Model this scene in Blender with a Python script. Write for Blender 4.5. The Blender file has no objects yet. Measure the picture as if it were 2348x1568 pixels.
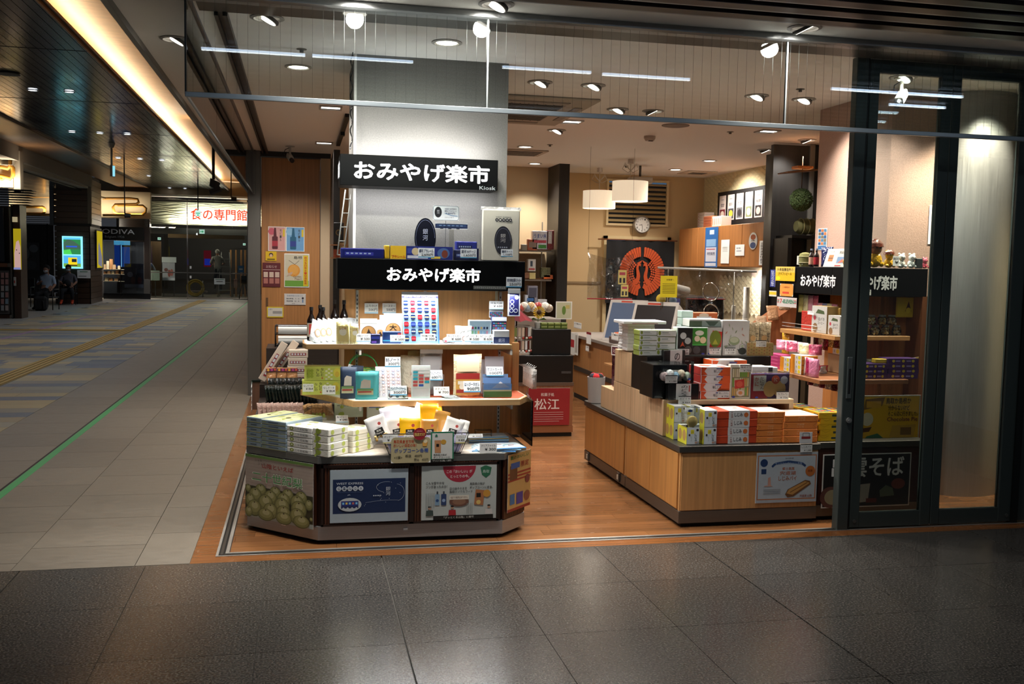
import bpy,math,random
from mathutils import Vector,Matrix
random.seed(7)
S=bpy.context.scene
COL=S.collection
# ---------------------------------------------------------------- camera (35 mm, eye height 1.55 m)
FPX,YAW,PITCH,ROLL=2243.27,0.214367891,-0.0775085709,0.0196438406
CAM=Vector((0.3935,-5.2673,1.55))
_f=Vector((math.sin(YAW)*math.cos(PITCH),math.cos(YAW)*math.cos(PITCH),math.sin(PITCH)))
_r=Vector((math.cos(YAW),-math.sin(YAW),0));_u=_r.cross(_f)
_R=math.cos(ROLL)*_r+math.sin(ROLL)*_u;_U=-math.sin(ROLL)*_r+math.cos(ROLL)*_u
cam=bpy.data.objects.new('camera',bpy.data.cameras.new('camera'));COL.objects.link(cam)
cam.data.sensor_width=36;cam.data.lens=FPX/2348*36;cam.data.clip_end=200
cam.matrix_world=Matrix(((_R.x,_U.x,-_f.x,CAM.x),(_R.y,_U.y,-_f.y,CAM.y),(_R.z,_U.z,-_f.z,CAM.z),(0,0,0,1)))
S.camera=cam
S.view_settings.view_transform='Standard';S.view_settings.look='None'
S.view_settings.gamma=1;S.view_settings.use_curve_mapping=False
S.view_settings.exposure=EXPOSURE=0.3
W=bpy.data.worlds.new('night');S.world=W;W.use_nodes=True
W.node_tree.nodes['Background'].inputs[0].default_value=(0.55,0.6,0.7,1)
W.node_tree.nodes['Background'].inputs[1].default_value=0.05
def lamp(kind,loc,energy,col=(1,1,1),size=.1,sy=None,aim=None,blend=.6,cone=100):
    d=bpy.data.lights.new(kind.lower()+'_light',kind);d.energy=energy;d.color=col
    if kind=='AREA':
        d.size=size
        if sy:d.shape='RECTANGLE';d.size_y=sy
    elif kind=='SPOT':d.spot_size=math.radians(cone);d.spot_blend=blend;d.shadow_soft_size=size
    else:d.shadow_soft_size=size
    o=bpy.data.objects.new('lamp_light',d);COL.objects.link(o);o.location=loc
    v=Vector(aim)if aim else Vector((0,0,-1))
    o.rotation_euler=v.to_track_quat('-Z','Y').to_euler()
    return o
def at(x,y,X=None,Y=None,Z=None):
    """where the sight line of a measured image point meets the plane X=, Y= or Z= (2348x1568 frame)"""
    d=_f+_R*((x-1174)/FPX)-_U*((y-784)/FPX)
    if X is not None:t=(X-CAM.x)/d.x
    elif Y is not None:t=(Y-CAM.y)/d.y
    else:t=(Z-CAM.z)/d.z
    return CAM+d*t
def lin(c):
    if isinstance(c,str):
        c=c.lstrip('#');c=[int(c[i:i+2],16)/255 for i in(0,2,4)]
        return tuple(x/12.92 if x<=.04045 else((x+.055)/1.055)**2.4 for x in c)
    return tuple(c)
# ---------------------------------------------------------------- materials: colour comes from the mesh, finish from the material
MATS={}
def mat(name):
    if name in MATS:return MATS[name]
    m=bpy.data.materials.new(name);m.use_nodes=True;nt=m.node_tree;N=nt.nodes;L=nt.links
    b=N['Principled BSDF'];out=N['Material Output']
    at_=N.new('ShaderNodeAttribute');at_.attribute_name='Col'
    tc=N.new('ShaderNodeTexCoord')
    def noise(scale,sx=(1,1,1),det=3,src='Object'):
        mp=N.new('ShaderNodeMapping');mp.inputs['Scale'].default_value=sx
        L.new(tc.outputs[src],mp.inputs[0]);n=N.new('ShaderNodeTexNoise')
        n.inputs['Scale'].default_value=scale;n.inputs['Detail'].default_value=det
        L.new(mp.outputs[0],n.inputs['Vector']);return n.outputs['Fac']
    def ramp(fac,lo,hi,a=.3,z=.7):
        r=N.new('ShaderNodeMapRange');r.inputs[1].default_value=a;r.inputs[2].default_value=z
        r.inputs[3].default_value=lo;r.inputs[4].default_value=hi;L.new(fac,r.inputs[0]);return r.outputs[0]
    def mult(a,fac):
        v=N.new('ShaderNodeVectorMath');v.operation='SCALE';L.new(a,v.inputs[0]);L.new(fac,v.inputs['Scale']);return v.outputs[0]
    def bump(fac,st,dist=.01):
        bp=N.new('ShaderNodeBump');bp.inputs['Strength'].default_value=st;bp.inputs['Distance'].default_value=dist
        L.new(fac,bp.inputs['Height']);L.new(bp.outputs[0],b.inputs['Normal'])
    col=at_.outputs['Color'];R=b.inputs['Roughness'];R.default_value=.6
    base=name.split(':')[0]
    if base=='matte':col=mult(col,ramp(noise(60),.95,1.04));R.default_value=.7
    elif base=='paper':R.default_value=.5;col=mult(col,ramp(noise(25),.97,1.02))
    elif base=='ink':R.default_value=.5;b.inputs['Specular IOR Level'].default_value=.12
    elif base=='gloss':R.default_value=.22;b.inputs['Coat Weight'].default_value=.3;bump(noise(14),.08)
    elif base=='film': # crinkled glossy packaging film
        R.default_value=.18;b.inputs['Coat Weight'].default_value=.6;bump(noise(45,det=2),.55,.02)
    elif base=='cloth':R.default_value=.9;bump(noise(300),.3)
    elif base=='plaster':R.default_value=.8;bump(noise(220),.12)
    elif base=='speckle': # wall paper with a fine fleck
        n=noise(130,det=4);col=mult(col,ramp(n,.86,1.1));R.default_value=.75;bump(n,.2)
    elif base=='granite':
        n=noise(110,det=6);col=mult(col,ramp(n,.25,2.0,.36,.64))
        R.default_value=.2;bump(n,.04)
    elif base=='stone':
        n=noise(9,(1,4,1),6);col=mult(mult(col,ramp(n,.88,1.1)),ramp(noise(120),.93,1.06));L.new(ramp(n,.42,.58),R)
    elif base.startswith('wood'):
        sx={'x':(1.2,40,40),'y':(40,1.2,40),'z':(40,40,1.2)}[base[-1]]
        n=noise(1.6,sx,5);n2=noise(.5,sx,3)
        col=mult(mult(col,ramp(n,.84,1.1)),ramp(n2,.88,1.1))
        R.default_value=.38;bump(n,.05)
    elif base=='floorwood':
        n=noise(1.5,(1.2,30,30),5);col=mult(mult(col,ramp(n,.78,1.15)),ramp(noise(.6,(1,12,1)),.85,1.1));L.new(ramp(noise(5),.16,.3),R)
    elif base.startswith('steel'):
        sx=(1,1,90)if base=='steel' else(90,90,1)
        n=noise(3,sx,3);b.inputs['Metallic'].default_value=.78;L.new(ramp(n,.36,.5),R);col=mult(col,ramp(n,.9,1.06))
    elif base=='steelcol':b.inputs['Metallic'].default_value=1;R.default_value=.3
    elif base=='chrome':b.inputs['Metallic'].default_value=1;R.default_value=.1
    elif base=='darkmetal':b.inputs['Metallic'].default_value=.35;R.default_value=.42
    elif base=='mirrorslat':b.inputs['Metallic'].default_value=.85;L.new(ramp(noise(2.5,(1,.3,1)),.12,.22),R);bump(noise(9,(6,1,1)),.1,.01)
    elif base=='foil':b.inputs['Metallic'].default_value=.9;R.default_value=.25;bump(noise(50,det=2),.7,.03)
    if base=='clear' or base=='glass' or base=='softfilm':
        tr=N.new('ShaderNodeBsdfTransparent');gl=N.new('ShaderNodeBsdfGlossy');mx=N.new('ShaderNodeMixShader');fr=N.new('ShaderNodeFresnel')
        gl.inputs['Roughness'].default_value={'glass':.012,'clear':.04,'softfilm':.12}[base];fr.inputs[0].default_value=2.0 if base=='softfilm' else 1.5
        if base=='softfilm':
            bp=N.new('ShaderNodeBump');bp.inputs['Strength'].default_value=.9;bp.inputs['Distance'].default_value=.05
            L.new(noise(9,det=1),bp.inputs['Height']);L.new(bp.outputs[0],gl.inputs['Normal']);L.new(bp.outputs[0],fr.inputs['Normal'])
        L.new(at_.outputs['Color'],tr.inputs[0]);L.new(fr.outputs[0],mx.inputs[0]);L.new(tr.outputs[0],mx.inputs[1]);L.new(gl.outputs[0],mx.inputs[2])
        L.new(mx.outputs[0],out.inputs[0]);MATS[name]=m;return m
    if base=='emit':
        e=N.new('ShaderNodeEmission');e.inputs[1].default_value=float(name.split(':')[1]);L.new(at_.outputs['Color'],e.inputs[0]);L.new(e.outputs[0],out.inputs[0])
        MATS[name]=m;return m
    if base=='shade': # translucent lamp shade fabric
        b.inputs['Transmission Weight'].default_value=0;e=b.inputs['Emission Color'];L.new(at_.outputs['Color'],e);b.inputs['Emission Strength'].default_value=.8;R.default_value=.9;bump(noise(160,(1,1,.05)),.3)
    L.new(col,b.inputs['Base Color'])
    MATS[name]=m;return m
# ---------------------------------------------------------------- mesh builder
class MB:
    def __init__(s):s.v=[];s.f=[];s.c=[];s.m=[];s.s=[];s.T=None
    def add(s,vs,fs,col,m='matte',smooth=False):
        n=len(s.v);c=lin(col)
        if s.T is not None:vs=[s.T@Vector(p)for p in vs]
        s.v+=[tuple(p)for p in vs]
        for f in fs:s.f.append([i+n for i in f]);s.c.append(c);s.m.append(m);s.s.append(smooth)
        return s
    def box(s,x0,x1,y0,y1,z0,z1,col,m='matte',ch=0):
        if ch<=0:
            return s.add([(x,y,z)for z in(z0,z1)for y in(y0,y1)for x in(x0,x1)],
                  [(0,2,3,1),(4,5,7,6),(0,1,5,4),(2,6,7,3),(0,4,6,2),(1,3,7,5)],col,m)
        ch=min(ch,(x1-x0)*.45,(y1-y0)*.45,(z1-z0)*.45);vs=[];ix={}
        for a,(X,sx)in enumerate(((x0,1),(x1,-1))):
            for b,(Y,sy)in enumerate(((y0,1),(y1,-1))):
                for c,(Z,sz)in enumerate(((z0,1),(z1,-1))):
                    for k in range(3):
                        ix[a,b,c,k]=len(vs)
                        vs.append((X+(0 if k==0 else ch*sx),Y+(0 if k==1 else ch*sy),Z+(0 if k==2 else ch*sz)))
        fs=[]
        for k in range(3):
            o=[i for i in range(3)if i!=k]
            for e in(0,1):
                q=[]
                for(p,r)in((0,0),(1,0),(1,1),(0,1)):
                    t=[0,0,0];t[k]=e;t[o[0]]=p;t[o[1]]=r;q.append(ix[t[0],t[1],t[2],k])
                flip=(e==0)!=(k==1)
                fs.append(q[::-1]if flip else q)
        for k in range(3):
            o=[i for i in range(3)if i!=k]
            for p in(0,1):
                for r in(0,1):
                    t0=[0,0,0];t0[o[0]]=p;t0[o[1]]=r;t1=list(t0);t1[k]=1
                    q=[ix[(*t0,o[0])],ix[(*t1,o[0])],ix[(*t1,o[1])],ix[(*t0,o[1])]]
                    fs.append(q if((p==r)!=(k==1))else q[::-1])
        for a in(0,1):
            for b in(0,1):
                for c in(0,1):
                    q=[ix[a,b,c,0],ix[a,b,c,1],ix[a,b,c,2]]
                    fs.append(q[::-1]if(a+b+c)%2==0 else q)
        return s.add(vs,fs,col,m)
    def prism(s,pts,z0,z1,col,m='matte',top=None):
        n=len(pts);vs=[(x,y,z0)for x,y in pts]+[(x,y,z1)for x,y in pts]
        s.add(vs,[tuple(range(n-1,-1,-1))]+[(i,(i+1)%n,(i+1)%n+n,i+n)for i in range(n)],col,m)
        return s.add([(x,y,z1)for x,y in pts],[tuple(range(n))],top or col,m)
    def lathe(s,prof,col,m='matte',c=(0,0,0),n=20,cols=None,axis='z',a0=0):
        vs=[];k=len(prof)
        for i in range(n):
            a=a0+2*math.pi*i/n
            for r,z in prof:
                p=(r*math.cos(a),r*math.sin(a),z)
                if axis=='y':p=(p[0],-p[2],p[1])
                if axis=='x':p=(p[2],p[0],p[1])
                vs.append((c[0]+p[0],c[1]+p[1],c[2]+p[2]))
        for j in range(k-1):
            if prof[j][0]<1e-6 and prof[j+1][0]<1e-6:continue
            fs=[(i*k+j,(i+1)%n*k+j,(i+1)%n*k+j+1,i*k+j+1)for i in range(n)]
            used=sorted({q for f in fs for q in f});mp={q:t for t,q in enumerate(used)}
            s.add([vs[q]for q in used],[[mp[q]for q in f]for f in fs],cols[j]if cols else col,m,True)
        return s
    def tube(s,pts,r,col,m='matte',n=6,cap=True):
        pts=[Vector(p)for p in pts];vs=[];prev=None
        for i,p in enumerate(pts):
            t=(pts[min(i+1,len(pts)-1)]-pts[max(i-1,0)]).normalized()
            if prev is None:a=t.cross(Vector((0,0,1)));a=a if a.length>.01 else t.cross(Vector((1,0,0)))
            else:a=prev-t*prev.dot(t)
            a.normalize();prev=a;b=t.cross(a);rr=r[i]if isinstance(r,(list,tuple))else r
            vs+=[p+(a*math.cos(2*math.pi*j/n)+b*math.sin(2*math.pi*j/n))*rr for j in range(n)]
        fs=[(i*n+j,i*n+(j+1)%n,(i+1)*n+(j+1)%n,(i+1)*n+j)for i in range(len(pts)-1)for j in range(n)]
        if cap:fs+=[tuple(range(n-1,-1,-1)),tuple(range(len(vs)-n,len(vs)))]
        return s.add(vs,fs,col,m,True)
    def ball(s,c,r,col,m='matte',n=12,k=8,sc=(1,1,1)):
        vs=[(c[0]+r*sc[0]*math.sin(math.pi*j/k)*math.cos(2*math.pi*i/n),c[1]+r*sc[1]*math.sin(math.pi*j/k)*math.sin(2*math.pi*i/n),c[2]+r*sc[2]*math.cos(math.pi*j/k))for j in range(k+1)for i in range(n)]
        return s.add(vs,[(j*n+i,(j+1)*n+i,(j+1)*n+(i+1)%n,j*n+(i+1)%n)for j in range(k)for i in range(n)],col,m,True)
    def quad(s,a,b,c,d,col,m='matte'):return s.add([a,b,c,d],[(0,1,2,3)],col,m)
    def mesh(s,name):
        me=bpy.data.meshes.new(name);me.from_pydata(s.v,[],s.f)
        ms=sorted(set(s.m));mi={k:i for i,k in enumerate(ms)}
        for k in ms:me.materials.append(mat(k))
        me.polygons.foreach_set('material_index',[mi[k]for k in s.m]);me.polygons.foreach_set('use_smooth',s.s)
        ca=me.color_attributes.new('Col','FLOAT_COLOR','CORNER');buf=[]
        for p,c in zip(s.f,s.c):buf+=[c[0],c[1],c[2],1]*len(p)
        ca.data.foreach_set('color',buf);me.update();return me
def obj(mb,name,parent=None,loc=(0,0,0),rz=0,label=None,cat=None,group=None,kind=None,rot=None):
    me=mb.mesh(name)if isinstance(mb,MB)else mb
    o=bpy.data.objects.new(name,me);COL.objects.link(o);o.location=loc
    o.rotation_euler=rot if rot else(0,0,rz)
    if parent:o.parent=parent
    for k,v in(('label',label),('category',cat),('group',group),('kind',kind)):
        if v:o[k]=v
    return o
def thing(name,label,cat,loc=(0,0,0),rz=0,group=None):return obj(None,name,None,loc,rz,label,cat,group)
def dup(o,loc,rz=None,label=None,rot=None):
    c=o.copy();COL.objects.link(c);c.location=loc
    if rz is not None:c.rotation_euler=(0,0,rz)
    if rot:c.rotation_euler=rot
    if label:c['label']=label
    for ch in o.children:
        d=ch.copy();COL.objects.link(d);d.parent=c
        for g in ch.children:e=g.copy();COL.objects.link(e);e.parent=d
    return c
def struct(mb,name,parent=None,**k):return obj(mb,name,parent,kind=None if parent else 'structure',**k)
# ---------------------------------------------------------------- flat print
_tc={}
def glyphs(txt,bold=0):
    k=(txt,bold)
    if k not in _tc:
        cu=bpy.data.curves.new('t','FONT');cu.body=txt;cu.resolution_u=2;cu.offset=bold;cu.size=1
        o=bpy.data.objects.new('t',cu);COL.objects.link(o);dg=bpy.context.evaluated_depsgraph_get()
        me=bpy.data.meshes.new_from_object(o.evaluated_get(dg));vs=[(v.co.x,v.co.y)for v in me.vertices];fs=[tuple(p.vertices)for p in me.polygons]
        bpy.data.objects.remove(o);bpy.data.curves.remove(cu);bpy.data.meshes.remove(me)
        if not vs:vs=[(0,0),(1,0),(1,1)];fs=[]
        xs=[v[0]for v in vs];ys=[v[1]for v in vs];_tc[k]=(vs,fs,min(xs),max(xs),min(ys),max(ys))
    return _tc[k]
class Cv:
    """draws flat print on the plane through O spanned by u (right) and v (up); w x h metres mapped to 0..1"""
    def __init__(s,mb,O,u,v,w,h,m='paper',d=.0004):
        s.b=mb;s.O=Vector(O);s.u=Vector(u).normalized()*w;s.v=Vector(v).normalized()*h;s.n=s.u.cross(s.v).normalized();s.k=0;s.m=m;s.d=d;s.w=w;s.h=h
    def P(s,x,y):return s.O+s.u*x+s.v*y+s.n*(.8*s.d*s.k/(1+s.k/15))
    def poly(s,pts,col,m=None):s.k+=1;s.b.add([s.P(*p)for p in pts],[tuple(range(len(pts)))],col,m or s.m);return s
    def rect(s,x0,y0,x1,y1,col,m=None):return s.poly([(x0,y0),(x1,y0),(x1,y1),(x0,y1)],col,m)
    def ell(s,cx,cy,r,col,ry=None,n=20,m=None):
        ry=ry if ry is not None else r*s.w/s.h
        return s.poly([(cx+r*math.cos(2*math.pi*i/n),cy+ry*math.sin(2*math.pi*i/n))for i in range(n)],col,m)
    def rrect(s,x0,y0,x1,y1,r,col,m=None):
        ry=r*s.w/s.h;p=[]
        for cx,cy,a in((x1-r,y1-ry,0),(x0+r,y1-ry,90),(x0+r,y0+ry,180),(x1-r,y0+ry,270)):
            p+=[(cx+r*math.cos(math.radians(a+t)),cy+ry*math.sin(math.radians(a+t)))for t in(0,30,60,90)]
        return s.poly(p,col,m)
    def line(s,pts,t,col,m=None):
        s.k+=1;q=[Vector((p[0]*s.w,p[1]*s.h))for p in pts]
        for a,b in zip(q,q[1:]):
            d=(b-a);n=Vector((-d.y,d.x)).normalized()*t/2 if d.length>0 else Vector((t,0))
            s.b.add([s.P(c.x/s.w,c.y/s.h)for c in(a-n,b-n,b+n,a+n)],[(0,1,2,3)],col,m or s.m)
        return s
    def tx(s,t,x0,y0,x1,y1,col,bold=0,keep=False,m=None,sl=0):
        if bold>.012: # heavy strokes: the outline printed several times, slightly shifted
            rx,ry=.6*bold*(y1-y0)*s.h/s.w,.6*bold*(y1-y0)
            for i in range(8 if bold>.025 else 4):
                a_=2*math.pi*i/(8 if bold>.025 else 4);s.tx(t,x0+rx+rx*math.cos(a_),y0+ry+ry*math.sin(a_),x1-rx+rx*math.cos(a_),y1-ry+ry*math.sin(a_),col,0,m=m,sl=sl);s.k-=.75
            s.k+=1;return s
        vs,fs,a,b,c,d=glyphs(t,bold);s.k+=1;W_=(b-a)or 1;H_=(d-c)or 1;sx=(x1-x0)/W_;sy=(y1-y0)/H_
        s.b.add([s.P(x0+(x-a)*sx+sl*(y-c)*sy,y0+(y-c)*sy)for x,y in vs],fs,col,m or s.m);return s
    def vt(s,t,x0,y0,x1,y1,col,bold=0,m=None):
        n=len(t);h=(y1-y0)/n
        for i,ch in enumerate(t):
            if ch!=' ':s.tx(ch,x0,y1-(i+1)*h+h*.08,x1,y1-i*h-h*.08,col,bold,m=m)
        return s
def card(name,label,cat,O,u,v,w,h,draw,col='#f4f4f0',th=.001,group=None,parent=None,m='paper',back=None):
    """a thin printed sheet or card of real thickness lying behind its print"""
    mb=MB();O=Vector(O);U=Vector(u).normalized();V=Vector(v).normalized();n=U.cross(V)
    p=[O,O+U*w,O+U*w+V*h,O+V*h];q=[a-n*th for a in p]
    mb.add(p+q,[(0,1,2,3),(7,6,5,4),(0,4,5,1),(1,5,6,2),(2,6,7,3),(3,7,4,0)],col,m)
    cv=Cv(mb,O,U,V,w,h,m)
    if draw:draw(cv)
    c=(p[0]+p[1])/2
    for i,x in enumerate(mb.v):mb.v[i]=tuple(Vector(x)-c)
    return obj(mb,name,parent,loc=c,label=None if parent else label,cat=None if parent else cat,group=group)
def cardpx(name,label,cat,x0,y0,x1,y1,draw,Y=None,X=None,off=.0,**k):
    """card on a plane Y= (faces the front) or X= (faces the aisle on its left) measured by two image corners (top-left, bottom-right)"""
    a=at(x0,y0,X=X,Y=Y);b=at(x1,y1,X=X,Y=Y)
    if Y is not None:return card(name,label,cat,(a.x,Y-off,b.z),(1,0,0),(0,.38 if name=='price_card' and .32<Y<.45 and x1<1180 else 0,1),b.x-a.x,a.z-b.z,draw,**k)
    return card(name,label,cat,(X-off,a.y,b.z),(0,-1,0),(0,0,1),a.y-b.y,a.z-b.z,draw,**k)
def ordn(i):return['lowest','second from the bottom','third from the bottom','fourth from the bottom','fifth from the bottom','sixth from the bottom','seventh from the bottom','eighth from the bottom'][i]
NTH='first second third fourth fifth sixth seventh eighth ninth tenth eleventh twelfth thirteenth fourteenth fifteenth sixteenth'.split()
# ================================================================= lights that belong to the building, plus added spots near the doors
WARM,COOL,NEUT=(1,.86,.68),(.86,.93,1),(1,.95,.88)
CZ=2.8
# down lights in the shop ceiling and over the concourse (x, y, power, kind)
DL=[(.38,1.29,26,0),(1.2,.32,26,0),(.226,.04,34,1),(.66,-.56,36,0),(1.309,-.56,34,1),(2.923,-.56,20,1),(-.3,.69,12,1),
      (1.985,1.31,30,1),(2.36,1.306,30,1),(2.84,2.22,30,1),(3.13,2.21,30,1),(3.585,1.325,30,1),(3.967,1.348,30,1),
      (2.697,4.857,30,0),(3.185,6.45,24,0),(5.003,6.45,26,0),(4.983,5.354,26,0),(5.1,4.2,30,1),(5.1,3.35,26,1),(2.69,3.54,24,1),
      (4.15,.42,5,1),(-.3,2.8,14,1),(-.3,4.9,14,1)]
for x,y,p,k in DL:
    aim={1:(.15,-.25,-1)}.get(k)if x>.5 else((-.25,0,-1)if k else None)
    if y>3 and x>4.9:aim=(-.35,.1,-1)
    if x==.226:aim=(.38,.22,-1)
    if y==-.56:aim=(0,.75,-1)
    lamp('SPOT',(x,y,CZ-.03),p*(3.4 if y>1 else 2.6),NEUT,.045,aim=aim,cone=115,blend=.8)
for x,y in((.633,2.9),(.637,5.307),(2.671,2.97),(4.48,2.93)):
    lamp('SPOT',(x,y,CZ-.03),58,NEUT,.06,cone=120,blend=.8)
# light boxes and hidden LED strips of the display stands
lamp('AREA',(1.16,.47,1.384),9,(.95,.98,1),1.0,.03,aim=(0,-.35,-1))
lamp('AREA',(1.08,.62,1.985),3.6,(.97,.98,1),.9,.04,aim=(0,.35,-1))
lamp('AREA',(1.08,.68,2.19),2.6,(.97,.98,1),.9,.04,aim=(0,.4,1))
lamp('AREA',(1.12,.36,1.062),3,(1,.96,.9),1.0,.03,aim=(0,-.3,-1))
lamp('AREA',(1.12,.28,.742),.8,(1,.96,.9),.95,.03,aim=(0,-.3,-1))
# concourse: fluorescent rows between the louvres behind the photographer
TUBES=[(-.16,.42,-1.42),(.46,1.05,-1.42),(1.59,2.15,-1.4),(2.23,2.81,-1.42),(3.8,4.3,-1.42),(4.35,4.78,-1.42),(-.17,.42,-3.08),(1.55,2.54,-3.04),(4.5,4.95,-1.84)]
for a,b,y in TUBES:lamp('AREA',((a+b)/2,y,2.745),0.9*(b-a)/.6,COOL,b-a,.024)
lamp('POINT',(1.0,-3.9,2.7),0,COOL,.2)
for y in(8,13,18,23,28,33):
    for x in(-3.0,-4.2):lamp('SPOT',(x,y,4.25),85,(.86,.92,1),.08,cone=130,blend=.7)
lamp('AREA',(-2.68,17.5,4.42),165,(1,.9,.74),.05,35,aim=(.12,0,1))
lamp('SPOT',(4.9,.42,2.77),190,(1,.84,.66),.03,cone=110);lamp('SPOT',(4.2,.4,2.77),110,NEUT,.03,cone=120)  # second spot has no fixture, added to brighten the pillar behind the glass
lamp('SPOT',(.3,5.0,2.76),60,NEUT,.05,aim=(0,.35,-1),cone=110)  # spot without a fixture, added to brighten the wooden door panel
# ================================================================= floors
def slab(name,x0,x1,y0,y1,z0,z1,c,m,**k):mb=MB();mb.box(x0,x1,y0,y1,z0,z1,c,m);return struct(mb,name,**k)
f_main=slab('floor',-9.5,7.2,-7,45,-.2,-.012,'#57534c','matte')
rg=random.Random(3)
def vary(c,a,r=rg):k=1+r.uniform(-a,a);return tuple(x*k for x in lin(c))
gx=[.818+.5917*k for k in range(-7,9)]
gy=[-.136,-.755,-1.37,-1.99,-2.61]
shared={}
for i in range(len(gx)-1):
    for j in range(4):
        mb=MB();w=gx[i+1]-gx[i];h=gy[j]-gy[j+1];g0=.006 if(i%3==1)else .0015;mb.box(g0,w-.0015,.0015,h-.0015,-.012,0,vary('#403d39',.09),'granite')
        obj(mb,'tile',f_main,loc=(gx[i],gy[j+1],0))
mb=MB();mb.box(gx[0],gx[-1],-7,gy[-1],-.012,0,'#403d39','granite');obj(mb,'granite_field',f_main,kind='stuff')
# corridor tiles
cx=[(-.42,-.153,.47),(-1.0,-.42,.86),(-1.54,-1.0,.6),(-2.19,-1.54,.3)]
far=MB()
for a,b,off in cx:
    y=-.133;n=off-.6*math.ceil((off+.1)/.6)+.6
    ys=[-.133]+[off-.6*3+.6*k for k in range(62)if off-1.8+.6*k>-.05]
    for k in range(len(ys)-1):
        if ys[k+1]>35.3:break
        c=vary('#7a7266',.07)
        if ys[k]<6:mb=MB();mb.box(.002,b-a-.002,.002,ys[k+1]-ys[k]-.002,-.012,0,c,'stone');obj(mb,'tile',f_main,loc=(a,ys[k],0))
        else:far.box(a+.002,b-.002,ys[k]+.002,ys[k+1]-.002,-.012,0,c,'stone')
rm=random.Random(11);pal=['#7d786c','#9a8a68','#a4906a','#5f6670','#6d7276','#8d8878','#8a7c62']
def fieldrow(y0,y1,single):
    x=-2.19
    while x>-5.9:
        L=rm.choice((.35,.5,.7,.9,1.2));c=vary(rm.choice(pal),.08,rm);x2=max(x-L,-6.2)
        if single:mb=MB();mb.box(0,x-x2-.003,0,y1-y0-.003,-.012,0,c,'stone');obj(mb,'paving_stone',f_main,loc=(x2,y0,0))
        else:far.box(x2+.002,x-.002,y0+.002,y1-.002,-.012,0,c,'stone')
        x=x2
y=3.4
while y<33:h=.3;fieldrow(y,y+h,y<9.2);y+=h
far.box(-9.5,-2.19,-.133,3.4,-.012,0,'#8d8578','stone')
far.box(-9.5,-6.2,3.4,35.4,-.012,0,'#7f7c76','stone');far.box(-6.2,-2.19,33,35.4,-.012,0,'#8d8a84','stone')
far.box(-1.54,0,35.4,44,-.012,0,'#6b6660','stone')
obj(far,'far_paving',f_main,kind='stuff')
mb=MB();mb.box(-1.532,-1.475,-.13,34,0,.0015,'#4d9a60','paper');mb.box(-1.552,-1.536,-.13,34,0,.001,'#26241f')
obj(mb,'guide_line',label='long green guide line beside a black joint on the corridor paving',cat='floor line')
a=at(0,778,Z=0);b=at(345,690,Z=0);mb=MB();mb.add([(a.x-.04,a.y,.001),(a.x+.04,a.y,.001),(b.x+.04,b.y,.001),(b.x-.04,b.y,.001)],[(0,1,2,3)],'#8a6a8c','paper')
obj(mb,'guide_line',label='thin purple guide line on the corridor floor near the seated people',cat='floor line')
tac=MB();tac.box(-3.42,-3.1,1.0,34,0,.004,'#8a7440')
for i in range(4):tac.box(-3.39+i*.075,-3.35+i*.075,1.0,34,.004,.01,'#a8863e')
tac.box(-9.4,-3.42,16.9,17.25,0,.004,'#8a7440')
for i in range(4):tac.box(-9.4,-3.42,16.93+i*.08,16.97+i*.08,.004,.01,'#a8863e')
obj(tac,'tactile_paving',label='ochre ribbed tactile paving strip running down the corridor',cat='tactile strip')
# shop floor: planks lying parallel to the front
f_shop=slab('floor',-.153,6.0,-.136,7.5,-.11,-.008,'#3a2415','matte')
rp=random.Random(5);farp=MB();y=.03;r=0
while y<7.4:
    y2=y+.1;x=.035+rp.uniform(-.9,0)
    while x<5.9:
        x2=x+.9;a,b=max(x,.035),min(x2,5.95);c=vary('#895c38',.17,rp)
        if b>a+.01:
            vis=1.55<b and a<4.3 and y<3.4 or y<.32
            if vis:mb=MB();mb.box(0,b-a-.0015,0,.0985,-.008,0,c,'floorwood');obj(mb,'floor_plank',f_shop,loc=(a,y,0))
            else:farp.box(a,b-.0015,y,y2-.0015,-.008,0,c,'floorwood')
        x=x2
    y=y2
obj(farp,'far_planks',f_shop,kind='stuff')
bd=MB();bd.box(-.153,6,-.136,-.035,-.008,.0,'#7e4f2b','floorwood');bd.box(-.153,-.035,-.035,7.4,-.008,.0,'#7e4f2b','floorwood')
for i in range(6):bd.box(-.15,6,-.03,-.03,0,0,'#7e4f2b')
struct(bd,'trim_1')
tr=MB()
for a,b,c in((-.035,-.022,'#b9b6b0'),(-.012,.002,'#55524e'),(.012,.03,'#b9b6b0')):tr.box(a,6,a,b,-.006,.003,c,'steel');tr.box(a,b,b,6.4,-.006,.003,c,'steel')
tr.box(-.022,6,-.022,.012,-.006,-.003,'#222'+'222','darkmetal');tr.box(-.022,.012,.012,6.4,-.006,-.003,'#222222','darkmetal')
struct(tr,'trim_2')
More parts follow.
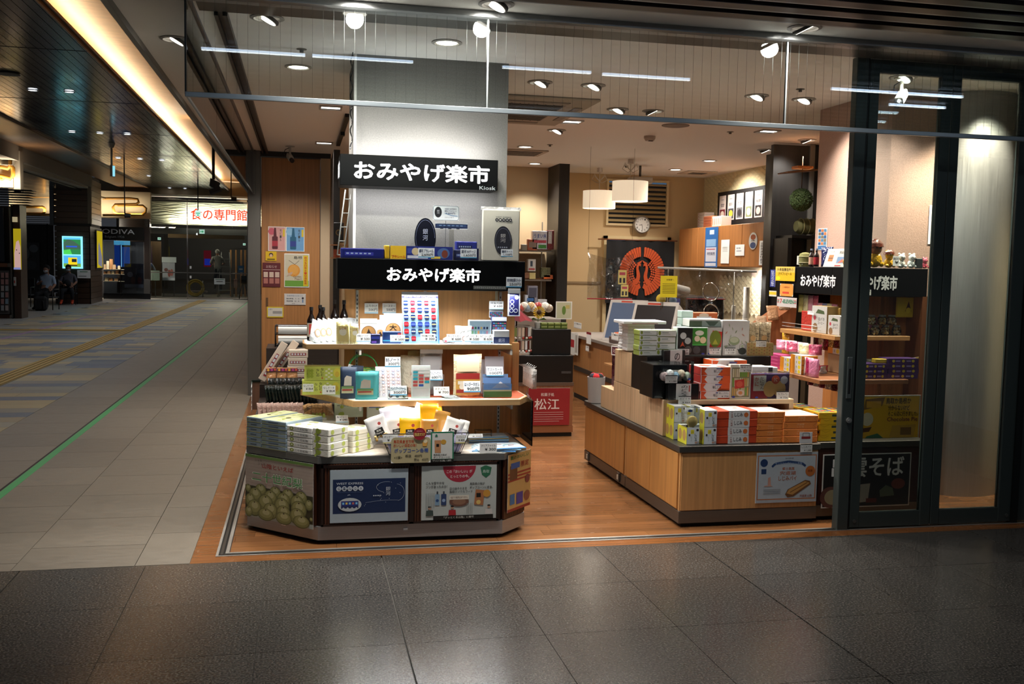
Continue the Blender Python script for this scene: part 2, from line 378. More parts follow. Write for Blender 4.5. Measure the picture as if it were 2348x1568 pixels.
# ================================================================= ceilings
c_shop=slab('ceiling',-.5,6.0,-.42,8.0,CZ,CZ+.1,'#e2ddd6','plaster')
mb=MB();mb.box(-.5,7.2,-.745,-.42,CZ,CZ+.1,'#d2cfc8','plaster');mb.box(-.5,0,8,13.6,CZ,CZ+.1,'#d2cfc8','plaster');struct(mb,'ceiling')
hd=MB();hd.box(-.16,7,-.42,-.31,CZ-.03,CZ+.01,'#8d8f90','steel');hd.box(-.1,7,-.305,-.06,CZ-.012,CZ+.01,'#3c3833','darkmetal');struct(hd,'trim_3')
hd=MB();hd.box(-.03,-.012,-.06,6.35,CZ-.03,CZ,'#2a2725','darkmetal');hd.box(.012,.035,-.06,6.35,CZ-.03,CZ,'#2a2725','darkmetal');hd.box(-.012,.012,-.06,6.35,CZ-.008,CZ,'#0c0b0a','darkmetal')
hd.box(-.145,-.118,-.3,6.35,CZ-.02,CZ,'#77767a','steel');hd.box(-.53,-.5,-.745,13.6,CZ-.04,CZ+.14,'#6c6862','darkmetal');struct(hd,'trim_4')
lv=MB()
y=-.78
lou=thing('louver_ceiling','dark metal louvre ceiling with long parallel fins above the concourse front','ceiling louvre',(0,0,0))
k=0
while y>-4.4:
    mb=MB();mb.box(-.45,7.2,-.045,.035,CZ-.03,CZ+.07,'#3b302b','darkmetal');mb.box(-.45,7.2,.035,.05,CZ-.03,CZ+.0,'#8d9296','steel');obj(mb,'fin',lou,loc=(0,y,0));y-=.165
mb=MB();mb.box(-.5,7.2,-4.5,-.745,CZ+.12,CZ+.16,'#1b1918');obj(mb,'backing_panel',lou)
for a,b,y in TUBES:
    mb=MB();mb.tube([(a,y,CZ-.045),(b,y,CZ-.045)],.006,'#cfe4ff','emit:10',8)
    obj(mb,'fluorescent_tube',label='cool white fluorescent tube below the concourse louvres, '+NTH[TUBES.index((a,b,y))]+' in order',cat='lamp',group='fluorescent tubes in the louvre ceiling')
# corridor ceiling: glossy dark slats, cove and curved wood vault
cc=struct(None,'ceiling');cs=MB();x=-5.3;i=0
while x<-2.36:
    cs.box(x+.004,x+.116,0,36,4.3,4.32,'#6c7278','mirrorslat');x+=.12
cs.box(-5.3,-2.36,0,36,4.325,4.34,'#0f0f10')
for y in(4.5,9,13.5,18,22.5,27,31.5):cs.box(-5.3,-2.36,y-.01,y+.01,4.297,4.3,'#141414')
obj(cs,'ceiling_slats',cc,kind='stuff')
mb=MB();mb.box(-2.37,-2.34,0,36,4.27,4.37,'#b08c62','paper');obj(mb,'cove_lip',cc)
mb=MB();mb.box(-2.68,-2.62,0,35.9,4.342,4.35,'#ffe6bc','emit:40');obj(mb,'cove_light_strip',cc,label='warm light strip hidden in the cove')
va=MB();pts=[(-.53,2.9),(-.75,3.6),(-1.1,4.2),(-1.5,4.52),(-1.9,4.65),(-2.4,4.68),(-3.1,4.68),(-3.15,4.34)]
for i in range(7):
    (x0,z0),(x1,z1)=pts[i],pts[i+1];va.add([(x0,-3,z0),(x1,-3,z1),(x1,36,z1),(x0,36,z0)],[(3,2,1,0)],'#a97c4c','woodx',True)
obj(va,'wood_vault',cc)
mb=MB();mb.box(-6.4,-5.3,0,36,4.27,4.3,'#6f5136','woody');mb.box(-5.34,-5.28,0,36,4.25,4.34,'#7d6246','paper');obj(mb,'wood_soffit',cc)
mb=MB();mb.box(-6.75,-6.4,2,30,3.9,4.3,'#8d8578','plaster');obj(mb,'beam',cc)
# stainless post at the end of the glass screen
mb=MB();mb.box(-.19,-.047,6.33,6.47,0,CZ,'#77746e','steelv',.004);mb.box(-.16,-.07,6.33,6.47,CZ,4.6,'#8a877f','plaster');struct(mb,'trim_5')
# ================================================================= shop walls
WB='#c4ae8a'
wl=struct(None,'wall_left')
mb=MB();mb.box(-.04,.62,6.4,6.44,.02,2.735,'#b07a48','woodz',.004);dl_=obj(mb,'door_panel',wl)
mb=MB();mb.box(.626,.733,6.38,6.5,0,2.78,'#c0a88a','plaster');mb.box(-.05,.74,6.36,6.5,2.745,2.8,'#2b2724','darkmetal');obj(mb,'door_post',wl)
mb=MB();mb.box(.615,.63,6.385,6.4,2.45,2.6,'#8c8078','steel');mb.box(.615,.63,6.385,6.4,.9,1.05,'#8c8078','steel');obj(mb,'hinge',wl)
mb=MB();mb.box(.01,.035,6.395,6.402,1.03,1.13,'#6d5138','darkmetal');obj(mb,'handle',wl)
wb=struct(None,'wall_back')
mb=MB();mb.box(.73,3.5,6.9,7.0,0,CZ,WB,'plaster');mb.box(.95,.96,6.9,7,0,.1,WB);obj(mb,'wall_panel',wb)
mb=MB();mb.box(3.62,5.9,7.4,7.5,0,CZ,'#b89c72','plaster');mb.box(3.62,4.35,7.385,7.4,0,1.33,'#b09872','plaster');mb.box(3.62,4.35,7.37,7.4,1.33,1.36,'#7e684a','plaster');obj(mb,'wall_panel',wb)
mb=MB();mb.box(3.47,3.6,6.35,7.4,0,CZ,'#1d1916','woodz');obj(mb,'dark_partition',wb)
mb=MB();mb.box(3.6,3.73,6.9,7.4,0,CZ,'#b89f78','plaster');obj(mb,'wall_pier',wb)
mb=MB();mb.box(3.66,3.69,6.87,6.9,1.63,1.75,'#d8cdb8','paper',.004);obj(mb,'wall_switch',wb)
wr=struct(None,'wall_right');mb=MB();mb.box(5.8,5.9,0,7.5,0,CZ,'#b3a588','plaster');obj(mb,'wall_panel',wr)
# scalloped panel on the right wall
mb=MB();
def scal(mb,X,y0,y1,z0,z1,py,pz,c):
    # rows of raised, overlapping lens shaped ribs
    r=0;z=z0
    while z<z1:
        y=y0+(py/2 if r%2 else 0)
        while y<y1:
            a,b,m_=y,min(y+py,y1),y+py/2
            mb.add([(X,a,z+pz/2),(X-.012,m_,z+pz),(X,b,z+pz/2),(X-.002,m_,z)],[(0,3,2,1)],c,'plaster');y+=py
        z+=pz/2;r+=1
scal(mb,5.797,4.6,7.37,2.1,2.79,.12,.06,'#c3b48c');p_=obj(mb,'scallop_relief',wr,kind='stuff')
# pillars
pl=MB();pl.box(.713,1.657,.785,1.45,0,CZ,'#7a7874','speckle');pl.box(.708,.724,.78,.8,1.58,CZ-.0,'#d6d2cc','paper');struct(pl,'wall_pillar')
pl=MB();pl.box(4.33,4.76,.79,1.75,0,CZ,'#b39382','speckle');struct(pl,'wall_pillar')
mb=MB();mb.lathe([(.33,0),(.33,CZ)],'#b4b4b4','steelcol',(5.03,.97,0),48);struct(mb,'wall_column')
mb=MB();mb.box(4.76,5.8,1.6,1.7,0,CZ,'#b3a28e','plaster');mb.add([(4.76,.6,0),(5.6,1.3,0),(5.6,1.3,.002),(4.76,.6,.002)],[(0,1,2,3)],WB);struct(mb,'wall_right')
# dark shelving wall right of the cabinets
mb=MB();mb.box(5.32,5.42,3.68,4.62,0,CZ,'#171412','woodz');mb.box(4.9,5.42,3.62,3.68,0,CZ-.02,'#1a1715','woodz')
for i in range(16):mb.box(5.315,5.321,4.5,4.51,.7+i*.12,.71+i*.12,'#5a5550')
struct(mb,'wall_niche')
mb=MB();mb.box(5.28,5.33,3.6,3.66,0,CZ,'#8a8680','steelv');struct(mb,'trim_6')
# ================================================================= glass doors on the front track
def leaf(n,x0,x1,zb=.012,zt=CZ-.005,sl=.062,sr=.07,handle=False,label=''):
    d=struct(None,f'door_{n}',loc=(x0,0,0));w=x1-x0;C_='#454f4c'
    mb=MB();mb.box(0,sl,-.02,.02,zb,zt,C_,'darkmetal',.003);mb.box(w-sr,w,-.02,.02,zb,zt,C_,'darkmetal',.003)
    mb.box(sl,w-sr,-.018,.018,zb,.1,C_,'darkmetal');mb.box(sl,w-sr,-.018,.018,2.72,zt,C_,'darkmetal');obj(mb,'door_frame',d)
    mb=MB();mb.box(sl,w-sr,-.004,.004,.1,2.72,'#e9efed','glass');obj(mb,'glass_pane',d)
    return d
mb=MB();d0=struct(None,'door_1',loc=(3.556,0,0));mb.box(0,.074,-.03,.03,0,CZ,'#4c5451','darkmetal',.004);mb.box(.074,.088,-.018,.018,0,CZ,'#1a1d1c','darkmetal');obj(mb,'door_frame',d0)
mb=MB();mb.box(.02,.055,-.036,-.029,.80,1.05,'#7f8886','steelv',.006);mb.box(.03,.045,-.0365,-.034,.83,.98,'#101111','matte');obj(mb,'handle',d0.children[0],label='brushed recessed pull plate')
mb=MB();mb.lathe([(0,0),(.016,0),(.016,.012),(.006,.012),(.006,.016),(0,.016)],'#b8b8b4','steel',(.045,-.03,.67),16,axis='y');obj(mb,'lock',d0.children[0])
dd1=leaf(2,3.648,4.193);dd2=leaf(3,4.197,4.765,sl=.06,sr=.09);dd3=leaf(4,4.81,5.6)
for d in(dd1,dd2):
    mb=MB();mb.lathe([(0,0),(.011,0),(.011,.004),(0,.004)],'#6d726f','steel',(.03 if d is dd1 else .54,-.02,.05),12,axis='y');obj(mb,'bolt',d)
mb=MB();mb.box(4.765,4.81,-.03,.03,0,CZ,'#1d2120','darkmetal');struct(mb,'trim_7')
# ================================================================= hanging wired glass smoke screen
GB=2.325
sc=thing('smoke_screen','wired glass smoke curtain hanging from the ceiling along the shop front','glass screen',(0,-.37,GB))
xs=[-.13,1.306-.0,2.93,4.62,6.3]
wires=MB()
for i in range(4):
    mb=MB();mb.box(xs[i]+.004,xs[i+1]-.004,-.004,.004,0,CZ-GB,'#f3f7f5','glass');obj(mb,'glass_pane',sc)
x=-.1
while x<6.2:wires.box(x-.0004,x+.0004,-.0004,.0004,.0,CZ-GB,'#4a4c4a','darkmetal');x+=.05
obj(wires,'wire',sc,kind='stuff')
mb=MB();mb.box(-.136,6.3,-.01,.01,-.012,.012,'#8e979b','steel',.002);obj(mb,'bottom_rail',sc)
mb=MB()
for x in xs[1:4]:m2=MB();m2.box(x-.004,x+.004,-.008,.008,0,CZ-GB,'#a5abab','steelv');obj(m2,'joint_strip',sc)
mb.box(-.137,-.129,-.008,.008,0,CZ-GB,'#0e1615','darkmetal');obj(mb,'joint_strip',sc)
sc2=thing('smoke_screen','glass smoke curtain returning along the corridor side of the shop','glass screen',(-.131,-.36,GB))
for i in range(4):
    mb=MB();mb.box(-.004,.004,i*1.675+.004,(i+1)*1.675-.004,0,CZ-GB,'#eef4f1','glass');obj(mb,'glass_pane',sc2)
mb=MB();mb.box(-.005,.005,0,6.7,-.008,.004,'#8e979b','steel');obj(mb,'bottom_rail',sc2)
wires=MB();y=.05
while y<6.7:wires.box(-.0006,.0006,y,y+.0012,0,CZ-GB,'#4a4c4a','darkmetal');y+=.05
obj(wires,'wire',sc2,kind='stuff')
mb=MB();mb.box(-.16,-.1,6.28,6.34,GB-.02,CZ,'#6e6c68','steelv');struct(mb,'trim_8')
# ================================================================= ceiling fixtures
where=['left of the pillar','in front of the pillar near the glass','at the front left corner of the shop ceiling','outside the glass, leftmost of three','outside the glass, middle one of three above the front','outside the glass on the right above the concourse','over the corridor beside the glass screen corner',
 'right of the pillar, first of a pair','right of the pillar, second of a pair','in the middle of the ceiling, left of a bright pair','in the middle of the ceiling, right of a bright pair','nearer the door leaves, dim one','nearer the door leaves, glaring one',
 'behind the pillar over the dark counter','above the back left shelves','at the back right near the vent','between the pendant lamps and the right wall','above the dark niche, rear one','above the dark niche, front one','beside the ceiling air conditioner','behind the first glass door leaf','over the corridor side, second from the front','over the corridor side, third from the front']
def downlight(kind):
    t=thing('ceiling_downlight','x','ceiling light',(0,0,CZ))
    mb=MB();mb.lathe([(.085,0),(.088,-.005),(.07,-.009),(.062,-.002)],'#8f8b85' if kind else '#b0aca4','satin',n=24);obj(mb,'trim_ring',t)
    mb=MB()
    if kind:
        mb.T=Matrix.Translation((0,0,-.006))@Matrix.Rotation(math.radians(28),4,'Y')
        mb.lathe([(.06,.012),(.062,0),(.055,-.006),(0,-.006)],'#55524e','satin',n=20);obj(mb,'lamp_housing',t)
        mb=MB();mb.T=Matrix.Translation((0,0,-.006))@Matrix.Rotation(math.radians(28),4,'Y');mb.lathe([(.05,-.0085),(0,-.0085)],'#fff8ea','emit:9',n=20)
    else:mb.lathe([(.06,-.0045),(0,-.0045)],'#fff8ea','emit:9',n=20)
    obj(mb,'lens',t.children[-1]if kind else t);return t
dls=[downlight(0),downlight(1)];used=[0,0]
for i,(x,y,p,k)in enumerate(DL):
    lb=('tilting' if k else 'round')+' white ceiling downlight '+where[i]
    rz=math.pi if(x>4.9 or x in(2.923,3.13))else 0
    if not used[k]:used[k]=1;o=dls[k];o.location=(x,y,CZ);o['label']=lb;o.rotation_euler=(0,0,rz)
    else:dup(dls[k],(x,y,CZ),rz,lb)
sq=None
for(x,y,lb)in((.633,2.9,'square recessed ceiling light left of the pillar, just under the glass edge'),(.637,5.307,'square louvred ceiling light near the wooden door'),(2.671,2.97,'square recessed ceiling light beside the air conditioner'),(4.48,2.93,'square recessed ceiling light to the right near the pink pillar')):
    if sq is None:
        sq=thing('recessed_light',lb,'ceiling light',(x,y,CZ));mb=MB()
        for a,b,c,d in((-.09,.09,-.09,-.075),(-.09,.09,.075,.09),(-.09,-.075,-.075,.075),(.075,.09,-.075,.075)):mb.box(a,b,c,d,-.012,0,'#a8a29a','satin')
        obj(mb,'frame',sq);mb=MB();mb.box(-.075,.075,-.03,-.012,-.006,-.004,'#fffaf0','emit:4');mb.box(-.075,.075,.02,.04,-.006,-.004,'#fffaf0','emit:4');mb.box(-.075,.075,-.075,.075,-.003,-.001,'#8a8884','steel');obj(mb,'lamp',sq)
    else:dup(sq,(x,y,CZ),0,lb)
# ceiling air conditioner cassette
ac=thing('ceiling_air_conditioner','white ceiling cassette air conditioner right of the pillar','air conditioner',(2.1,2.5,CZ))
mb=MB();mb.box(-.5,.48,-.68,.66,-.02,0,'#a59a8c','plaster',.008);obj(mb,'body',ac)
mb=MB()
for i in range(14):mb.box(-.28,.26,-.4+i*.055,-.37+i*.055,-.03,-.02,'#4c4740');
for i in range(9):mb.box(-.28+i*.066,-.272+i*.066,-.42,.38,-.028,-.02,'#4c4740')
mb.box(-.3,.28,-.42,.4,-.022,-.021,'#857a6c');obj(mb,'intake_grille',ac)
for s_ in(-1,1):mb=MB();mb.box(-.3,.28,.52*s_-.03,.52*s_+.03,-.026,-.02,'#8a8074','plaster');obj(mb,'air_flap',ac)
for s_ in(-1,1):mb=MB();mb.box(.4*s_-.03,.4*s_+.03,-.35,.33,-.026,-.02,'#8a8074','plaster');obj(mb,'air_flap',ac)
mb=MB();mb.box(-.3,.3,-.25,.25,-.015,0,'#b8aa98','plaster',.006)
for i in range(5):mb.box(-.24,.24,-.2+i*.09,-.16+i*.09,-.02,-.015,'#6a655e')
obj(mb,'ceiling_vent',loc=(2.72,5.35,CZ),label='slatted ceiling vent behind the pillar near a downlight',cat='vent')
mb=MB();mb.box(-.2,.2,-.2,.2,-.012,0,'#b8aa98','plaster',.006)
for i in range(4):mb.box(-.1,.1,-.09+i*.05,-.065+i*.05,-.016,-.012,'#4a453e')
obj(mb,'ceiling_vent',loc=(5.4,6.7,CZ),label='square ceiling vent at the back right corner',cat='vent')
mb=MB();mb.lathe([(.12,0),(.12,-.006),(.1,-.01),(0,-.01)],'#7a6e64','matte',n=28);obj(mb,'ceiling_speaker',loc=(3.588,2.884,CZ),label='round brown ceiling speaker grille below the glass edge',cat='speaker')
mb=MB();mb.lathe([(.055,0),(.055,-.02),(.04,-.045),(0,-.045)],'#a89c90','satin',n=20);mb.box(-.02,.02,-.035,-.02,-.052,-.044,'#3a3632')
obj(mb,'smoke_detector',loc=(3.625,3.63,CZ),label='white ceiling smoke detector in the middle of the shop',cat='detector')
for x,y,lb in((.4,.75,'small ceiling sensor near the front left downlight'),(3.75,1.0,'small ceiling sensor near the door header'),(4.2,3.1,'small dark ceiling sensor near the pink pillar'),(2.9,4.6,'tiny dark ceiling sensor behind the pillar'),(4.3,6.3,'tiny dark ceiling sensor at the back of the shop')):
    mb=MB();mb.lathe([(.03,0),(.03,-.003),(.012,-.005),(.012,-.02),(0,-.02)],'#6a655e','satin',n=14);obj(mb,'ceiling_sensor',loc=(x,y,CZ),label=lb,cat='sensor')
# security cameras
def camera_dome(loc,rz,lb,tilt=28):
    t=thing('security_camera',lb,'security camera',loc,rz)
    mb=MB();mb.lathe([(0,0),(.05,0),(.05,-.008),(.012,-.012),(.012,-.1),(0,-.1)],'#a8a29a','satin',n=16);obj(mb,'bracket',t)
    mb=MB();mb.T=Matrix.Translation((0,0,-.12))@Matrix.Rotation(math.radians(tilt),4,'X');mb.box(-.026,.026,-.055,.06,-.026,.026,'#b5aea4','satin',.006);obj(mb,'body',t)
    mb=MB();mb.T=Matrix.Translation((0,0,-.12))@Matrix.Rotation(math.radians(tilt),4,'X');mb.lathe([(.022,.05),(.026,.075),(.024,.1),(.01,.1),(.01,.098),(0,.098)],'#18171a','gloss',n=16,axis='y');obj(mb,'camera_lens',t)
    mb=MB();mb.tube([(-.01,0,-.02),(-.05,.01,-.04),(-.06,.03,-.08),(-.02,.06,-.12)],.004,'#232022',n=5);obj(mb,'cable',t)
camera_dome((.285,5.76,CZ),.3,'white security camera hanging above the wooden door')
camera_dome((5.2,4.1,CZ),-.6,'white security camera hanging beside the dark niche',35)
camera_dome((4.164,.45,CZ),-.9,'white security camera seen through the first glass door leaf',40)
# ================================================================= helpers for goods
def atp(x,y,O,n):
    d=_f+_R*((x-1174)/FPX)-_U*((y-784)/FPX);O=Vector(O);n=Vector(n);return CAM+d*((O-CAM).dot(n)/d.dot(n))
def bx(w,d,h,col,m='paper',ch=.0035,side=None,topc=None,draw=None,drawl=None,drawt=None,drawr=None):
    """box with its front at y=0, centred in x, standing on z=0; draw* put print on front, left, top, right"""
    mb=MB();mb.box(-w/2,w/2,0,d,0,h,side or col,m,ch)
    q=.0005
    if side:mb.quad((-w/2+ch,-q,ch),(w/2-ch,-q,ch),(w/2-ch,-q,h-ch),(-w/2+ch,-q,h-ch),col,m)
    if topc:mb.quad((-w/2+ch,ch,h+q),(w/2-ch,ch,h+q),(w/2-ch,d-ch,h+q),(-w/2+ch,d-ch,h+q),topc,m)
    if draw:draw(Cv(mb,(-w/2,-q,0),(1,0,0),(0,0,1),w,h,m))
    if drawl:drawl(Cv(mb,(-w/2-q,d,0),(0,-1,0),(0,0,1),d,h,m))
    if drawr:drawr(Cv(mb,(w/2+q,0,0),(0,1,0),(0,0,1),d,h,m))
    if drawt:drawt(Cv(mb,(-w/2,0,h+q),(1,0,0),(0,1,0),w,d,m))
    return mb
def bpx(name,label,cat,x0,y0,x1,y1,Y,dep,col,z=None,group=None,**k):
    a=at(x0,y0,Y=Y);b=at(x1,y1,Y=Y);zb=b.z if z is None else z;w=b.x-a.x
    return obj(bx(w,dep,max(a.z-zb,.005),col,**k),name,loc=((a.x+b.x)/2,Y,zb),label=label,cat=cat,group=group)
def pouch(w,h,d,col,m='film',draw=None,n=6,top=.18,seed=0):
    mb=MB();r=random.Random(seed);g=[]
    for sgn in(-1,1):
        vs=[]
        for j in range(n+1):
            t=j/n
            for i in range(n+1):
                s=i/n;bul=math.sin(math.pi*s)**.6*(max(0,1-max(0,t-.05)/(1-top))if t>.05 else 1)**.7*d/2
                vs.append(((s-.5)*w*(1-.03*math.sin(math.pi*t))+r.uniform(-1,1)*w*.008,sgn*(bul+.0015)+r.uniform(-1,1)*d*.02,t*h+(0 if j<n else .012*math.sin(s*5+seed)*h)))
        g.append(vs)
    N=(n+1)**2;fs=[(j*(n+1)+i,j*(n+1)+i+1,(j+1)*(n+1)+i+1,(j+1)*(n+1)+i)for j in range(n)for i in range(n)]
    mb.add(g[0]+g[1],fs+[tuple(N+q for q in f[::-1])for f in fs]
           +[(j*(n+1),(j+1)*(n+1),N+(j+1)*(n+1),N+j*(n+1))for j in range(n)]+[(j*(n+1)+n,N+j*(n+1)+n,N+(j+1)*(n+1)+n,(j+1)*(n+1)+n)for j in range(n)]
           +[(n*(n+1)+i,n*(n+1)+i+1,N+n*(n+1)+i+1,N+n*(n+1)+i)for i in range(n)]+[(i,N+i,N+i+1,i+1)for i in range(n)],col,m,True)
    if draw:draw(Cv(mb,(-w/2,-d/2-.004,0),(1,0,0),(0,0,1),w,h,'paper'))
    return mb
def bottle(H,r,glass,labelc,cap,name,label,cat,loc,draw=None,neck=.35,rz=0,group=None):
    t=thing(name,label,cat,loc,rz,group)
    mb=MB();nr=r*.38;mb.lathe([(0,0),(r*.95,0),(r,.006),(r,H*(1-neck)*.92),(r*.85,H*(1-neck)),(nr,H*(1-neck*.6)),(nr,H*.95),(0,H*.95)],glass,'gloss',n=16);obj(mb,'bottle_body',t)
    mb=MB();mb.lathe([(r*1.01,H*.12),(r*1.015,H*.13),(r*1.015,H*(1-neck)*.8),(r*1.01,H*(1-neck)*.81)],labelc,'paper',n=16)
    if draw:draw(Cv(mb,(-r*.7,-r*1.03,H*.15),(1,0,0),(0,0,1),r*1.4,H*(1-neck)*.6))
    obj(mb,'bottle_label',t)
    mb=MB();mb.lathe([(nr*1.15,H*.9),(nr*1.2,H*.91),(nr*1.15,H),(0,H)],cap,'satin',n=12);obj(mb,'bottle_cap',t);return t
def tag_draw(title='',price='',c='#222222',band='#a9cfe0',bg='#f2f2ee'):
    def f(cv):
        cv.rect(0,0,1,1,bg)
        if band:cv.rect(0,0,1,.13,band)
        if title:cv.tx(title,.08,.62,.92,.86,c,.004)
        if price:cv.tx(price,.3,.24,.94,.52,c,.01)
    return f
def jtag(title,price,band='#4b9cc4'):
    def f(cv):
        cv.rect(0,0,1,1,'#e6eef2');cv.rect(0,0,1,.1,band);cv.tx(title,.06,.52,.94,.88,'#1c2c50',.02);cv.tx(price,.2,.15,.92,.45,'#16181c',.02)
    return f
def logo(cv,x0,y0,x1,y1,m,c='#ffffff'):cv.tx('おみやげ楽市',x0,y0,x1,y1,c,.048,m=m)
# ================================================================= octagonal counter in front of the pillar
A_,B_,C2,D2=(.10,.494),(.495,.112),(1.527,.104),(1.694,.277)
foot=[A_,B_,C2,D2,(1.694,1.5),(1.694,2.35),(.10,2.35)]
def grow(p,d):
    cx_,cy_=.9,1.2;return[(x+(d if x>cx_ else-d),y+(d if y>cy_ else-d))for x,y in p]
lc=thing('display_counter','low octagonal display counter with dark slatted front and steel plinth around the grey pillar','counter',(.9,1.2,0))
def lobj(mb,name,**k):
    mb.v=[(x-.9,y-1.2,z)for x,y,z in mb.v];return obj(mb,name,lc,**k)
mb=MB();mb.prism(grow(foot,-.03),0,.03,'#0c0b0a');mb.prism(foot,.025,.1,'#a6a8aa','steel');lobj(mb,'plinth')
mb=MB();mb.prism(grow(foot,-.012),.1,.452,'#2c1810','woodz');lobj(mb,'cabinet_body')
mb=MB();mb.prism(grow(foot,.004),.452,.49,'#8b8a86','steel');mb.prism(grow(foot,-.012),.49,.492,'#d9cfc0','woodx');lobj(mb,'countertop')
mb=MB();x=.53
while x<1.5:mb.box(x,x+.011,.098,.118,.105,.448,'#4a2716','woodz');x+=.0145
for(a,b)in((A_,B_),(C2,D2)):
    v=Vector((b[0]-a[0],b[1]-a[1]));L=v.length;v.normalize();n=Vector((v.y,-v.x));s=.01
    while s<L-.02:
        p=Vector(a)+v*s;q=Vector(a)+v*(s+.011)
        mb.prism([(p.x+n.x*.004,p.y+n.y*.004),(q.x+n.x*.004,q.y+n.y*.004),(q.x-n.x*.01,q.y-n.y*.01),(p.x-n.x*.01,p.y-n.y*.01)],.105,.448,'#4a2716','woodz');s+=.0145
for k in range(60):mb.box(1.688,1.7,.3+k*.02,.316+k*.02,.105,.448,'#4a2716','woodz')
lobj(mb,'front_slats',kind='stuff')
for x0 in(.51,1.005):
    mb=MB();x1=x0+.495
    for q in((x0,x0+.012,.105,.445),(x1-.012,x1,.105,.445)):mb.box(q[0],q[1],.092,.1,q[2],q[3],'#241510','woodz')
    mb.box(x0,x1,.092,.1,.43,.445,'#241510','woodz');mb.box(x0,x1,.092,.1,.105,.115,'#241510','woodz');lobj(mb,'panel_frame')
for(x,y,w)in((930,1210,20),):
    p=at(x,y,Y=.1);mb=MB();mb.box(p.x-.012,p.x+.012,.101,.104,.068,.08,'#cfd8dc','paper');lobj(mb,'asset_sticker')
# posters on the counter front
def d_pear(cv):
    r=random.Random(4);cv.rect(0,0,1,1,'#b9aca0')
    for i in range(9):cv.rect(0,.55+i*.05,1,.553+i*.05,'#9c8d80')
    cv.rect(0,.955,1,1,'#6d9048');cv.rect(0,0,1,.075,'#aab9b4');cv.rect(0,.07,1,.5,'#3a3a22')
    for row,(y,n,s)in enumerate(((.45,5,.085),(.36,5,.1),(.26,4,.115),(.15,5,.11),(.08,4,.12))):
        for i in range(n):
            x=(i+.5*(row%2)+.3)/n+r.uniform(-.03,.03)
            if not .02<x<.98:continue
            rx=min(s,x,1-x)if s>min(x,1-x)else s
            ry=min(s*1.2,y+.02,rx*1.5);cv.ell(x,y,rx,'#5c5f36',ry=ry);cv.ell(x,y+ry*.06,rx*.93,'#7e804c',ry=ry*.9);cv.ell(x,y+ry*.2,rx*.75,'#979860',ry=ry*.7);cv.ell(x+rx*.05,y+ry*.35,rx*.45,'#b6b786',ry=ry*.4);cv.ell(x,y+ry*.72,rx*.1,'#3a2414',ry=.01)
    cv.tx('山陰といえば',.26,.81,.72,.89,'#a03028',.03);cv.tx('二十世紀梨',.1,.58,.86,.75,'#e8f0e2',.06);cv.tx('二十世紀梨',.11,.59,.85,.74,'#57a05c',.02)
    cv.tx('シャキ',.15,.9,.26,.94,'#555555');cv.tx('シャキ！',.2,.85,.32,.89,'#555555')
def on_plane(a,b,fx0,fx1,z0,z1,off):
    v=Vector((b[0]-a[0],b[1]-a[1],0));n=Vector((v.y,-v.x,0)).normalized();L=v.length;v.normalize()
    return Vector((a[0],a[1],0))+v*(L*fx0)+n*off+Vector((0,0,z0)),v,L*(fx1-fx0),z1-z0
O,v,w,h=on_plane(A_,B_,.0,.955,.085,.448,.012)
card('poster','large printed poster of green nashi pears on the angled left face of the low counter','poster',O,v,(0,0,1),w,h,d_pear)
O,v,w,h=on_plane(A_,B_,.5,.56,.068,.08,.002);card('asset_sticker','small white sticker on the steel plinth below the pear poster','sticker',O,v,(0,0,1),w,h,None)
def d_ginga(cv):
    cv.rect(0,0,1,1,'#a5b2ba');cv.rect(.035,.17,.965,.82,'#14284e')
    cv.tx('WEST EXPRESS',.08,.72,.42,.76,'#c4ccd6',.01)
    for i,ch in enumerate('GINGA'):x=.11+i*.07;cv.ell(x,.645,.032,'#c9d0d8');cv.tx(ch,x-.014,.62,x+.014,.67,'#14284e',.03)
    cv.rect(.11,.64,.39,.65,'#c9d0d8');cv.tx('THE LONG DISTANCE TRAIN',.09,.57,.41,.59,'#51648a');cv.tx('JR',.22,.51,.26,.535,'#c4ccd6',.02)
    cv.ell(.25,.34,.15,'#bfc6c8',ry=.13);cv.rect(.14,.32,.36,.41,'#2a3580');cv.rect(.14,.27,.36,.32,'#222a5a')
    for i in range(5):cv.rect(.155+i*.042,.345,.18+i*.042,.385,['#7ec6e8','#e8c85a','#7ec6e8','#c86a5a','#7ec6e8'][i])
    for i in range(4):cv.ell(.17+i*.055,.27,.014,'#bfc6c8')
    cv.vt('銀河',.71,.49,.77,.67,'#c4ccd6');
    for i in range(5):cv.ell(.555+i*.022,.5,.008,'#c4ccd6')
    pts=[(.45+.42*t,.37+.03*t+.02*math.sin(3*t))for t in[i/8 for i in range(9)]];cv.line(pts,.0012,'#aab4c4')
    cv.line([(.87-.02+.1*math.cos(a),.55+.16*math.sin(a))for a in[(-80+i*12)*math.pi/180 for i in range(15)]],.0015,'#aab4c4')
    cv.line([(.72+.13*math.cos(a),.66+.1*math.sin(a))for a in[(70+i*14)*math.pi/180 for i in range(14)]],.0015,'#aab4c4')
    r=random.Random(2)
    for i in range(14):cv.ell(.42+r.random()*.5,.3+r.random()*.45,.004,'#c4ccd6',n=6)
cardpx('poster','navy railway poster with white ring letters and a small blue train on the counter front','poster',757,1078,935,1193,d_ginga,Y=.09)
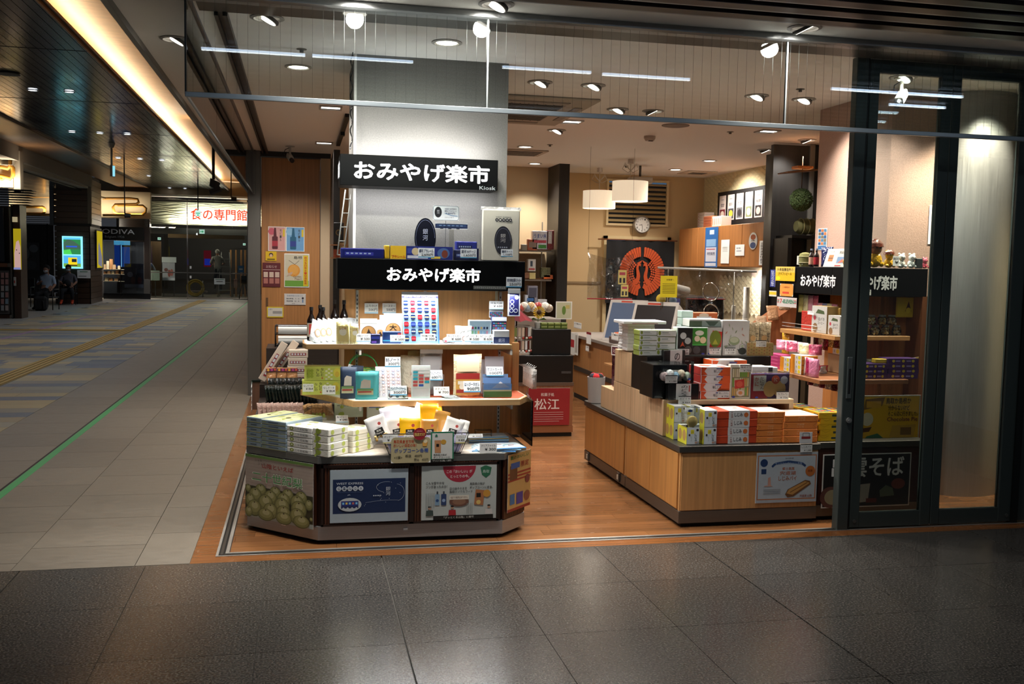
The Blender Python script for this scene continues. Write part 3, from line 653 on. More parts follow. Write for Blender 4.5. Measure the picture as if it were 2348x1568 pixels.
def d_pop(cv):
    cv.rect(0,0,1,1,'#b4bab6');cv.poly([(.5+.22*math.cos(a),.99+.3*math.sin(a))for a in[math.pi+i*math.pi/16 for i in range(17)]],'#a02a3c')
    cv.tx('この「おいしい」が',.33,.86,.67,.92,'#e6dcd8',.01);cv.tx('とっとりの今。',.38,.77,.63,.83,'#e6dcd8',.01)
    cv.poly([(.78,.95),(.84,.99),(.86,.99),(.93,.95),(.91,.82),(.855,.76),(.8,.82)],'#2e6a4c');cv.tx('鳥取',.81,.85,.9,.91,'#c8d8cc')
    cv.rect(.16,.08-.08,1-.04,.075,'#14120f');cv.tx('「グッとくる山陰」に掲載',.3,.02,.7,.06,'#c8c8c0',.01)
    cv.tx('こんな爽やかな',.06,.66,.3,.71,'#222222',.008);cv.tx('ジンがあったのか！',.06,.59,.34,.645,'#222222',.008)
    cv.tx('鳥取県の味が',.64,.63,.84,.68,'#222222',.008);cv.tx('ポップコーンに変身。',.64,.56,.95,.61,'#222222',.008)
    cv.tx('店の味そのまま',.37,.55,.6,.6,'#333333',.008);cv.tx('鳥取のソウルフード',.37,.49,.68,.54,'#333333',.008)
    cv.rrect(.18,.27,.24,.48,.01,'#7f9cb4');cv.rrect(.26,.27,.33,.48,.01,'#2c4068');cv.ell(.21,.36,.02,'#2c4a7a');cv.ell(.295,.36,.022,'#8ea6c8');cv.rect(.2,.48,.22,.53,'#3a4048');cv.rect(.285,.48,.305,.53,'#3a4048')
    cv.ell(.5,.33,.13,'#6d4a3c',ry=.09);cv.ell(.5,.33,.09,'#8a6650',ry=.06);cv.rect(.37,.37,.63,.45,'#d8d0c0');cv.tx('当店での販売はありません',.385,.385,.615,.43,'#5a2a22',.01)
    cv.poly([(.7,.27),(.82,.25),(.84,.53),(.72,.55)],'#a86e48');cv.ell(.87,.47,.05,'#c8903c');cv.rect(.73,.4,.79,.48,'#1c1814');cv.ell(.76,.31,.03,'#d8b86a')
    for x,c in((.11,'#3d4a46'),(.41,'#a8242c'),(.9,'#c8c4c0')):cv.poly([(x-.05,.08),(x+.05,.08),(x+.045,.18),(x-.045,.18)],c);cv.ell(x,.22,.02,'#b08a70');cv.ell(x,.245,.022,'#1c1612',ry=.015)
    for i in range(5):cv.rect(.06+i*.025,.22,.066+i*.025,.5,'#8a8e8a')
    for i in range(4):cv.rect(.67-i*.022,.1,.676-i*.022,.3,'#8a8e8a')
cardpx('poster','white popcorn and soul food poster with a red half circle at its top','poster',967,1069,1137,1187,d_pop,Y=.09)
def d_right(cv):
    cv.rect(0,0,1,1,'#c09a5c');cv.rect(0,0,1,.05,'#8c2e20')
    for i in range(3):cv.rect(0,.52+i*.06,1,.55+i*.06,'#9c3a28')
    cv.tx('夏のおいしい',.1,.9,.9,.96,'#3a7a40',.01);cv.rect(.08,.55,.4,.8,'#6a4428');cv.rect(.12,.74,.5,.84,'#3a5a9a');cv.tx('限定',.55,.74,.9,.84,'#a03028',.02)
    cv.ell(.85,.5,.1,'#7a3a34');cv.rect(.1,.12,.3,.3,'#3a6a9a');cv.rect(.38,.1,.66,.3,'#4a3a8a');cv.ell(.84,.2,.13,'#8a5038',ry=.09)
O,v,w,h=on_plane(C2,D2,.1,1.16,.14,.475,.016)
card('poster','orange and red striped notice hanging on the right angled face of the low counter','poster',O,v,(0,0,1),w,h,d_right)
# ---- pillar signs and shelves
def lightbox(name,label,x0,x1,y0,y1,z0,z1,parts):
    t=thing(name,label,'sign',((x0+x1)/2,y0,z0));mb=MB();mb.box(-(x1-x0)/2,(x1-x0)/2,0,y1-y0,0,z1-z0,'#050607','ink',.002);obj(mb,'sign_box',t)
    for nm,fn,c in parts:mb=MB();fn(mb,x1-x0,y1-y0,z1-z0);obj(mb,nm,t,label=c)
    return t
a=at(780,352,Y=.55);b=at(1141,437,Y=.55)
def up_txt(mb,w,d,h):cv=Cv(mb,(-w/2,-.003,0),(1,0,0),(0,0,1),w,h);logo(cv,.085,.2,.945,.8,'emit:2.6')
def up_side(mb,w,d,h):cv=Cv(mb,(-w/2-.003,d,0),(0,-1,0),(0,0,1),d,h);logo(cv,.08,.25,.95,.8,'emit:1.6')
def up_k(mb,w,d,h):cv=Cv(mb,(-w/2,-.003,0),(1,0,0),(0,0,1),w,h);cv.tx('Kiosk',.88,.01,.985,.13,'#a8b0b4',.03)
lightbox('light_box_sign','wide black light box with large glowing white brush lettering mounted high on the grey pillar',a.x,b.x,.55,.784,b.z,a.z,[('lettering',up_txt,None),('lettering',up_side,None),('wordmark',up_k,None)])
a2=at(774,591,Y=.5);b2=at(1203,668,Y=.5);SGZ=a2.z
def lo_txt(mb,w,d,h):cv=Cv(mb,(-w/2,-.003,0),(1,0,0),(0,0,1),w,h);logo(cv,.255,.27,.755,.74,'emit:2.6')
lightbox('light_box_sign','black light box shelf front with smaller glowing white brush lettering below the train toys',a2.x,b2.x,.5,.784,b2.z,a2.z,[('lettering',lo_txt,None)])
# back board, uprights and shelves
ds=thing('wall_shelving','light wood shelving with two shelves fixed to the front of the grey pillar','shelving',(1.15,.77,.49))
def sobj(mb,name,**k):mb.v=[(x-1.15,y-.77,z-.49)for x,y,z in mb.v];return obj(mb,name,ds,**k)
mb=MB();mb.box(.66,1.72,.76,.784,.492,1.39,'#b98550','woodz');sobj(mb,'back_board')
for x in(.735,1.15,1.625):
    mb=MB();mb.box(x-.008,x+.008,.752,.76,.492,1.385,'#b8b8b4','steelv');
    for k in range(34):mb.box(x-.003,x+.003,.751,.7525,.52+k*.025,.533+k*.025,'#222222')
    sobj(mb,'slotted_upright')
mb=MB();mb.prism([(.41,.5),(.43,.4),(1.628,.4),(1.628,.755),(.41,.755)],1.055,1.082,'#c9a06c','woodx');mb.prism([(.42,.51),(.435,.408),(1.62,.408),(1.62,.75),(.42,.75)],1.082,1.084,'#e8ecea','paper');sobj(mb,'shelf')
mb=MB();m1=at(693,893,Z=.77);mb.prism([(.4,.83),(.69,.3),(1.66,.3),(1.74,.45),(1.74,.755),(.4,.83)][:5]+[(.4,.84)],.735,.768,'#c9a06c','woodx');mb.prism([(.42,.82),(.7,.31),(1.655,.31),(1.73,.455),(1.73,.755)],.768,.77,'#dfe8e0','paper')
mb.prism([(1.0,.45),(1.655,.32),(1.725,.46),(1.725,.75),(1.0,.75)],.7702,.7712,'#c8582c','paper');sobj(mb,'shelf')
for z in(1.052,.732):
    for x in(.735,1.625):mb=MB();mb.box(x-.006,x+.006,.4 if z>1 else .36,.752,z-.03,z+.002,'#b4b0a8','steel');sobj(mb,'shelf_bracket')
mb=MB();mb.box(1.735,1.741,.3,.75,.49,.76,'#e8ecec','clear');sobj(mb,'side_pane',label='clear acrylic side pane')
mb=MB();mb.box(1.70,1.74,.7,.75,.49,1.07,'#b98550','woodz');sobj(mb,'side_board')
# ---- goods on the sign ledge
def d_train(c1,c2,t=''):
    def f(cv):
        cv.rect(.04,.15,.96,.85,c1);cv.rect(.1,.3,.75,.62,c2)
        for i in range(6):cv.rect(.13+i*.1,.42,.19+i*.1,.55,'#9fb4d8')
        if t:cv.tx(t,.03,.02,.35,.28,'#f0e0e0',.02)
    return f
Z=SGZ
def ledge(name,lb,cat,x0,y0,x1,Y,dep,col,**k):return bpx(name,lb,cat,x0,y0,x1,591,Y,dep,col,z=Z,**k)
ledge('toy_train_box','long clear box of two blue purple toy train cars at the left ledge end','toy box',781,568,881,.53,.07,'#2c2f78',m='gloss',draw=d_train('#1d2466','#3b3fa0'))
ledge('toy_train_box','narrow yellow ended toy train box standing at the left of the long train boxes','toy box',883,562,893,.52,.1,'#e0b820',draw=lambda cv:cv.rect(.1,.1,.9,.9,'#c8a018'))
def d_pla(cv):
    cv.rect(0,0,.25,1,'#e6bc28');cv.tx('プラレール',.02,.08,.24,.3,'#d02c20',.03);cv.rect(.25,0,1,1,'#1d2a78');cv.rect(.27,.45,.5,.85,'#3a4a9c');cv.ell(.4,.6,.06,'#c8b890')
    cv.rect(.27,.08,.6,.3,'#c8ccd8');cv.ell(.85,.5,.1,'#4a6aa0',ry=.4);cv.ell(.87,.45,.05,'#7a3c2c',ry=.3);cv.rect(.65,.08,.8,.25,'#d8c050')
ledge('toy_train_box','long yellow and blue toy train set box in the middle of the ledge','toy box',895,563,1038,.525,.09,'#1d2a78',draw=d_pla)
ledge('toy_train_box','small navy boxed train car under another, right of the long train box','toy box',1043,572,1076,.54,.07,'#1c2450',draw=d_train('#161c40','#34407c'))
bpx('toy_train_box','small blue and purple train car box lying on top of the stacked boxes','toy box',1046,553,1094,568,.55,.06,'#26308a',draw=d_train('#1c2878','#1a1e40'),z=Z+.052)
bpx('toy_train_box','dark blue train car box behind the right price card on the ledge','toy box',1074,568,1098,591,.56,.06,'#1c2450',z=Z)
def d_oval(cv):
    cv.ell(.5,.5,.5,'#11131c',ry=.5,n=32);cv.line([(.5+.44*math.cos(a),.5+.45*math.sin(a))for a in[i*math.pi/12 for i in range(15)]],.0012,'#8088a0');cv.vt('銀河',.38,.42,.62,.74,'#a8acb8');
    for i in range(5):cv.ell(.26+i*.12,.24,.045,'#9098a8',n=10)
def oval(name,label,cat,x0,y0,x1,y1,Y,th=.006):
    a=at(x0,y0,Y=Y);b=at(x1,y1,Y=Y);w=b.x-a.x;h=a.z-b.z;mb=MB();n=32
    pts=[(w/2*math.cos(2*math.pi*i/n),h/2*math.sin(2*math.pi*i/n))for i in range(n)]
    vs=[(x,0,z+h/2)for x,z in pts]+[(x,th,z+h/2)for x,z in pts];mb.add(vs,[tuple(range(n)),tuple(range(2*n-1,n-1,-1))]+[(i+n,(i+1)%n+n,(i+1)%n,i)for i in range(n)],'#11131c','gloss')
    d_oval(Cv(mb,(-w/2,-.0006,0),(1,0,0),(0,0,1),w,h,'gloss'));return obj(mb,name,loc=((a.x+b.x)/2,Y,b.z),label=label,cat=cat)
o=oval('emblem_plate','black oval train emblem plate standing on the ledge behind the toy train boxes','plate',951,499,999,591,.66)
def d_card1(cv):
    cv.rrect(0,0,1,1,.08,'#7a8a98');cv.rrect(.02,.03,.98,.97,.07,'#e4eaee');cv.ell(.2,.55,.14,'#14161e',ry=.37);cv.vt('銀河',.15,.42,.25,.72,'#c8ccd4');cv.tx('WEST EXPRESS',.45,.74,.9,.84,'#1c2c50',.02);cv.tx('銀河レプリカプレート',.45,.58,.9,.7,'#1c2c50',.02);cv.tx('6,800円',.5,.42,.85,.55,'#1c2c50',.02);cv.line([(.45,.5),(.7,.35),(.95,.3)],.003,'#3a7ab0');cv.tx('スタッフまで',.45,.15,.8,.26,'#444444')
cardpx('price_card','rounded white price card with a tiny oval emblem floating above the ledge plate','price card',993,471,1052,506,d_card1,Y=.6)
mb=MB();a=at(1022,506,Y=.602);mb.tube([(0,0,0),(0,0,a.z-SGZ)],.0015,'#cfd4d8','clear',5);obj(mb,'card_rod',loc=(a.x,.602,SGZ),label='thin clear rod carrying the rounded price card above the ledge',cat='holder')
def d_tr(cv):cv.rect(0,.1,1,.9,'#1c2c50');cv.rect(.05,.45,.95,.75,'#2f4a78');[cv.rect(.12+i*.13,.5,.2+i*.13,.68,'#8aa8cc')for i in range(6)];[cv.rect(.15+i*.25,0,.25+i*.25,.12,'#0c0e14')for i in range(3)]
cardpx('train_cutout','flat blue train cut-out standing right of the oval plate','cut-out',998,511,1072,526,d_tr,Y=.62)
cardpx('train_cutout_stand','clear stand under the flat blue train cut-out','holder',1030,526,1040,591,None,Y=.624,m='clear')
bg=thing('tote_bag_pack','wrapped grey beige tote bag with big black oval emblem at the right ledge end','bag',(at(1148,594,Y=.56).x,.56,Z))
a=at(1103,474,Y=.56);b=at(1196,598,Y=.56);w=b.x-a.x;h=a.z-Z
def d_bag(cv):
    cv.tx('WEST EXPRESS',.35,.84,.76,.865,'#333640',.01)
    for i,ch in enumerate('GINGA'):cv.ell(.38+i*.09,.8,.045,'#22242c',n=14);cv.tx(ch,.36+i*.09,.785,.4+i*.09,.815,'#d0cfc8',.03)
    cv.tx('THE LONG DISTANCE TRAIN',.36,.745,.76,.755,'#555555');cv.ell(.55,.4,.23,'#1a1c28',ry=.28,n=32);cv.vt('銀河',.48,.36,.62,.54,'#b4b4b4');cv.line([(.55+.2*math.cos(q),.4+.24*math.sin(q))for q in[i*math.pi/12 for i in range(16)]],.001,'#8890a8')
    for i in range(5):cv.ell(.43+i*.055,.27,.02,'#9098a8',n=8)
obj(bx(w*.9,.03,h*.96,'#bdbbae','cloth',.006,draw=d_bag),'tote_bag',bg)
mb=MB();mb.box(-w*.48,w*.48,.012,.018,h*.95,h*1.01,'#dcdcdc','film');obj(mb,'wrap_flap',bg)
for(x0,y0,x1,y1,t1,t2,lb,Y)in((959,568,996,591,'銀河 プラレール','2,600円','blue handwritten price card clipped before the long toy train box',.49),(1056,570,1093,592,'銀河 Nゲージ','1,650円','blue handwritten price card before the navy train car boxes',.49),(1149,571,1176,589,'銀河トート','1,100円','blue handwritten price card on the wrapped tote bag',.49),(1161,635,1196,659,'BEST EXPRESS 銀河 ステッカー','250円','blue price card hanging at the right end of the lower sign',.49)):
    cardpx('price_card',lb,'price card',x0,y0,x1,y1,jtag(t1,t2),Y=Y)
def d_sk(cv):
    cv.rect(0,0,1,.96,'#d4dade');cv.rect(.12,.04,.9,.82,'#1e2060');cv.ell(.72,.68,.17,'#c8ccd8')
    for x,y in((.35,.52),(.35,.36),(.3,.2),(.65,.2)):cv.ell(x,y,.17,'#c8ccd8');cv.ell(x,y,.12,'#1e2060')
cardpx('sticker_pack','navy sticker pack with white rings hanging below the right price card','sticker pack',1165,661,1192,725,d_sk,Y=.485)
cardpx('banner_strip','narrow clear strip with small printed lettering on the bottom edge of the lower sign','strip',1086,655,1161,664,lambda cv:[cv.rect(0,0,1,1,'#5f625e'),cv.tx('トワイライトエクスプレス グッズ',.04,.2,.96,.8,'#b8bcb8',.01)],Y=.49)
# ---- goods on the top shelf
TZ=1.084
for i,(x,Y,H)in enumerate(((714,.66,.2),(734,.72,.21),(741,.665,.2),(768,.74,.24),(789,.74,.24))):
    p=at(x,700,Y=Y);bottle(H,.025,'#1b0e08','#cfc6b0','#151010','soy_sauce_bottle',['leftmost dark brown bottle at the left end of the top shelf','dark brown bottle second from the left on the top shelf','dark brown bottle third from the left, close behind the white packs','tall dark bottle with its cap above the white packs, left of a pair','tall dark bottle with its cap above the white packs, right of a pair'][i],'bottle',(p.x,Y,TZ),lambda cv:cv.rect(.1,.1,.9,.9,'#b83a2c'))
rr=random.Random(9)
for i in range(8):
    p=at(722+i*9,760,Y=.5+.012*i);mb=pouch(.1,.13,.014,'#eef0ee','film',(lambda cv:[cv.ell(.5,.45,.25,'#c89a78'),cv.ell(.5,.45,.17,'#e8ddd0')])if i<3 else None,4,seed=i)
    o=obj(mb,'snack_pack',loc=(p.x+.012*i,.47+.036*i,TZ+.004),rot=(-.2,.42-.05*i,.75),label='leaning white snack pack at the left of the top shelf, '+['first from the left','second from the left','third from the left','fourth from the left','fifth from the left','sixth from the left','seventh from the left','last of the row'][i],cat='snack pack',group='leaning white snack packs')
for i,(x0,x1,y0)in enumerate(((771,801,738),(801,822,742))):
    a=at(x0,y0,Y=.43);b=at(x1,785,Y=.43)
    mb=pouch(b.x-a.x,a.z-TZ,.02,'#e8dc9c','film',lambda cv:[cv.rect(.1,.12,.9,.82,'#e6d68e'),cv.ell(.5,.55,.28,'#f0ead0'),cv.tx('しじみ',.25,.66,.75,.78,'#b05038',.02)],4,seed=i)
    obj(mb,'snack_pack',loc=((a.x+b.x)/2,.43,TZ),label=['yellow snack pack with red arc lettering on the top shelf, the wider one','narrow yellow snack pack turned slightly on the top shelf'][i],cat='snack pack',rz=[0,.35][i])
def coaster(x0,y0,x1,y1,Y,lb,dr,m='#ecece8'):
    a=at(x0,y0,Y=Y);b=at(x1,y1,Y=Y)
    def f(cv):cv.rect(0,.02,1,1,m);cv.rect(0,.8,1,.98,'#dfe0dc');cv.ell(.5,.42,.42,'#7a5030',n=28);cv.ell(.5,.42,.39,'#c09058',n=28);dr(cv)
    return card('coaster_pack',lb,'coaster',(a.x,Y,TZ),(1,0,0),(0,.12,1),b.x-a.x,a.z-TZ,f,th=.006,m='gloss')
coaster(826,730,865,781,.46,'round cork coaster with a dark train drawing in a white pack',lambda cv:cv.poly([(.2,.3),(.4,.42),(.5,.6),(.62,.42),(.84,.34),(.8,.26),(.2,.26)],'#3f3430'))
coaster(862,733,882,781,.5,'half hidden cork coaster pack just right of the train coaster',lambda cv:cv.poly([(.2,.3),(.5,.5),(.8,.3)],'#3f3430'))
coaster(871,722,884,781,.54,'white pack edge standing behind the crest coaster',lambda cv:None)
coaster(881,718,922,781,.5,'round cork coaster with a black crest in a white pack, tallest of the coasters',lambda cv:[cv.tx('出雲',.28,.28,.72,.36,'#2c2420',.02),cv.tx('大',.3,.42,.7,.62,'#2c2420',.02)])
bpx('keyring_box','dark blue box in front of the crest coaster','box',878,760,920,781,.45,.04,'#123a78',z=TZ,draw=lambda cv:[cv.rect(0,.2,1,.3,'#3aa0c8'),cv.rect(.8,.7,1,.9,'#c04858')])
bpx('keyring_box','small navy box between the two price cards on the top shelf','box',850,766,872,783,.43,.03,'#1c2058',z=TZ,draw=lambda cv:[cv.rect(.1,.5,.9,.8,'#3a4ab0'),cv.rect(.1,.1,.6,.3,'#6a4ab8')])
def d_poster20(cv):
    cv.rect(0,0,1,.93,'#9cc4e4');cv.rect(0,.88,1,.925,'#24206c');cv.tx('LIMITED TRAIN COLLECTION',.06,.892,.94,.915,'#d8d8f0',.01);cv.rect(.965,0,1,.88,'#4a80c0')
    r=random.Random(1);pal_=[('#20305a','#d8b878'),('#a02430','#c85058'),('#20305a','#e0c080'),('#b0202c','#d86060'),('#28386a','#c8c8c0')]
    for j in range(6):
        for i in range(5):
            if j==5 and i in(2,3):continue
            c,b_=pal_[(i+j*2)%5]if j!=3 or i in(0,4)else('#2c3c8c','#6078c8');x=.1+i*.19;y=.78-j*.138
            cv.poly([(x-.06,y-.035),(x+.06,y-.035),(x+.068,y+.03),(x+.05,y+.052),(x-.05,y+.052),(x-.068,y+.03)],c);cv.rect(x-.055,y-.005,x+.055,y+.018,b_);cv.rect(x-.05,y-.045,x+.05,y-.035,'#14161c')
a=at(922,670,Y=.5);b=at(1013,782,Y=.5)
card('train_poster_pack','light blue board with rows of small red and blue train fronts','poster',(a.x+.005,.45,TZ),(1,0,0),(-.02,.22,1),b.x-a.x-.025,a.z-TZ+.01,d_poster20,th=.008,m='gloss')
for x0,y0,x1,y1,t,p_,lb,Y in((836,695,867,719,'ふりかけ','500円','pale blue price card on the back board, left of two',.745),(877,695,908,719,'コースター','500円','pale blue price card on the back board, right of two',.745),(817,764,850,784,'木製コースター','¥ 500','white price card in front of the train coaster',.405),(895,767,929,784,'コースター','¥ 500','white price card in front of the dark blue box',.405),(965,764,999,784,'特急列車','¥ 300','white price card at the foot of the light blue train board',.405),(1025,765,1060,784,'キーホルダー','¥ 600','white price card before the heap of small white packs',.405),(1066,765,1101,784,'ノート','¥ 500','white price card before the pastel train box, left one',.405),(1100,765,1131,784,'ピンズ','¥ 600','white price card before the pastel train box, right one',.405),(1122,690,1154,709,'特急列車','¥ 600','white price card above the small navy pack at the right of the top shelf',.6)):
    cardpx('price_card',lb,'price card',x0,y0,x1,y1,tag_draw(t,p_),Y=Y)
for i in range(5):
    p=at(1022+i*8,768,Y=.5+.02*(i%2));r=.02+.006*(i%2);mb=MB();mb.ball((0,0,r*.8),r,['#e6e0e4','#f2f2f2','#d8ccd0','#eceaf0','#f4f2f0'][i],'film',8,6,(1,.8,.9));mb.box(-.006,.006,-.018,-.014,.008,.018,'#b84a5c');obj(mb,'keyring_pack',loc=(p.x,p.y,TZ),label='small crinkled white keyring pack behind the price card, '+['first','second','third','fourth','fifth'][i]+' from the left',cat='small pack',group='small white keyring packs')
p=at(1062,782,Y=.47);mb=pouch(.1,.105,.04,'#f4f4f2','film',lambda cv:[cv.ell(.55,.3,.16,'#b8908c'),cv.ell(.55,.3,.12,'#f0ece8')],5,seed=8);obj(mb,'snack_pack',loc=(p.x,.47,TZ),label='puffed white pack with a small round seal near the pastel box',cat='snack pack')
bpx('stationery_box','pastel blue clear box showing six tiny train fronts','box',1076,734,1126,782,.47,.05,'#a8c4d4',z=TZ,m='gloss',draw=lambda cv:[[cv.rect(.12+i*.13,.62,.2+i*.13,.72,['#a03040','#2c6a50','#3a4a7a','#c8a870','#2a3a6a','#2a3050'][i]),cv.rect(.12+i*.13,.08,.2+i*.13,.55,['#8cc090','#7ab8a0','#d8a070','#8ab0d0','#90b4d8','#c890a8'][i])]for i in range(6)])
def d_navy(cv):cv.rect(.02,.1,.98,.7,'#1c2a54');[cv.rect(.08+.15*i,.15+.18*j,.2+.15*i,.24+.18*j,['#4a7a50','#a04048','#507ab0'][(i+j)%3])for i in range(6)for j in range(3)];cv.rect(.0,.72,1,1,'#c8ccd0')
bpx('souvenir_box','navy and white handle box at the right end of the top shelf, upper','box',1128,727,1161,757,.5,.05,'#2a3660',draw=d_navy,z=TZ+.075)
bpx('souvenir_box','navy and white box at the right end of the top shelf, lower','box',1132,757,1168,783,.45,.07,'#c8ccd0',draw=lambda cv:[cv.rect(0,.05,1,.5,'#1c2a54'),cv.tx('銀河',.3,.14,.7,.4,'#b8c0d0')],z=TZ)
bpx('box_riser','clear riser lifting the navy handle box on the top shelf','riser',1128,757,1161,783,.56,.05,'#e8eef0',z=TZ,m='clear')
cardpx('keyring_card','small navy card with rows of coloured trains behind the handle box','card',1122,709,1153,728,d_navy,Y=.62)
mb=MB();a=at(1138,690,Y=.74);mb.box(-.008,.008,0,.012,-.07,.07,'#b8ae90','paper');obj(mb,'light_switch',loc=(at(1139,683,Y=.744).x,.744,1.35),label='thin upright switch plate on the back board under the sign',cat='switch')
# ================================================================= pear sweets on the low counter: stacks set square to the angled corner
CT=.4925;VV=Vector((.726,-.687,0));NN=Vector((.687,.726,0));RZ=math.atan2(-.687,.726)
def stack(name,cat,lab,grp,org,w,d,h,n,col,rz=RZ,jit=.002,start=0,**k):
    mb=bx(w,d,h,col,**k);me=mb.mesh(name);r=random.Random(int(w*9999));c,s_=math.cos(rz),math.sin(rz)
    for i in range(n):
        jx,jy=r.uniform(-jit,jit),r.uniform(0,jit);lx=w/2+jx;ly=jy
        obj(me,name,loc=(org[0]+c*lx-s_*ly,org[1]+s_*lx+c*ly,org[2]+i*(h+.0006)),rz=rz+r.uniform(-.01,.01)*(jit>0),label=lab.format(ordn(i+start))if i<n-1 else lab.format('topmost'),cat=cat,group=grp)
def greens(seed,n=7,c='#b9c660'):
    def f(cv):
        r=random.Random(seed)
        for i in range(n):cv.ell(.08+r.random()*.84,.1+r.random()*.8,.05+.05*r.random(),c,n=12)
    return f
def d_side(cv):cv.rect(0,.0,1,.1,'#ccd08a');cv.rect(.3,.4,.7,.6,'#56626a');cv.rect(.05,.42,.2,.6,'#9fb060')
stack('pear_sweet_box','box','blue grey pear box, {} of the far left stack','blue grey pear boxes, far left stack',(.094,.489,CT),.118,.3,.0275,6,'#8fa2ae',draw=d_side,topc='#dfe3b0',drawt=lambda cv:[greens(3,9,'#c6cf72')(cv),cv.ell(.5,.4,.1,'#6d6a3c')],side='#8fa2ae')
stack('pear_sweet_box','box','blue grey pear sweet box, {} of the second stack from the left','blue grey pear boxes, second stack',(.181,.399,CT),.192,.3,.023,7,'#8fa2ae',draw=d_side,topc='#dfe3b0',drawt=lambda cv:[greens(5,12,'#c6cf72')(cv),cv.ell(.5,.4,.08,'#6d6a3c')],side='#8fa2ae')
def d_w3(cv):cv.ell(.2,.5,.08,'#8a9a30',ry=.33,n=14);cv.ell(.2,.5,.04,'#e8e8c0',ry=.18,n=10);cv.tx('二十世紀梨',.3,.3,.85,.72,'#3a3c40',.01)
stack('pear_sweet_box','box','white pear box, {} of the stack beside the blue grey boxes','white pear boxes, third stack',(.323,.275,CT),.188,.19,.0295,5,'#eeeee6',draw=d_w3,drawt=greens(8,8,'#c9d37c'))
def d_w4(cv):greens(12,3)(cv);cv.ell(.35,.55,.14,'#8fa040',n=14);cv.line([(.62,.1),(.95,.5),(.62,.95)],.001,'#9a9c80')
def d_w4r(cv):cv.line([(.3,.55),(.75,.55)],.001,'#b8b8a0');cv.ell(.2,.5,.08,'#b9c660',n=14);cv.ell(.75,.6,.08,'#b9c660',n=14)
stack('pear_sweet_box','box','green dotted wrapped pear box, {} of the front corner stack','wrapped pear boxes at the front corner',(.462,.146,CT),.114,.166,.038,4,'#e9e7da',draw=d_w4,drawr=d_w4r,drawt=greens(9,8,'#d2da92'))
stack('pear_sweet_box','box','paper wrapped pear box, {} of the stack left of the popcorn basket','wrapped pear boxes left of the basket',(.684-.1,.178+.094,CT),.136,.185,.032,4,'#e9e4d2',drawr=d_w4r,drawt=greens(19,8,'#a8c860'))
# sample in a clear dome, sitting on a hidden carton behind the stacks
o_=(.52,.36)
obj(bx(.36,.22,.13,'#f1efe2',draw=d_w4r),'pear_sweet_carton',loc=(.50,.52,CT),rz=0,label='large white carton behind the pear boxes carrying the sample cover',cat='box')
mb=MB();n=10
for i in range(n):
    a0,a1=math.pi*i/n,math.pi*(i+1)/n
    mb.quad((-.1*math.cos(a0),0,.075*math.sin(a0)),(-.1*math.cos(a1),0,.075*math.sin(a1)),(-.1*math.cos(a1),.14,.075*math.sin(a1)),(-.1*math.cos(a0),.14,.075*math.sin(a0)),'#eef2f2','clear')
t=thing('sample_cover','curved clear sample cover over sliced green pear jelly behind the pear boxes','sample display',(.5,.53,CT+.131));obj(mb,'clear_cover',t)
mb=MB();mb.box(-.04,.05,.03,.1,0,.012,'#e8ecd8');obj(mb,'sample_tray',t)
for i in range(4):mb=MB();mb.box(-.035+i*.02,-.018+i*.02,.035,.09,.012,.034,'#b7c455','gloss',.003);obj(mb,'jelly_slice',t)
p=at(690,958,Y=.46);
obj(bx(.17,.02,.12,'#c5d2b6',draw=lambda cv:[cv.rect(0,.9,1,1,'#9cc0b0'),cv.tx('二十世紀梨',.1,.55,.6,.8,'#333a33',.01),greens(4,5,'#a9bd4c')(cv)]),'pear_jelly_box',loc=(.68,.58,CT+.14),label='pale green box with brush lettering standing under the middle shelf',cat='box')
obj(bx(.13,.02,.12,'#dfe6cf',draw=lambda cv:[greens(6,4,'#a9bd4c')(cv),cv.rect(.7,.3,.8,.8,'#5a7a4a'),cv.rect(.1,.75,.6,.85,'#5a7ab0')]),'pear_jelly_box',loc=(.85,.55,CT+.11),label='white box printed with green pears beside the pale green box',cat='box')
obj(bx(.3,.12,.11,'#e4e4d8'),'pear_jelly_carton',loc=(.78,.565+.08,CT),label='white carton carrying the green pear boxes under the middle shelf',cat='box')if 0 else None
for(x,y,lb)in((.6,.44,'white price card among the pear boxes near the sample cover'),):
    card('price_card',lb,'price card',(x,y,CT+.132),(1,0,.0),(0,.6,1),.07,.045,tag_draw('梨ゼリー','¥ 648'))
# ---- popcorn basket
bk=thing('wire_basket','dark wire basket with a pale lilac liner holding popcorn pouches','basket',(1.08,.1,CT))
W0,W1,D0,D1,BH=.20,.245,.2,.25,.12
mb=MB()
def ring(w,d,z,y0=0):return[(-w,y0,z),(w,y0,z),(w,d,z),(-w,d,z),(-w,y0,z)]
mb.tube(ring(W1,D1,BH,-.012),.003,'#1c1a1c','darkmetal');mb.tube(ring(W0,D0,.004),.003,'#1c1a1c','darkmetal');mb.tube(ring((W0+W1)/2,(D0+D1)/2,BH/2,-.006),.002,'#1c1a1c','darkmetal')
for i in range(13):
    s=-1+i/6;mb.tube([(W0*s,0,.004),(W1*s,-.012,BH)],.0016,'#1c1a1c','darkmetal',5);mb.tube([(W0*s,D0,.004),(W1*s,D1,BH)],.0016,'#1c1a1c','darkmetal',5)
for i in range(6):
    y=i/5
    for s in(-1,1):mb.tube([(W0*s,D0*y,.004),(W1*s,-.012+(D1+.012)*y,BH)],.0016,'#1c1a1c','darkmetal',5)
obj(mb,'wire_frame',bk)
mb=MB();a_,b_=.19,.228
mb.add([(-a_,.012,.01),(a_,.012,.01),(a_,D0-.012,.01),(-a_,D0-.012,.01),(-b_,.002,BH-.01),(b_,.002,BH-.01),(b_,D1-.015,BH-.01),(-b_,D1-.015,BH-.01)],[(3,2,1,0),(0,1,5,4),(1,2,6,5),(2,3,7,6),(3,0,4,7),(4,5,6,7)][:5],'#b9b4d2','satin');obj(mb,'liner',bk)
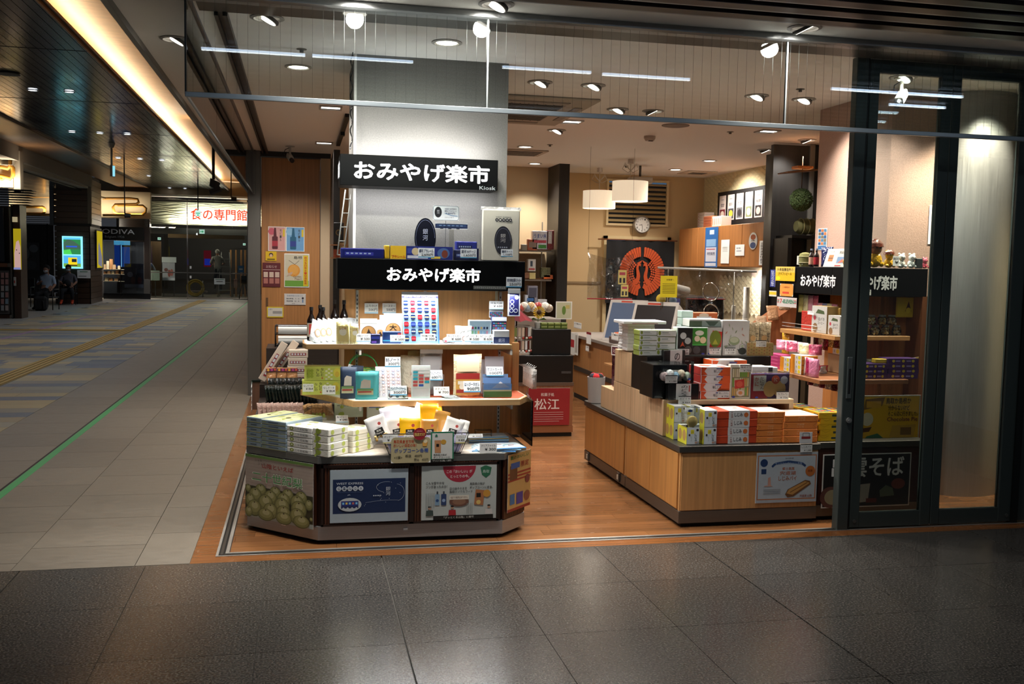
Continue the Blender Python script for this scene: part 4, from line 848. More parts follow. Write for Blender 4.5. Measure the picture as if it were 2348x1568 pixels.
def popd(c,lab=True):
    def f(cv):
        if lab:cv.poly([(.3,.27),(.72,.3),(.7,.55),(.28,.52)],'#17140f');cv.tx('鳥取',.36,.42,.6,.5,'#e8e4d8',.01);cv.tx('Popcorn',.33,.32,.66,.4,'#e8e4d8',.01)
        cv.ell(.62,.7,.08,'#c05048',n=12)
    return f
def corn(seed):
    mb=MB();r=random.Random(seed)
    for i in range(14):mb.ball((r.uniform(-.035,.035),-.017-r.uniform(0,.003),.012+r.uniform(0,.03)),.0085,r.choice(('#e8cf8a','#f0e0b0','#c89a4a')),'satin',6,4)
    return mb
POP=[(878,.14,.115,.15,'#e9e6e2',-.35,.1,'white popcorn pouch leaning out of the left end of the basket'),(912,.15,.11,.13,'#ddd6cc',-.1,.0,'clear fronted popcorn pouch second from the left in the basket'),(938,.13,.12,.13,'#f0b61a',.06,.05,'bright yellow popcorn pouch at the front of the basket'),
       (985,.15,.1,.12,'#b8853e',.02,-.05,'kraft brown popcorn pouch at the front of the basket'),(1028,.14,.11,.13,'#e6e6e0',.38,.0,'white popcorn pouch tilted right in the basket'),(1058,.17,.07,.11,'#eceae4',.3,.4,'white popcorn pouch at the far right edge of the basket'),
       (905,.26,.12,.15,'#dcd9e6',-.2,.1,'pale lilac popcorn pouch standing at the back left of the basket'),(935,.28,.11,.14,'#e6e4ee',.1,.1,'white unlabelled pouch at the back of the basket'),(955,.27,.11,.16,'#e2e0e4',.35,.1,'grey white popcorn pouch tilted at the back of the basket'),
       (985,.25,.11,.16,'#f0b61a',.0,.1,'yellow popcorn pouch standing tall at the back of the basket'),(1000,.29,.11,.15,'#e8ae16',-.15,.1,'second yellow pouch peeping out behind the tall yellow one'),(1005,.2,.09,.13,'#b8853e',.25,.1,'kraft brown pouch half hidden behind the front brown pouch')]
for i,(px,Y,w,h,c,tilt,yaw,lb)in enumerate(POP):
    p=at(px,990,Y=Y);t=thing('popcorn_pouch',lb,'pouch',(p.x,Y,CT+(.07 if i<6 else .1)));t.rotation_euler=(-.12,tilt,yaw)
    obj(pouch(w,h,.045,c,'gloss' if i>1 else 'satin',None,6,.22,i),'pouch_body',t)
    if i<6 and i!=5:mb=MB();cv=Cv(mb,(-w/2,-.03,0),(1,0,0),(0,.08,1),w,h);popd(c)(cv);obj(mb,'label_print',t)
    if i in(0,1):obj(corn(i),'popcorn_window',t,kind='stuff')
for x0,x1,t_,lb in((878,912,'ポップコーン','first white price card clipped to the basket, at its left'),(926,958,'ポップコーン','second white price card clipped to the basket, half behind the beige board'),(1045,1066,'ポップコーン','white price card clipped to the right end of the basket')):
    cardpx('price_card',lb,'price card',x0,997,x1,1016,tag_draw(t_,'¥ 400',band='#e0d48a'),Y=.082)
def d_board(cv):
    cv.rrect(0,0,1,1,.1,'#b8ab84');cv.tx('鳥取県倉吉市発',.06,.76,.58,.9,'#c05030',.02);cv.tx('おいしい鳥取の味！',.06,.62,.64,.75,'#c05030',.02)
    cv.tx('ポップコーン各種',.08,.4,.94,.57,'#2450a0',.02);cv.tx('<1袋>',.08,.16,.28,.28,'#333028',.01);cv.tx('税抜　400円',.36,.22,.78,.33,'#333028',.02);cv.tx('税込　432円',.58,.07,.94,.18,'#333028',.02)
    cv.poly([(.8,.64),(.9,.64),(.92,.82),(.79,.8)],'#d8902c');[cv.line([(.82+.03*i,.65),(.815+.035*i,.8)],.002,'#f0d080')for i in range(3)];cv.ell(.86,.84,.05,'#e8d8b0')
cardpx('price_board','beige rounded board with blue popcorn lettering and 400 yen price leaning at the counter edge','price board',897,1003,987,1060,d_board,Y=.075,m='paper')
a=at(948,981,Y=.07);b=at(976,1008,Y=.07);t=MB();r_=(b.x-a.x)/2;cv=Cv(t,(-r_,0,-r_),(1,0,0),(0,0,1),2*r_,2*r_);t.lathe([(0,0),(r_,0),(r_,.002),(0,.002)],'#9c2430','paper',n=28,axis='y');t.v=[(x,-y,z)for x,y,z in t.v];cv.k=3;cv.tx('当店だけ',.08,.32,.92,.6,'#e8d070',.03);cv.tx('鳥取県内',.25,.66,.75,.78,'#d88088',.01)
obj(t,'round_tag',loc=((a.x+b.x)/2,.068,(a.z+b.z)/2),label='round dark red tag with yellow lettering above the beige popcorn board',cat='tag')
def d_gr(cv):cv.rect(0,0,1,1,'#2a7a58');cv.rect(.06,.1,.94,.95,'#d6d6d0');cv.rect(0,-.02,1,.09,'#14120f');cv.tx('「グッとくる山陰」に掲載',.08,.01,.9,.07,'#c8c8c0',.01);cv.poly([(.18,.3),(.44,.3),(.44,.72),(.16,.72)],'#c08a60');cv.ell(.55,.66,.12,'#c8983c',ry=.08);cv.rect(.24,.5,.36,.6,'#1c1814');cv.tx('鳥取県の味が',.12,.2,.7,.27,'#333333',.01);cv.tx('ポップコーンに',.12,.12,.85,.19,'#333333',.02);cv.poly([(.18,.84),(.3,.84),(.28,.9),(.24,.92),(.2,.9)],'#2a7a58')
cardpx('notice_card','white notice in a green frame leaning on the popcorn basket','notice',988,990,1040,1058,d_gr,Y=.078)
# ---- flat clear files fanned out at the right
rf=random.Random(6)
def d_file(i):
    def f(cv):
        cv.rect(0,0,1,1,'#c9dbe4');cv.rect(0,0,1,.12,['#3a78b8','#8ab8d0'][i%2])
        for k in range(10):x,y=rf.uniform(.05,.8),rf.uniform(.15,.85);cv.rect(x,y,x+rf.uniform(.06,.16),y+.05,rf.choice(['#3a6aa8','#b84a40','#40a0b0','#28407a','#d8a040','#e8eef0','#e8eef0']))
    return f
for i in range(7):
    mb=MB();w,d=.25,.17;mb.box(-w/2,w/2,0,d,0,.0022,'#b9d4e2','gloss');cv=Cv(mb,(-w/2,0,.0024),(1,0,0),(0,1,0),w,d,'gloss');d_file(i)(cv)
    obj(mb,'clear_file',loc=(1.475+.012*i,.13+.015*(i%3),CT+.0026*i),rz=-.15+.05*i,label='pale blue printed clear file in the fanned front pile, '+(ordn(i)if i<6 else 'topmost'),cat='clear file',group='clear files fanned at the counter right')
for i in range(8):
    mb=MB();w,d=.24,.14;mb.box(-w/2,w/2,0,d,0,.004,['#a8c8dc','#2c5a90','#c8b060','#5a90b8'][i%4],'gloss');cv=Cv(mb,(-w/2,0,.0042),(1,0,0),(0,1,0),w,d,'gloss');d_file(i)(cv)
    obj(mb,'clear_file',loc=(1.5,.4+.004*(i%3),CT+.0045*i),rz=-.04+.012*i,label='blue printed clear file in the neat rear pile, '+(ordn(i)if i<7 else 'topmost'),cat='clear file',group='clear files in the rear pile')
t=MB();t.box(-.05,.05,0,.05,.036,.038,'#eef2f2','clear');t.box(-.05,-.047,0,.05,0,.036,'#eef2f2','clear');t.box(.047,.05,0,.05,0,.036,'#eef2f2','clear');obj(t,'acrylic_stand',loc=(1.47,.42,CT+.038),label='small clear acrylic riser on the rear pile of files',cat='stand')
for x0,y0,x1,y1,Y,lb in((1100,1016,1139,1038,.11,'white price card in front of the fanned clear files'),(1073,995,1107,1003,.37,'white price card in front of the rear pile of files')):
    cardpx('price_card',lb,'price card',x0,y0,x1,y1,tag_draw('クリアファイル','¥ 300',band=None),Y=Y)
# hanging towels and films beyond the right end of the counter
for i in range(4):
    mb=pouch(.1,.22,.01,['#4a3428','#1c1820','#c8a0a8','#2c2a44'][i],'film',None,3,seed=i)
    obj(mb,'hanging_pack',loc=(1.765+.012*i,.45+.09*i,.53),rz=1.45,label='narrow wrapped pack hanging on the right end of the shelving, '+['nearest','second','third','farthest'][i]+' from the front',cat='hanging pack')
for i in range(6):
    mb=MB();mb.tube([(0,0,0),(.05,0,.004),(.06,0,.012)],.002,'#b8b8b4','steel',5);pb=pouch(.035,.12,.006,'#cfc8c0','film',None,3);mb.add([(x+.045,y,z-.125)for x,y,z in pb.v],pb.f,'#cfc8c0','film',True)
    obj(mb,'hook_pack',loc=(1.745,.5+.045*i,.93),label='thin pack on a peg at the right side of the shelving, '+['first','second','third','fourth','fifth','sixth'][i]+' from the front',cat='hanging pack',group='packs on the side pegs')
# ---- middle shelf goods (z .77)
MZ=.771
def d_cake(cv):cv.rect(0,0,1,1,'#cfd765');cv.vt('なしのケーキ'[:3],.32,.25,.4,.85,'#3c4426',.01);cv.vt('なしと',.44,.3,.52,.9,'#3c4426',.01);[cv.ell(.12+.08*(i%2),.3+.2*(i//2),.045,'#a8b83c',n=10)for i in range(6)];[cv.rect(.56+.07*i,.05+.14*(j*2+i%2),.62+.07*i,.17+.14*(j*2+i%2),'#eef0c8')for i in range(3)for j in range(3)];cv.ell(.88,.55,.1,'#e6d850',ry=.34);cv.ell(.88,.45,.06,'#d8b840',ry=.2);cv.ell(.48,.18,.025,'#d07a40',n=10)
for j,(x0,x1,lb)in enumerate(((693,781,'yellow green pear cake box, lower of two at the left of the middle shelf'),(698,783,'yellow green pear cake box, upper of two at the left of the middle shelf'))):
    a=at(x0,868,Y=.56);b=at(x1,905,Y=.56);w=b.x-a.x
    obj(bx(w,.1,.083,'#cfd765',draw=d_cake,ch=.003),'pear_cake_box',loc=((a.x+b.x)/2,.57,MZ+.0845*j),label=lb,cat='box')
for x0,x1,y0,y1,lb in((694,719,880,898,'white price card before the pear cake boxes, left'),(739,769,884,904,'white price card before the pear cake boxes, right')):
    cardpx('price_card',lb,'price card',x0,y0,x1,y1,tag_draw('なしケーキ','¥ 864',band=None),Y=.5)
def d_tea(c1):return lambda cv:[cv.poly([(.2,.42),(.66,.42),(.66,.7),(.36,.74),(.24,.66)],'#d8cfc0'),cv.rect(.06,.18,.78,.4,'#c8c6a0'),cv.rect(.06,.33,.78,.4,'#7a9a60'),cv.rect(.1,.26,.7,.31,'#b04038')]
for x0,x1,y0,Y,c,lb,d in((780,818,841,.4,'#1d2f48','dark navy tea pouch at the front of the middle shelf',d_tea(0)),(805,833,838,.48,'#1a2a40','second navy pouch half behind the first on the middle shelf',None),(815,866,852,.36,'#3f9a9c','teal tea pouch at the front corner of the middle shelf',d_tea(1)),(845,869,850,.43,'#338a8e','second teal pouch directly behind the first',None)):
    a=at(x0,y0,Y=Y);b=at(x1,905,Y=Y);obj(pouch(b.x-a.x,a.z-MZ,.04,c,'satin',d,6,.2),'tea_pouch',loc=((a.x+b.x)/2,Y,MZ),label=lb,cat='pouch',rz=.05)
# green plastic basket on a chain
gb=thing('plastic_basket','small bright green plastic basket hanging on a chain under the top shelf','basket',(at(832,850,Y=.6).x,.6,.872))
mb=MB()
for z,r_ in((0,.055),(.025,.064),(.05,.072)):mb.tube([(r_*math.cos(i*math.pi/8)*1.25,r_*math.sin(i*math.pi/8)*.8,z)for i in range(17)],.0022,'#4ed478','gloss',5)
for i in range(22):a_=2*math.pi*i/22;mb.tube([(.055*1.25*math.cos(a_),.055*.8*math.sin(a_),0),(.072*1.25*math.cos(a_+.14),.072*.8*math.sin(a_+.14),.05)],.0014,'#4ed478','gloss',4)
for s in(-1,1):mb.tube([(.085*math.cos(i*math.pi/10),s*.03*math.sin(i*math.pi/10)+s*.02,.05+.085*math.sin(i*math.pi/10))for i in range(11)],.0028,'#4ed478','gloss',5)
obj(mb,'basket_body',gb);mb=MB();[mb.tube([(0,0,.13+i*.012),(.003*(i%2*2-1),0,.136+i*.012),(0,0,.142+i*.012)],.0015,'#a8a8a4','steel',4)for i in range(5)];obj(mb,'chain',gb)
for i in range(3):mb=MB();mb.ball((-.03+.03*i,0,.03),.026,'#c4d46a','satin',10,7);obj(mb,'soap_ball',loc=gb.location,label='pale green pear shaped ball in the green basket, '+['left','middle','right'][i],cat='ball')
card('price_card','white price card with a wooden clip hooked on the green basket','price card',at(794,852,Y=.5),(1,0,-.35),(.3,-.2,1),.085,.05,tag_draw('なし石けん','¥ 500',band=None))
# sheets, packs and cards on the orange mat
def d_sheet(cv):
    cv.rect(0,0,1,1,'#ece6ea');r=random.Random(3)
    for j in range(9):
        for i in range(5):cv.ell(.1+.2*i,.08+.1*j,.055,r.choice(['#d8a8a8','#c8bcd8','#a8b8d8','#e0c0b8']),n=12);cv.ell(.1+.2*i,.08+.1*j,.035,'#f4f0f2',n=10)
a=at(863,830,Y=.45);b=at(920,900,Y=.45);card('sticker_sheet','white sheet of pale round stickers leaning behind the small charm box','sticker sheet',(a.x,.43,MZ),(1,0,0),(-.03,.18,1),b.x-a.x,a.z-b.z,d_sheet,th=.003,m='gloss')
cardpx('price_card','blue handwritten 300 yen price card above the round stickers','price card',883,818,918,841,jtag('B5ノート','300円'),Y=.46)
for x0,y0,x1,y1,Y,c,lb,dr in((918,815,963,880,.58,'#e9e6d2','cream wrapped hand towel with small red figures',lambda cv:cv.poly([(.5,.5),(.6,.7),(.7,.5)],'#b85a50')),(935,804,963,840,.66,'#d3cf94','yellow green wrapped pack at the back of the middle shelf',None),(963,797,1013,890,.56,'#e6e6ea','tall grey white wrapped pack standing in the middle of the shelf',lambda cv:[cv.rect(.12,.1,.88,.82,'#c0c0c4'),cv.rect(0,.88,1,.98,'#f2f2f4')]),
                                  (1040,812,1103,905,.42,'#d9c4a0','beige towel in clear wrap with red and yellow train print',lambda cv:[cv.rect(.08,.42,.92,.56,'#a8302c'),cv.rect(.08,.06,.92,.42,'#c89a48'),cv.rect(.15,.3,.85,.38,'#f0e8d8'),cv.rect(.1,.1,.9,.18,'#9c2c28'),cv.rect(.1,.6,.9,.92,'#e6d2b0'),cv.ell(.3,.25,.1,'#e8e0d0')])):
    a=at(x0,y0,Y=Y);b=at(x1,y1,Y=Y);obj(pouch(b.x-a.x,a.z-MZ,.03,c,'film',dr,5,.06,int(x0)),'towel_pack',loc=((a.x+b.x)/2,Y,MZ),label=lb,cat='towel pack')
def d_amen(cv):
    cv.rect(0,0,1,1,'#dfe9e6');r=random.Random(8)
    for j in range(6):
        for i in range(3):cv.rrect(.08+.31*i,.36+.1*j,.33+.31*i,.43+.1*j,.02,r.choice(['#3aa8c0','#c05a5a','#3a5aa8','#e0e4e4','#58b8c8']))
    cv.rect(.05,.05,.95,.3,'#c8c4c4')
bpx('stationery_pack','clear standing pack with rows of small turquoise and red train stickers','sticker pack',944,838,986,905,.38,.015,'#dfe9e6',z=MZ,m='gloss',draw=d_amen)
def clearbox(name,lb,x0,y0,x1,y1,Y,z=MZ,dep=.05):
    a=at(x0,y0,Y=Y);b=at(x1,y1,Y=Y);t=thing(name,lb,'box',((a.x+b.x)/2,Y,z));w=b.x-a.x;h=a.z-b.z
    mb=MB();mb.box(-w/2,w/2,0,dep,0,h,'#eef2f2','clear');obj(mb,'clear_case',t);mb=MB()
    for i in range(5):mb.ball((-w*.35+i*w*.17,dep*.5,h*(.3+.1*(i%2))),h*.22,['#c0a8a8','#e0e0e0','#8ab0c8','#d8c8b0','#b8c8b8'][i],'film',7,5)
    obj(mb,'charm',t,kind='stuff');return t
clearbox('charm_box','clear box of small wrapped charms at the front of the middle shelf',890,878,936,905,.34)
cardpx('price_card','blue handwritten 300 yen card in front of the clear charm box','price card',895,884,933,906,jtag('トレインアートチャーム','300円'),Y=.33)
cardpx('price_card','blue handwritten 600 yen card before the tall grey pack','price card',984,848,1015,872,jtag('アメニティセット','600円'),Y=.4)
cardpx('price_card','blue handwritten 900 yen card on the beige towel','price card',1064,873,1102,899,jtag('はっぴータオル','900円'),Y=.35)
cardpx('price_card','blue handwritten 100 yen postcard price card','price card',1116,840,1154,862,jtag('ポストカード','100円'),Y=.42)
cardpx('price_card','white printed price card lying near the middle of the orange mat','price card',995,886,1031,907,tag_draw('ステッカー','¥ 700',band=None),Y=.34)
bpx('acrylic_stand','clear acrylic stand behind the tall grey pack','stand',986,858,1018,888,.48,.04,'#eef2f2',z=MZ,m='clear')
for i in range(3):
    mb=MB();mb.box(-.04,.04,0,.06,0,.003,'#dfe6ea','film');obj(mb,'sticker_pack',loc=(at(1040,900,Y=.38).x-.015*i,.36+.01*i,MZ+.001+i*.0035),rz=.3-.2*i,label='flat wrapped sticker pack on the orange mat, '+['lowest','middle','top'][i]+' of three',cat='sticker pack')
for x0,y0,x1,y1,Y,dr,lb in((1114,817,1157,845,.52,lambda cv:cv.rect(0,0,1,1,'#d8dce8'),'white envelope behind the postcard price card'),(1100,824,1116,880,.55,lambda cv:cv.rect(0,0,1,1,'#d0d2da'),'white envelope edge left of the postcards'),(1108,858,1166,880,.42,lambda cv:cv.rect(0,0,1,1,'#7f9cc8'),'pale blue postcard behind the landscape postcard'),
                             (1109,866,1172,905,.385,lambda cv:[cv.rect(0,0,1,.3,'#5a7a48'),cv.rect(0,.3,1,.38,'#c0b890'),cv.rect(0,.38,1,1,'#6a8cc0'),cv.poly([(.3,.45),(.62,.8),(.95,.5)],'#8c9ab8'),cv.poly([(.55,.72),(.62,.8),(.72,.7)],'#e0e0e8')],'landscape postcard of a snowy mountain over green fields')):
    a=at(x0,y0,Y=Y);b=at(x1,y1,Y=Y);card('postcard',lb,'postcard',(a.x,Y,MZ),(1,0,0),(0,.15,1),b.x-a.x,a.z-MZ,dr,th=.002,m='gloss')
bpx('acrylic_stand','clear acrylic holder around the landscape postcards','stand',1109,880,1174,906,.36,.05,'#eef2f2',z=MZ,m='clear')
# ================================================================= goods on the corridor side of the octagonal counter
mb=MB()
for(x0,x1,y0,y1,z0,z1)in((.13,.62,1.0,1.15,CT,.56),(.13,.62,1.15,1.5,CT,.63),(.13,.62,1.5,1.9,CT,.72),(.16,.66,1.9,2.3,CT,.93)):mb.box(x0,x1,y0,y1,z0,z1,'#2a211c','woodx')
obj(mb,'stepped_riser',loc=(0,0,0),label='dark stepped riser full of snack packs on the corridor side of the low counter',cat='riser')
def row(name,lb,cat,grp,x0,x1,n,Y,z,w,h,c,m='film',tilt=-.2,seed=0,yaw=.9,dr=None):
    me=None;r=random.Random(seed)
    for i in range(n):
        if me is None:me=pouch(w,h,.01,c,m,dr,4,.15,seed).mesh(name)
        t=(i+.5)/n;obj(me,name,loc=(x0+(x1-x0)*t,Y+r.uniform(-.005,.005),z),rot=(tilt,r.uniform(-.08,.08),yaw+r.uniform(-.1,.1)),label=f'{lb}, {NTH[i]} from the left',cat=cat,group=grp)
row('cracker_pack','pinkish wrapped cracker pack in the lowest corridor side row','snack pack','pink cracker packs in the lowest side row',.15,.42,9,1.02,.562,.07,.1,'#c8a89c',seed=2)
row('cracker_pack','beige cracker pack with dark edge in the lowest corridor side row','snack pack','beige cracker packs right of the pink ones',.44,.6,7,1.02,.562,.07,.09,'#c09868',seed=4)
row('seaweed_pack','dark green glossy seaweed pack in the middle corridor side row','snack pack','dark seaweed packs in the middle side row',.2,.5,14,1.2,.632,.08,.12,'#18201c',seed=5)
row('seaweed_pack','black glossy pack in the second corridor side row','snack pack','black packs behind the seaweed packs',.22,.5,10,1.34,.632,.09,.15,'#101614',seed=6)
row('rice_cracker_pack','orange flower topped cracker pack on the third step','snack pack','orange packs on the third step',.18,.38,3,1.52,.722,.07,.11,'#c89060',seed=7,yaw=.2,dr=lambda cv:[cv.rect(0,.75,1,.95,'#5c2038'),cv.ell(.2,.85,.12,'#d8a030'),cv.ell(.55,.85,.12,'#a83a78'),cv.ell(.85,.85,.1,'#d05030')])
def d_strip(cv):cv.rect(.1,.3,.9,.62,'#8c2430');[cv.rect(.14+i*.15,.36,.24+i*.15,.56,'#c8ccd0')for i in range(5)]
for i,(x,z,r_)in enumerate(((.2,.74,.5),(.26,.75,.42))):
    obj(bx(.05,.07,.3,'#c9b6a4',draw=lambda cv:[cv.rect(.3,.12,.7,.7,'#8c2430')]+[cv.rect(.36,.16+.11*k,.64,.24+.11*k,'#c8ccd0')for k in range(5)]),'gift_box',loc=(x-.06+.0*i,1.56+.09*i,z),rot=(-.1,.55+.06*i,0),label='long beige gift box with red window strip leaning left, '+['front one','rear one'][i],cat='gift box')
for i in range(4):
    obj(bx(.13,.12,.055,'#cbbba9',draw=d_strip),'gift_box',loc=(.37+.005*i,1.62,.722+.0555*i),label='beige gift box with red window strip lying in a stack, '+(ordn(i)if i<3 else 'topmost'),cat='gift box',group='stacked gift boxes')
# roll holder
t=thing('roll_rack','black wire rack holding white paper rolls near the wooden door panel','rack',(.37,2.08,.932));mb=MB()
for z in(.01,.09,.15):mb.tube([(-.15,-.06,z),(.15,-.06,z),(.15,.08,z),(-.15,.08,z),(-.15,-.06,z)],.0035,'#141416','darkmetal',5)
for x in(-.15,.15):
    for y in(-.06,.08):mb.tube([(x,y,0),(x,y,.15)],.004,'#141416','darkmetal',5)
obj(mb,'rack_frame',t);mb=MB();mb.box(-.14,.14,-.05,.07,.0,.012,'#1a1a1c');obj(mb,'base',t)
for k,z in enumerate((.045,.12)):mb=MB();mb.lathe([(0,-.13),(.032,-.13),(.032,.13),(0,.13)],'#e4e2de','paper',(0,.01,z),16,axis='x');obj(mb,'paper_roll',t)
obj(bx(.34,.16,.2,'#cfc8c4','paper'),'carton',loc=(.36,1.74,.722+.0),label='white carton stacked behind the beige gift boxes',cat='box')if 0 else None
for i,x in enumerate((.5,.535,.57,.605,.64)):
    bottle(.15,.016,'#a85c10','#d0d4d4','#120f0e','honey_bottle','small amber honey bottle with black cap under the top shelf, '+['leftmost','second','middle','fourth','rightmost'][i],'bottle',(x-.03,.9,.77+.0),None,.42,group='amber honey bottles')
mb=MB();mb.box(.42,.68,.86,.96,.735,.769,'#c9a06c','woodx');obj(mb,'side_shelf',label='short wooden side shelf carrying the honey bottles',cat='shelf')
mb=MB();mb.box(-.02,.035,-.02,.02,0,.2,'#6a4a38','woodz');mb.box(-.025,.06,-.03,.03,.2,.212,'#9ab0a8','clear')
t=obj(mb,'card_rack',loc=(.085,1.9,CT),label='narrow brown rack with slanted white cards at the far left end of the counter',cat='rack')
for i in range(6):c_=MB();c_.box(-.004,0,-.05,.03,0,.02,'#e4e2e0');obj(c_,'card',t,loc=(-.022,0,.01+i*.032),rot=(.5,0,0))
# ================================================================= right counter: three units
LW='#c08f5a';RTOP=.497
def unit(lb,x0,x1,y0,y1,doors=0,front='woodz',body=LW,z1=RTOP):
    t=thing('display_counter',lb,'counter',(x0,y0,0));w,d=x1-x0,y1-y0
    mb=MB();mb.box(.03,w-.01,.03,d-.01,0,.03,'#0c0b0a');mb.box(0,w,0,d,.025,.1,'#716a62','steel',.002);obj(mb,'plinth',t)
    mb=MB();mb.box(.006,w-.002,.006,d-.004,.1,.458,body,'woodz');obj(mb,'cabinet_body',t)
    mb=MB();mb.box(-.012,w+.004,-.012,d-.001,.458,z1,'#5c5a56','steel',.003);obj(mb,'countertop',t)
    for k in range(doors):
        a=.03+(d-.04)*k/doors;b=.03+(d-.04)*(k+1)/doors-.006;mb=MB();mb.box(-.004,.006,a,b,.11,.448,'#b98247','woodz',.001);obj(mb,'door',t)
    mb=MB();mb.box(.012,w-.01,-.002,.006,.105,.452,body,'woodz');obj(mb,'front_panel',t)
    return t
unit('light wood display counter at the right front with the framed pie poster',2.62,3.53,.165,1.15,2)
u2=unit('light wood display counter directly behind the front right unit, with two floor sockets',2.62,3.53,1.16,2.16,1)
for y in(.1,.86):
    mb=MB();mb.box(-.012,0,y,y+.05,.035,.1,'#5a544e','darkmetal',.002);mb.box(-.0145,-.012,y+.013,y+.037,.05,.085,'#cfc8b8','paper');obj(mb,'power_socket',u2)
unit('dark fronted display counter behind the glass door carrying the noodle poster',3.54,4.3,.205,.79,0,body='#3a1c14')
def d_pie(cv):
    cv.rect(0,0,1,1,'#a3abb2');cv.rect(.02,.06,.98,.95,'#b06a3c');cv.rect(.035,.08,.965,.93,'#a9b4bc')
    cv.ell(.12,.8,.06,'#1c3660');cv.rect(.08,.58,.16,.68,'#1c3660');cv.line([(.25,.72),(.3,.78),(.52,.82),(.74,.78),(.8,.72)],.014,'#24406c');cv.tx('モンドセレクション 金賞',.3,.76,.74,.81,'#8aa0c0',.01);cv.tx('2019年度',.46,.87,.6,.9,'#444444')
    cv.tx('郷土銘菓',.42,.65,.62,.71,'#a85c34',.008);cv.tx('宍道湖',.38,.55,.64,.63,'#a85c34',.008);cv.tx('しじみパイ',.36,.44,.66,.53,'#a85c34',.01);cv.ell(.88,.62,.08,'#b0642c');cv.tx('銘菓',.84,.6,.92,.65,'#703818',.02)
    cv.poly([(.15,.35),(.19,.35),(.19,.5),(.23,.52),(.24,.35),(.28,.33),(.12,.33)],'#bc9080');cv.poly([(.48,.16),(.52,.1),(.62,.12),(.9,.36),(.88,.42),(.8,.44),(.52,.26)],'#6a4426');cv.poly([(.5,.18),(.6,.15),(.88,.38),(.8,.42),(.54,.26)],'#b08448');cv.line([(.56,.2),(.84,.39)],.004,'#5a3418')
    for k in range(3):cv.rect(.12,.18+.04*k,.4,.19+.04*k,'#777c80')
    cv.tx('宍道湖 山陰',.72,.1,.92,.15,'#8c3c28',.01)
cardpx('poster','framed poster of a shell shaped pie with a blue ribbon on the front right counter','poster',1736,1039,1871,1149,d_pie,Y=.155,th=.003)
def soba(cv):
    cv.rect(0,0,1,1,'#c8ccc8');cv.rect(.012,.02,.988,.98,'#101114');cv.tx('出雲そば',.1,.56,.92,.94,'#d8dcdc',.03)
    cv.ell(.1,.2,.12,'#5a3a34',ry=.2);cv.ell(.12,.2,.09,'#8a8468',ry=.14);cv.ell(.86,.42,.08,'#6a3228',ry=.1);cv.poly([(.66,.18),(.82,.2),(.8,.34),(.72,.4),(.65,.3)],'#54604c');cv.poly([(.4,.08),(.52,.1),(.54,.44),(.38,.42)],'#9a9a90');cv.rect(.5,.08,.62,.16,'#5a1c18')
cardpx('poster','black noodle poster with white brush lettering behind the glass door','poster',1888,1042,2084,1158,soba,Y=.19,th=.003)
def choc(cv):
    cv.rect(0,0,1,1,'#a8a89c');cv.rect(.02,.02,.98,.98,'#c89c18');cv.poly([(.06,.7),(.36,.78),(.4,.96),(.08,.92)],'#7a5a2c');cv.rect(.1,.74,.34,.88,'#c89838')
    cv.tx('鳥取か島根か',.42,.82,.84,.95,'#1a1712',.02);cv.tx('分からないけど',.46,.68,.82,.79,'#1a1712',.02);cv.tx('そこら辺に行きました。',.46,.56,.96,.66,'#1a1712',.02);cv.tx('Chocolate Pie',.45,.45,.96,.54,'#6a2434',.02)
    cv.poly([(.06,.04),(.4,.1),(.3,.2),(.12,.14)],'#2c6a4c');cv.poly([(.5,.12),(.9,.06),(.94,.38),(.54,.36)],'#b08830');cv.rect(.68,.16,.86,.32,'#6a4a20');cv.ell(.12,.5,.1,'#c8c4b0');cv.poly([(.0,.3),(.2,.34),(.16,.24),(.02,.22)],'#4a2818')
cardpx('poster','yellow chocolate pie poster leaning behind the first glass door leaf','poster',1974,907,2106,1013,choc,Y=.3,th=.003)
# ---- risers
def lbox(name,lb,y0,y1,z0,z1,col,dep=.12,m='woodz',X=2.632,**k):
    mb=MB();mb.box(0,dep,0,y1-y0,0,z1-z0,col,m,.002);return obj(mb,name,loc=(X,y0,z0),label=lb,cat='riser',**k)
PW='#cfae88';G_=.499
lbox('display_riser','pale wooden block riser at the corner next to the yellow shell boxes',.5,.812,G_,.728,PW)
lbox('display_riser','pale wooden block riser under the tall black block',.816,1.118,G_,.732,PW)
lbox('display_riser','pale wooden block riser, lower one under a second pale block',1.124,1.5,G_,.732,PW)
lbox('display_riser','pale wooden block riser, upper one beside the maroon boxes',1.124,1.49,.735,.966,PW)
lbox('display_riser','pale wooden block riser under the maroon boxes at the rear',1.505,1.8,G_,.66,PW)
lbox('display_riser','tall black block riser left of the black seafood boxes',.816,1.12,.735,.973,'#131110')
mb=MB();mb.box(2.755,3.5,.45,.8,.703,.733,'#d6bd98','woodx',.002);mb.box(3.47,3.5,.45,.8,G_,.703,'#d6bd98','woodz');mb.box(2.755,2.775,.45,.8,G_,.703,'#d6bd98','woodz')
for v_ in range(1):pass
obj(mb,'step_shelf',loc=(0,0,0),label='pale wooden step shelf across the middle of the right counter',cat='riser')
mb=MB();mb.box(2.755,3.52,.82,1.5,G_,.975,'#12100f','woodx',.002);obj(mb,'step_riser',label='large black riser box behind the step shelf on the right counter',cat='riser')
for z0,z1,y0,y1,lb in((.735,.97,.5,.81,'thin clear acrylic pane standing on the corner riser'),):
    mb=MB();mb.box(-.002,.002,0,y1-y0,0,z1-z0-.07,'#d8dcdc','clear');obj(mb,'acrylic_screen',loc=(2.64,y0,z0),label=lb,cat='pane')
mar=bx(.1,.1,.08,'#3d1220','gloss',draw=lambda cv:cv.rect(.2,.3,.8,.6,'#5a2a34')).mesh('cake_box')
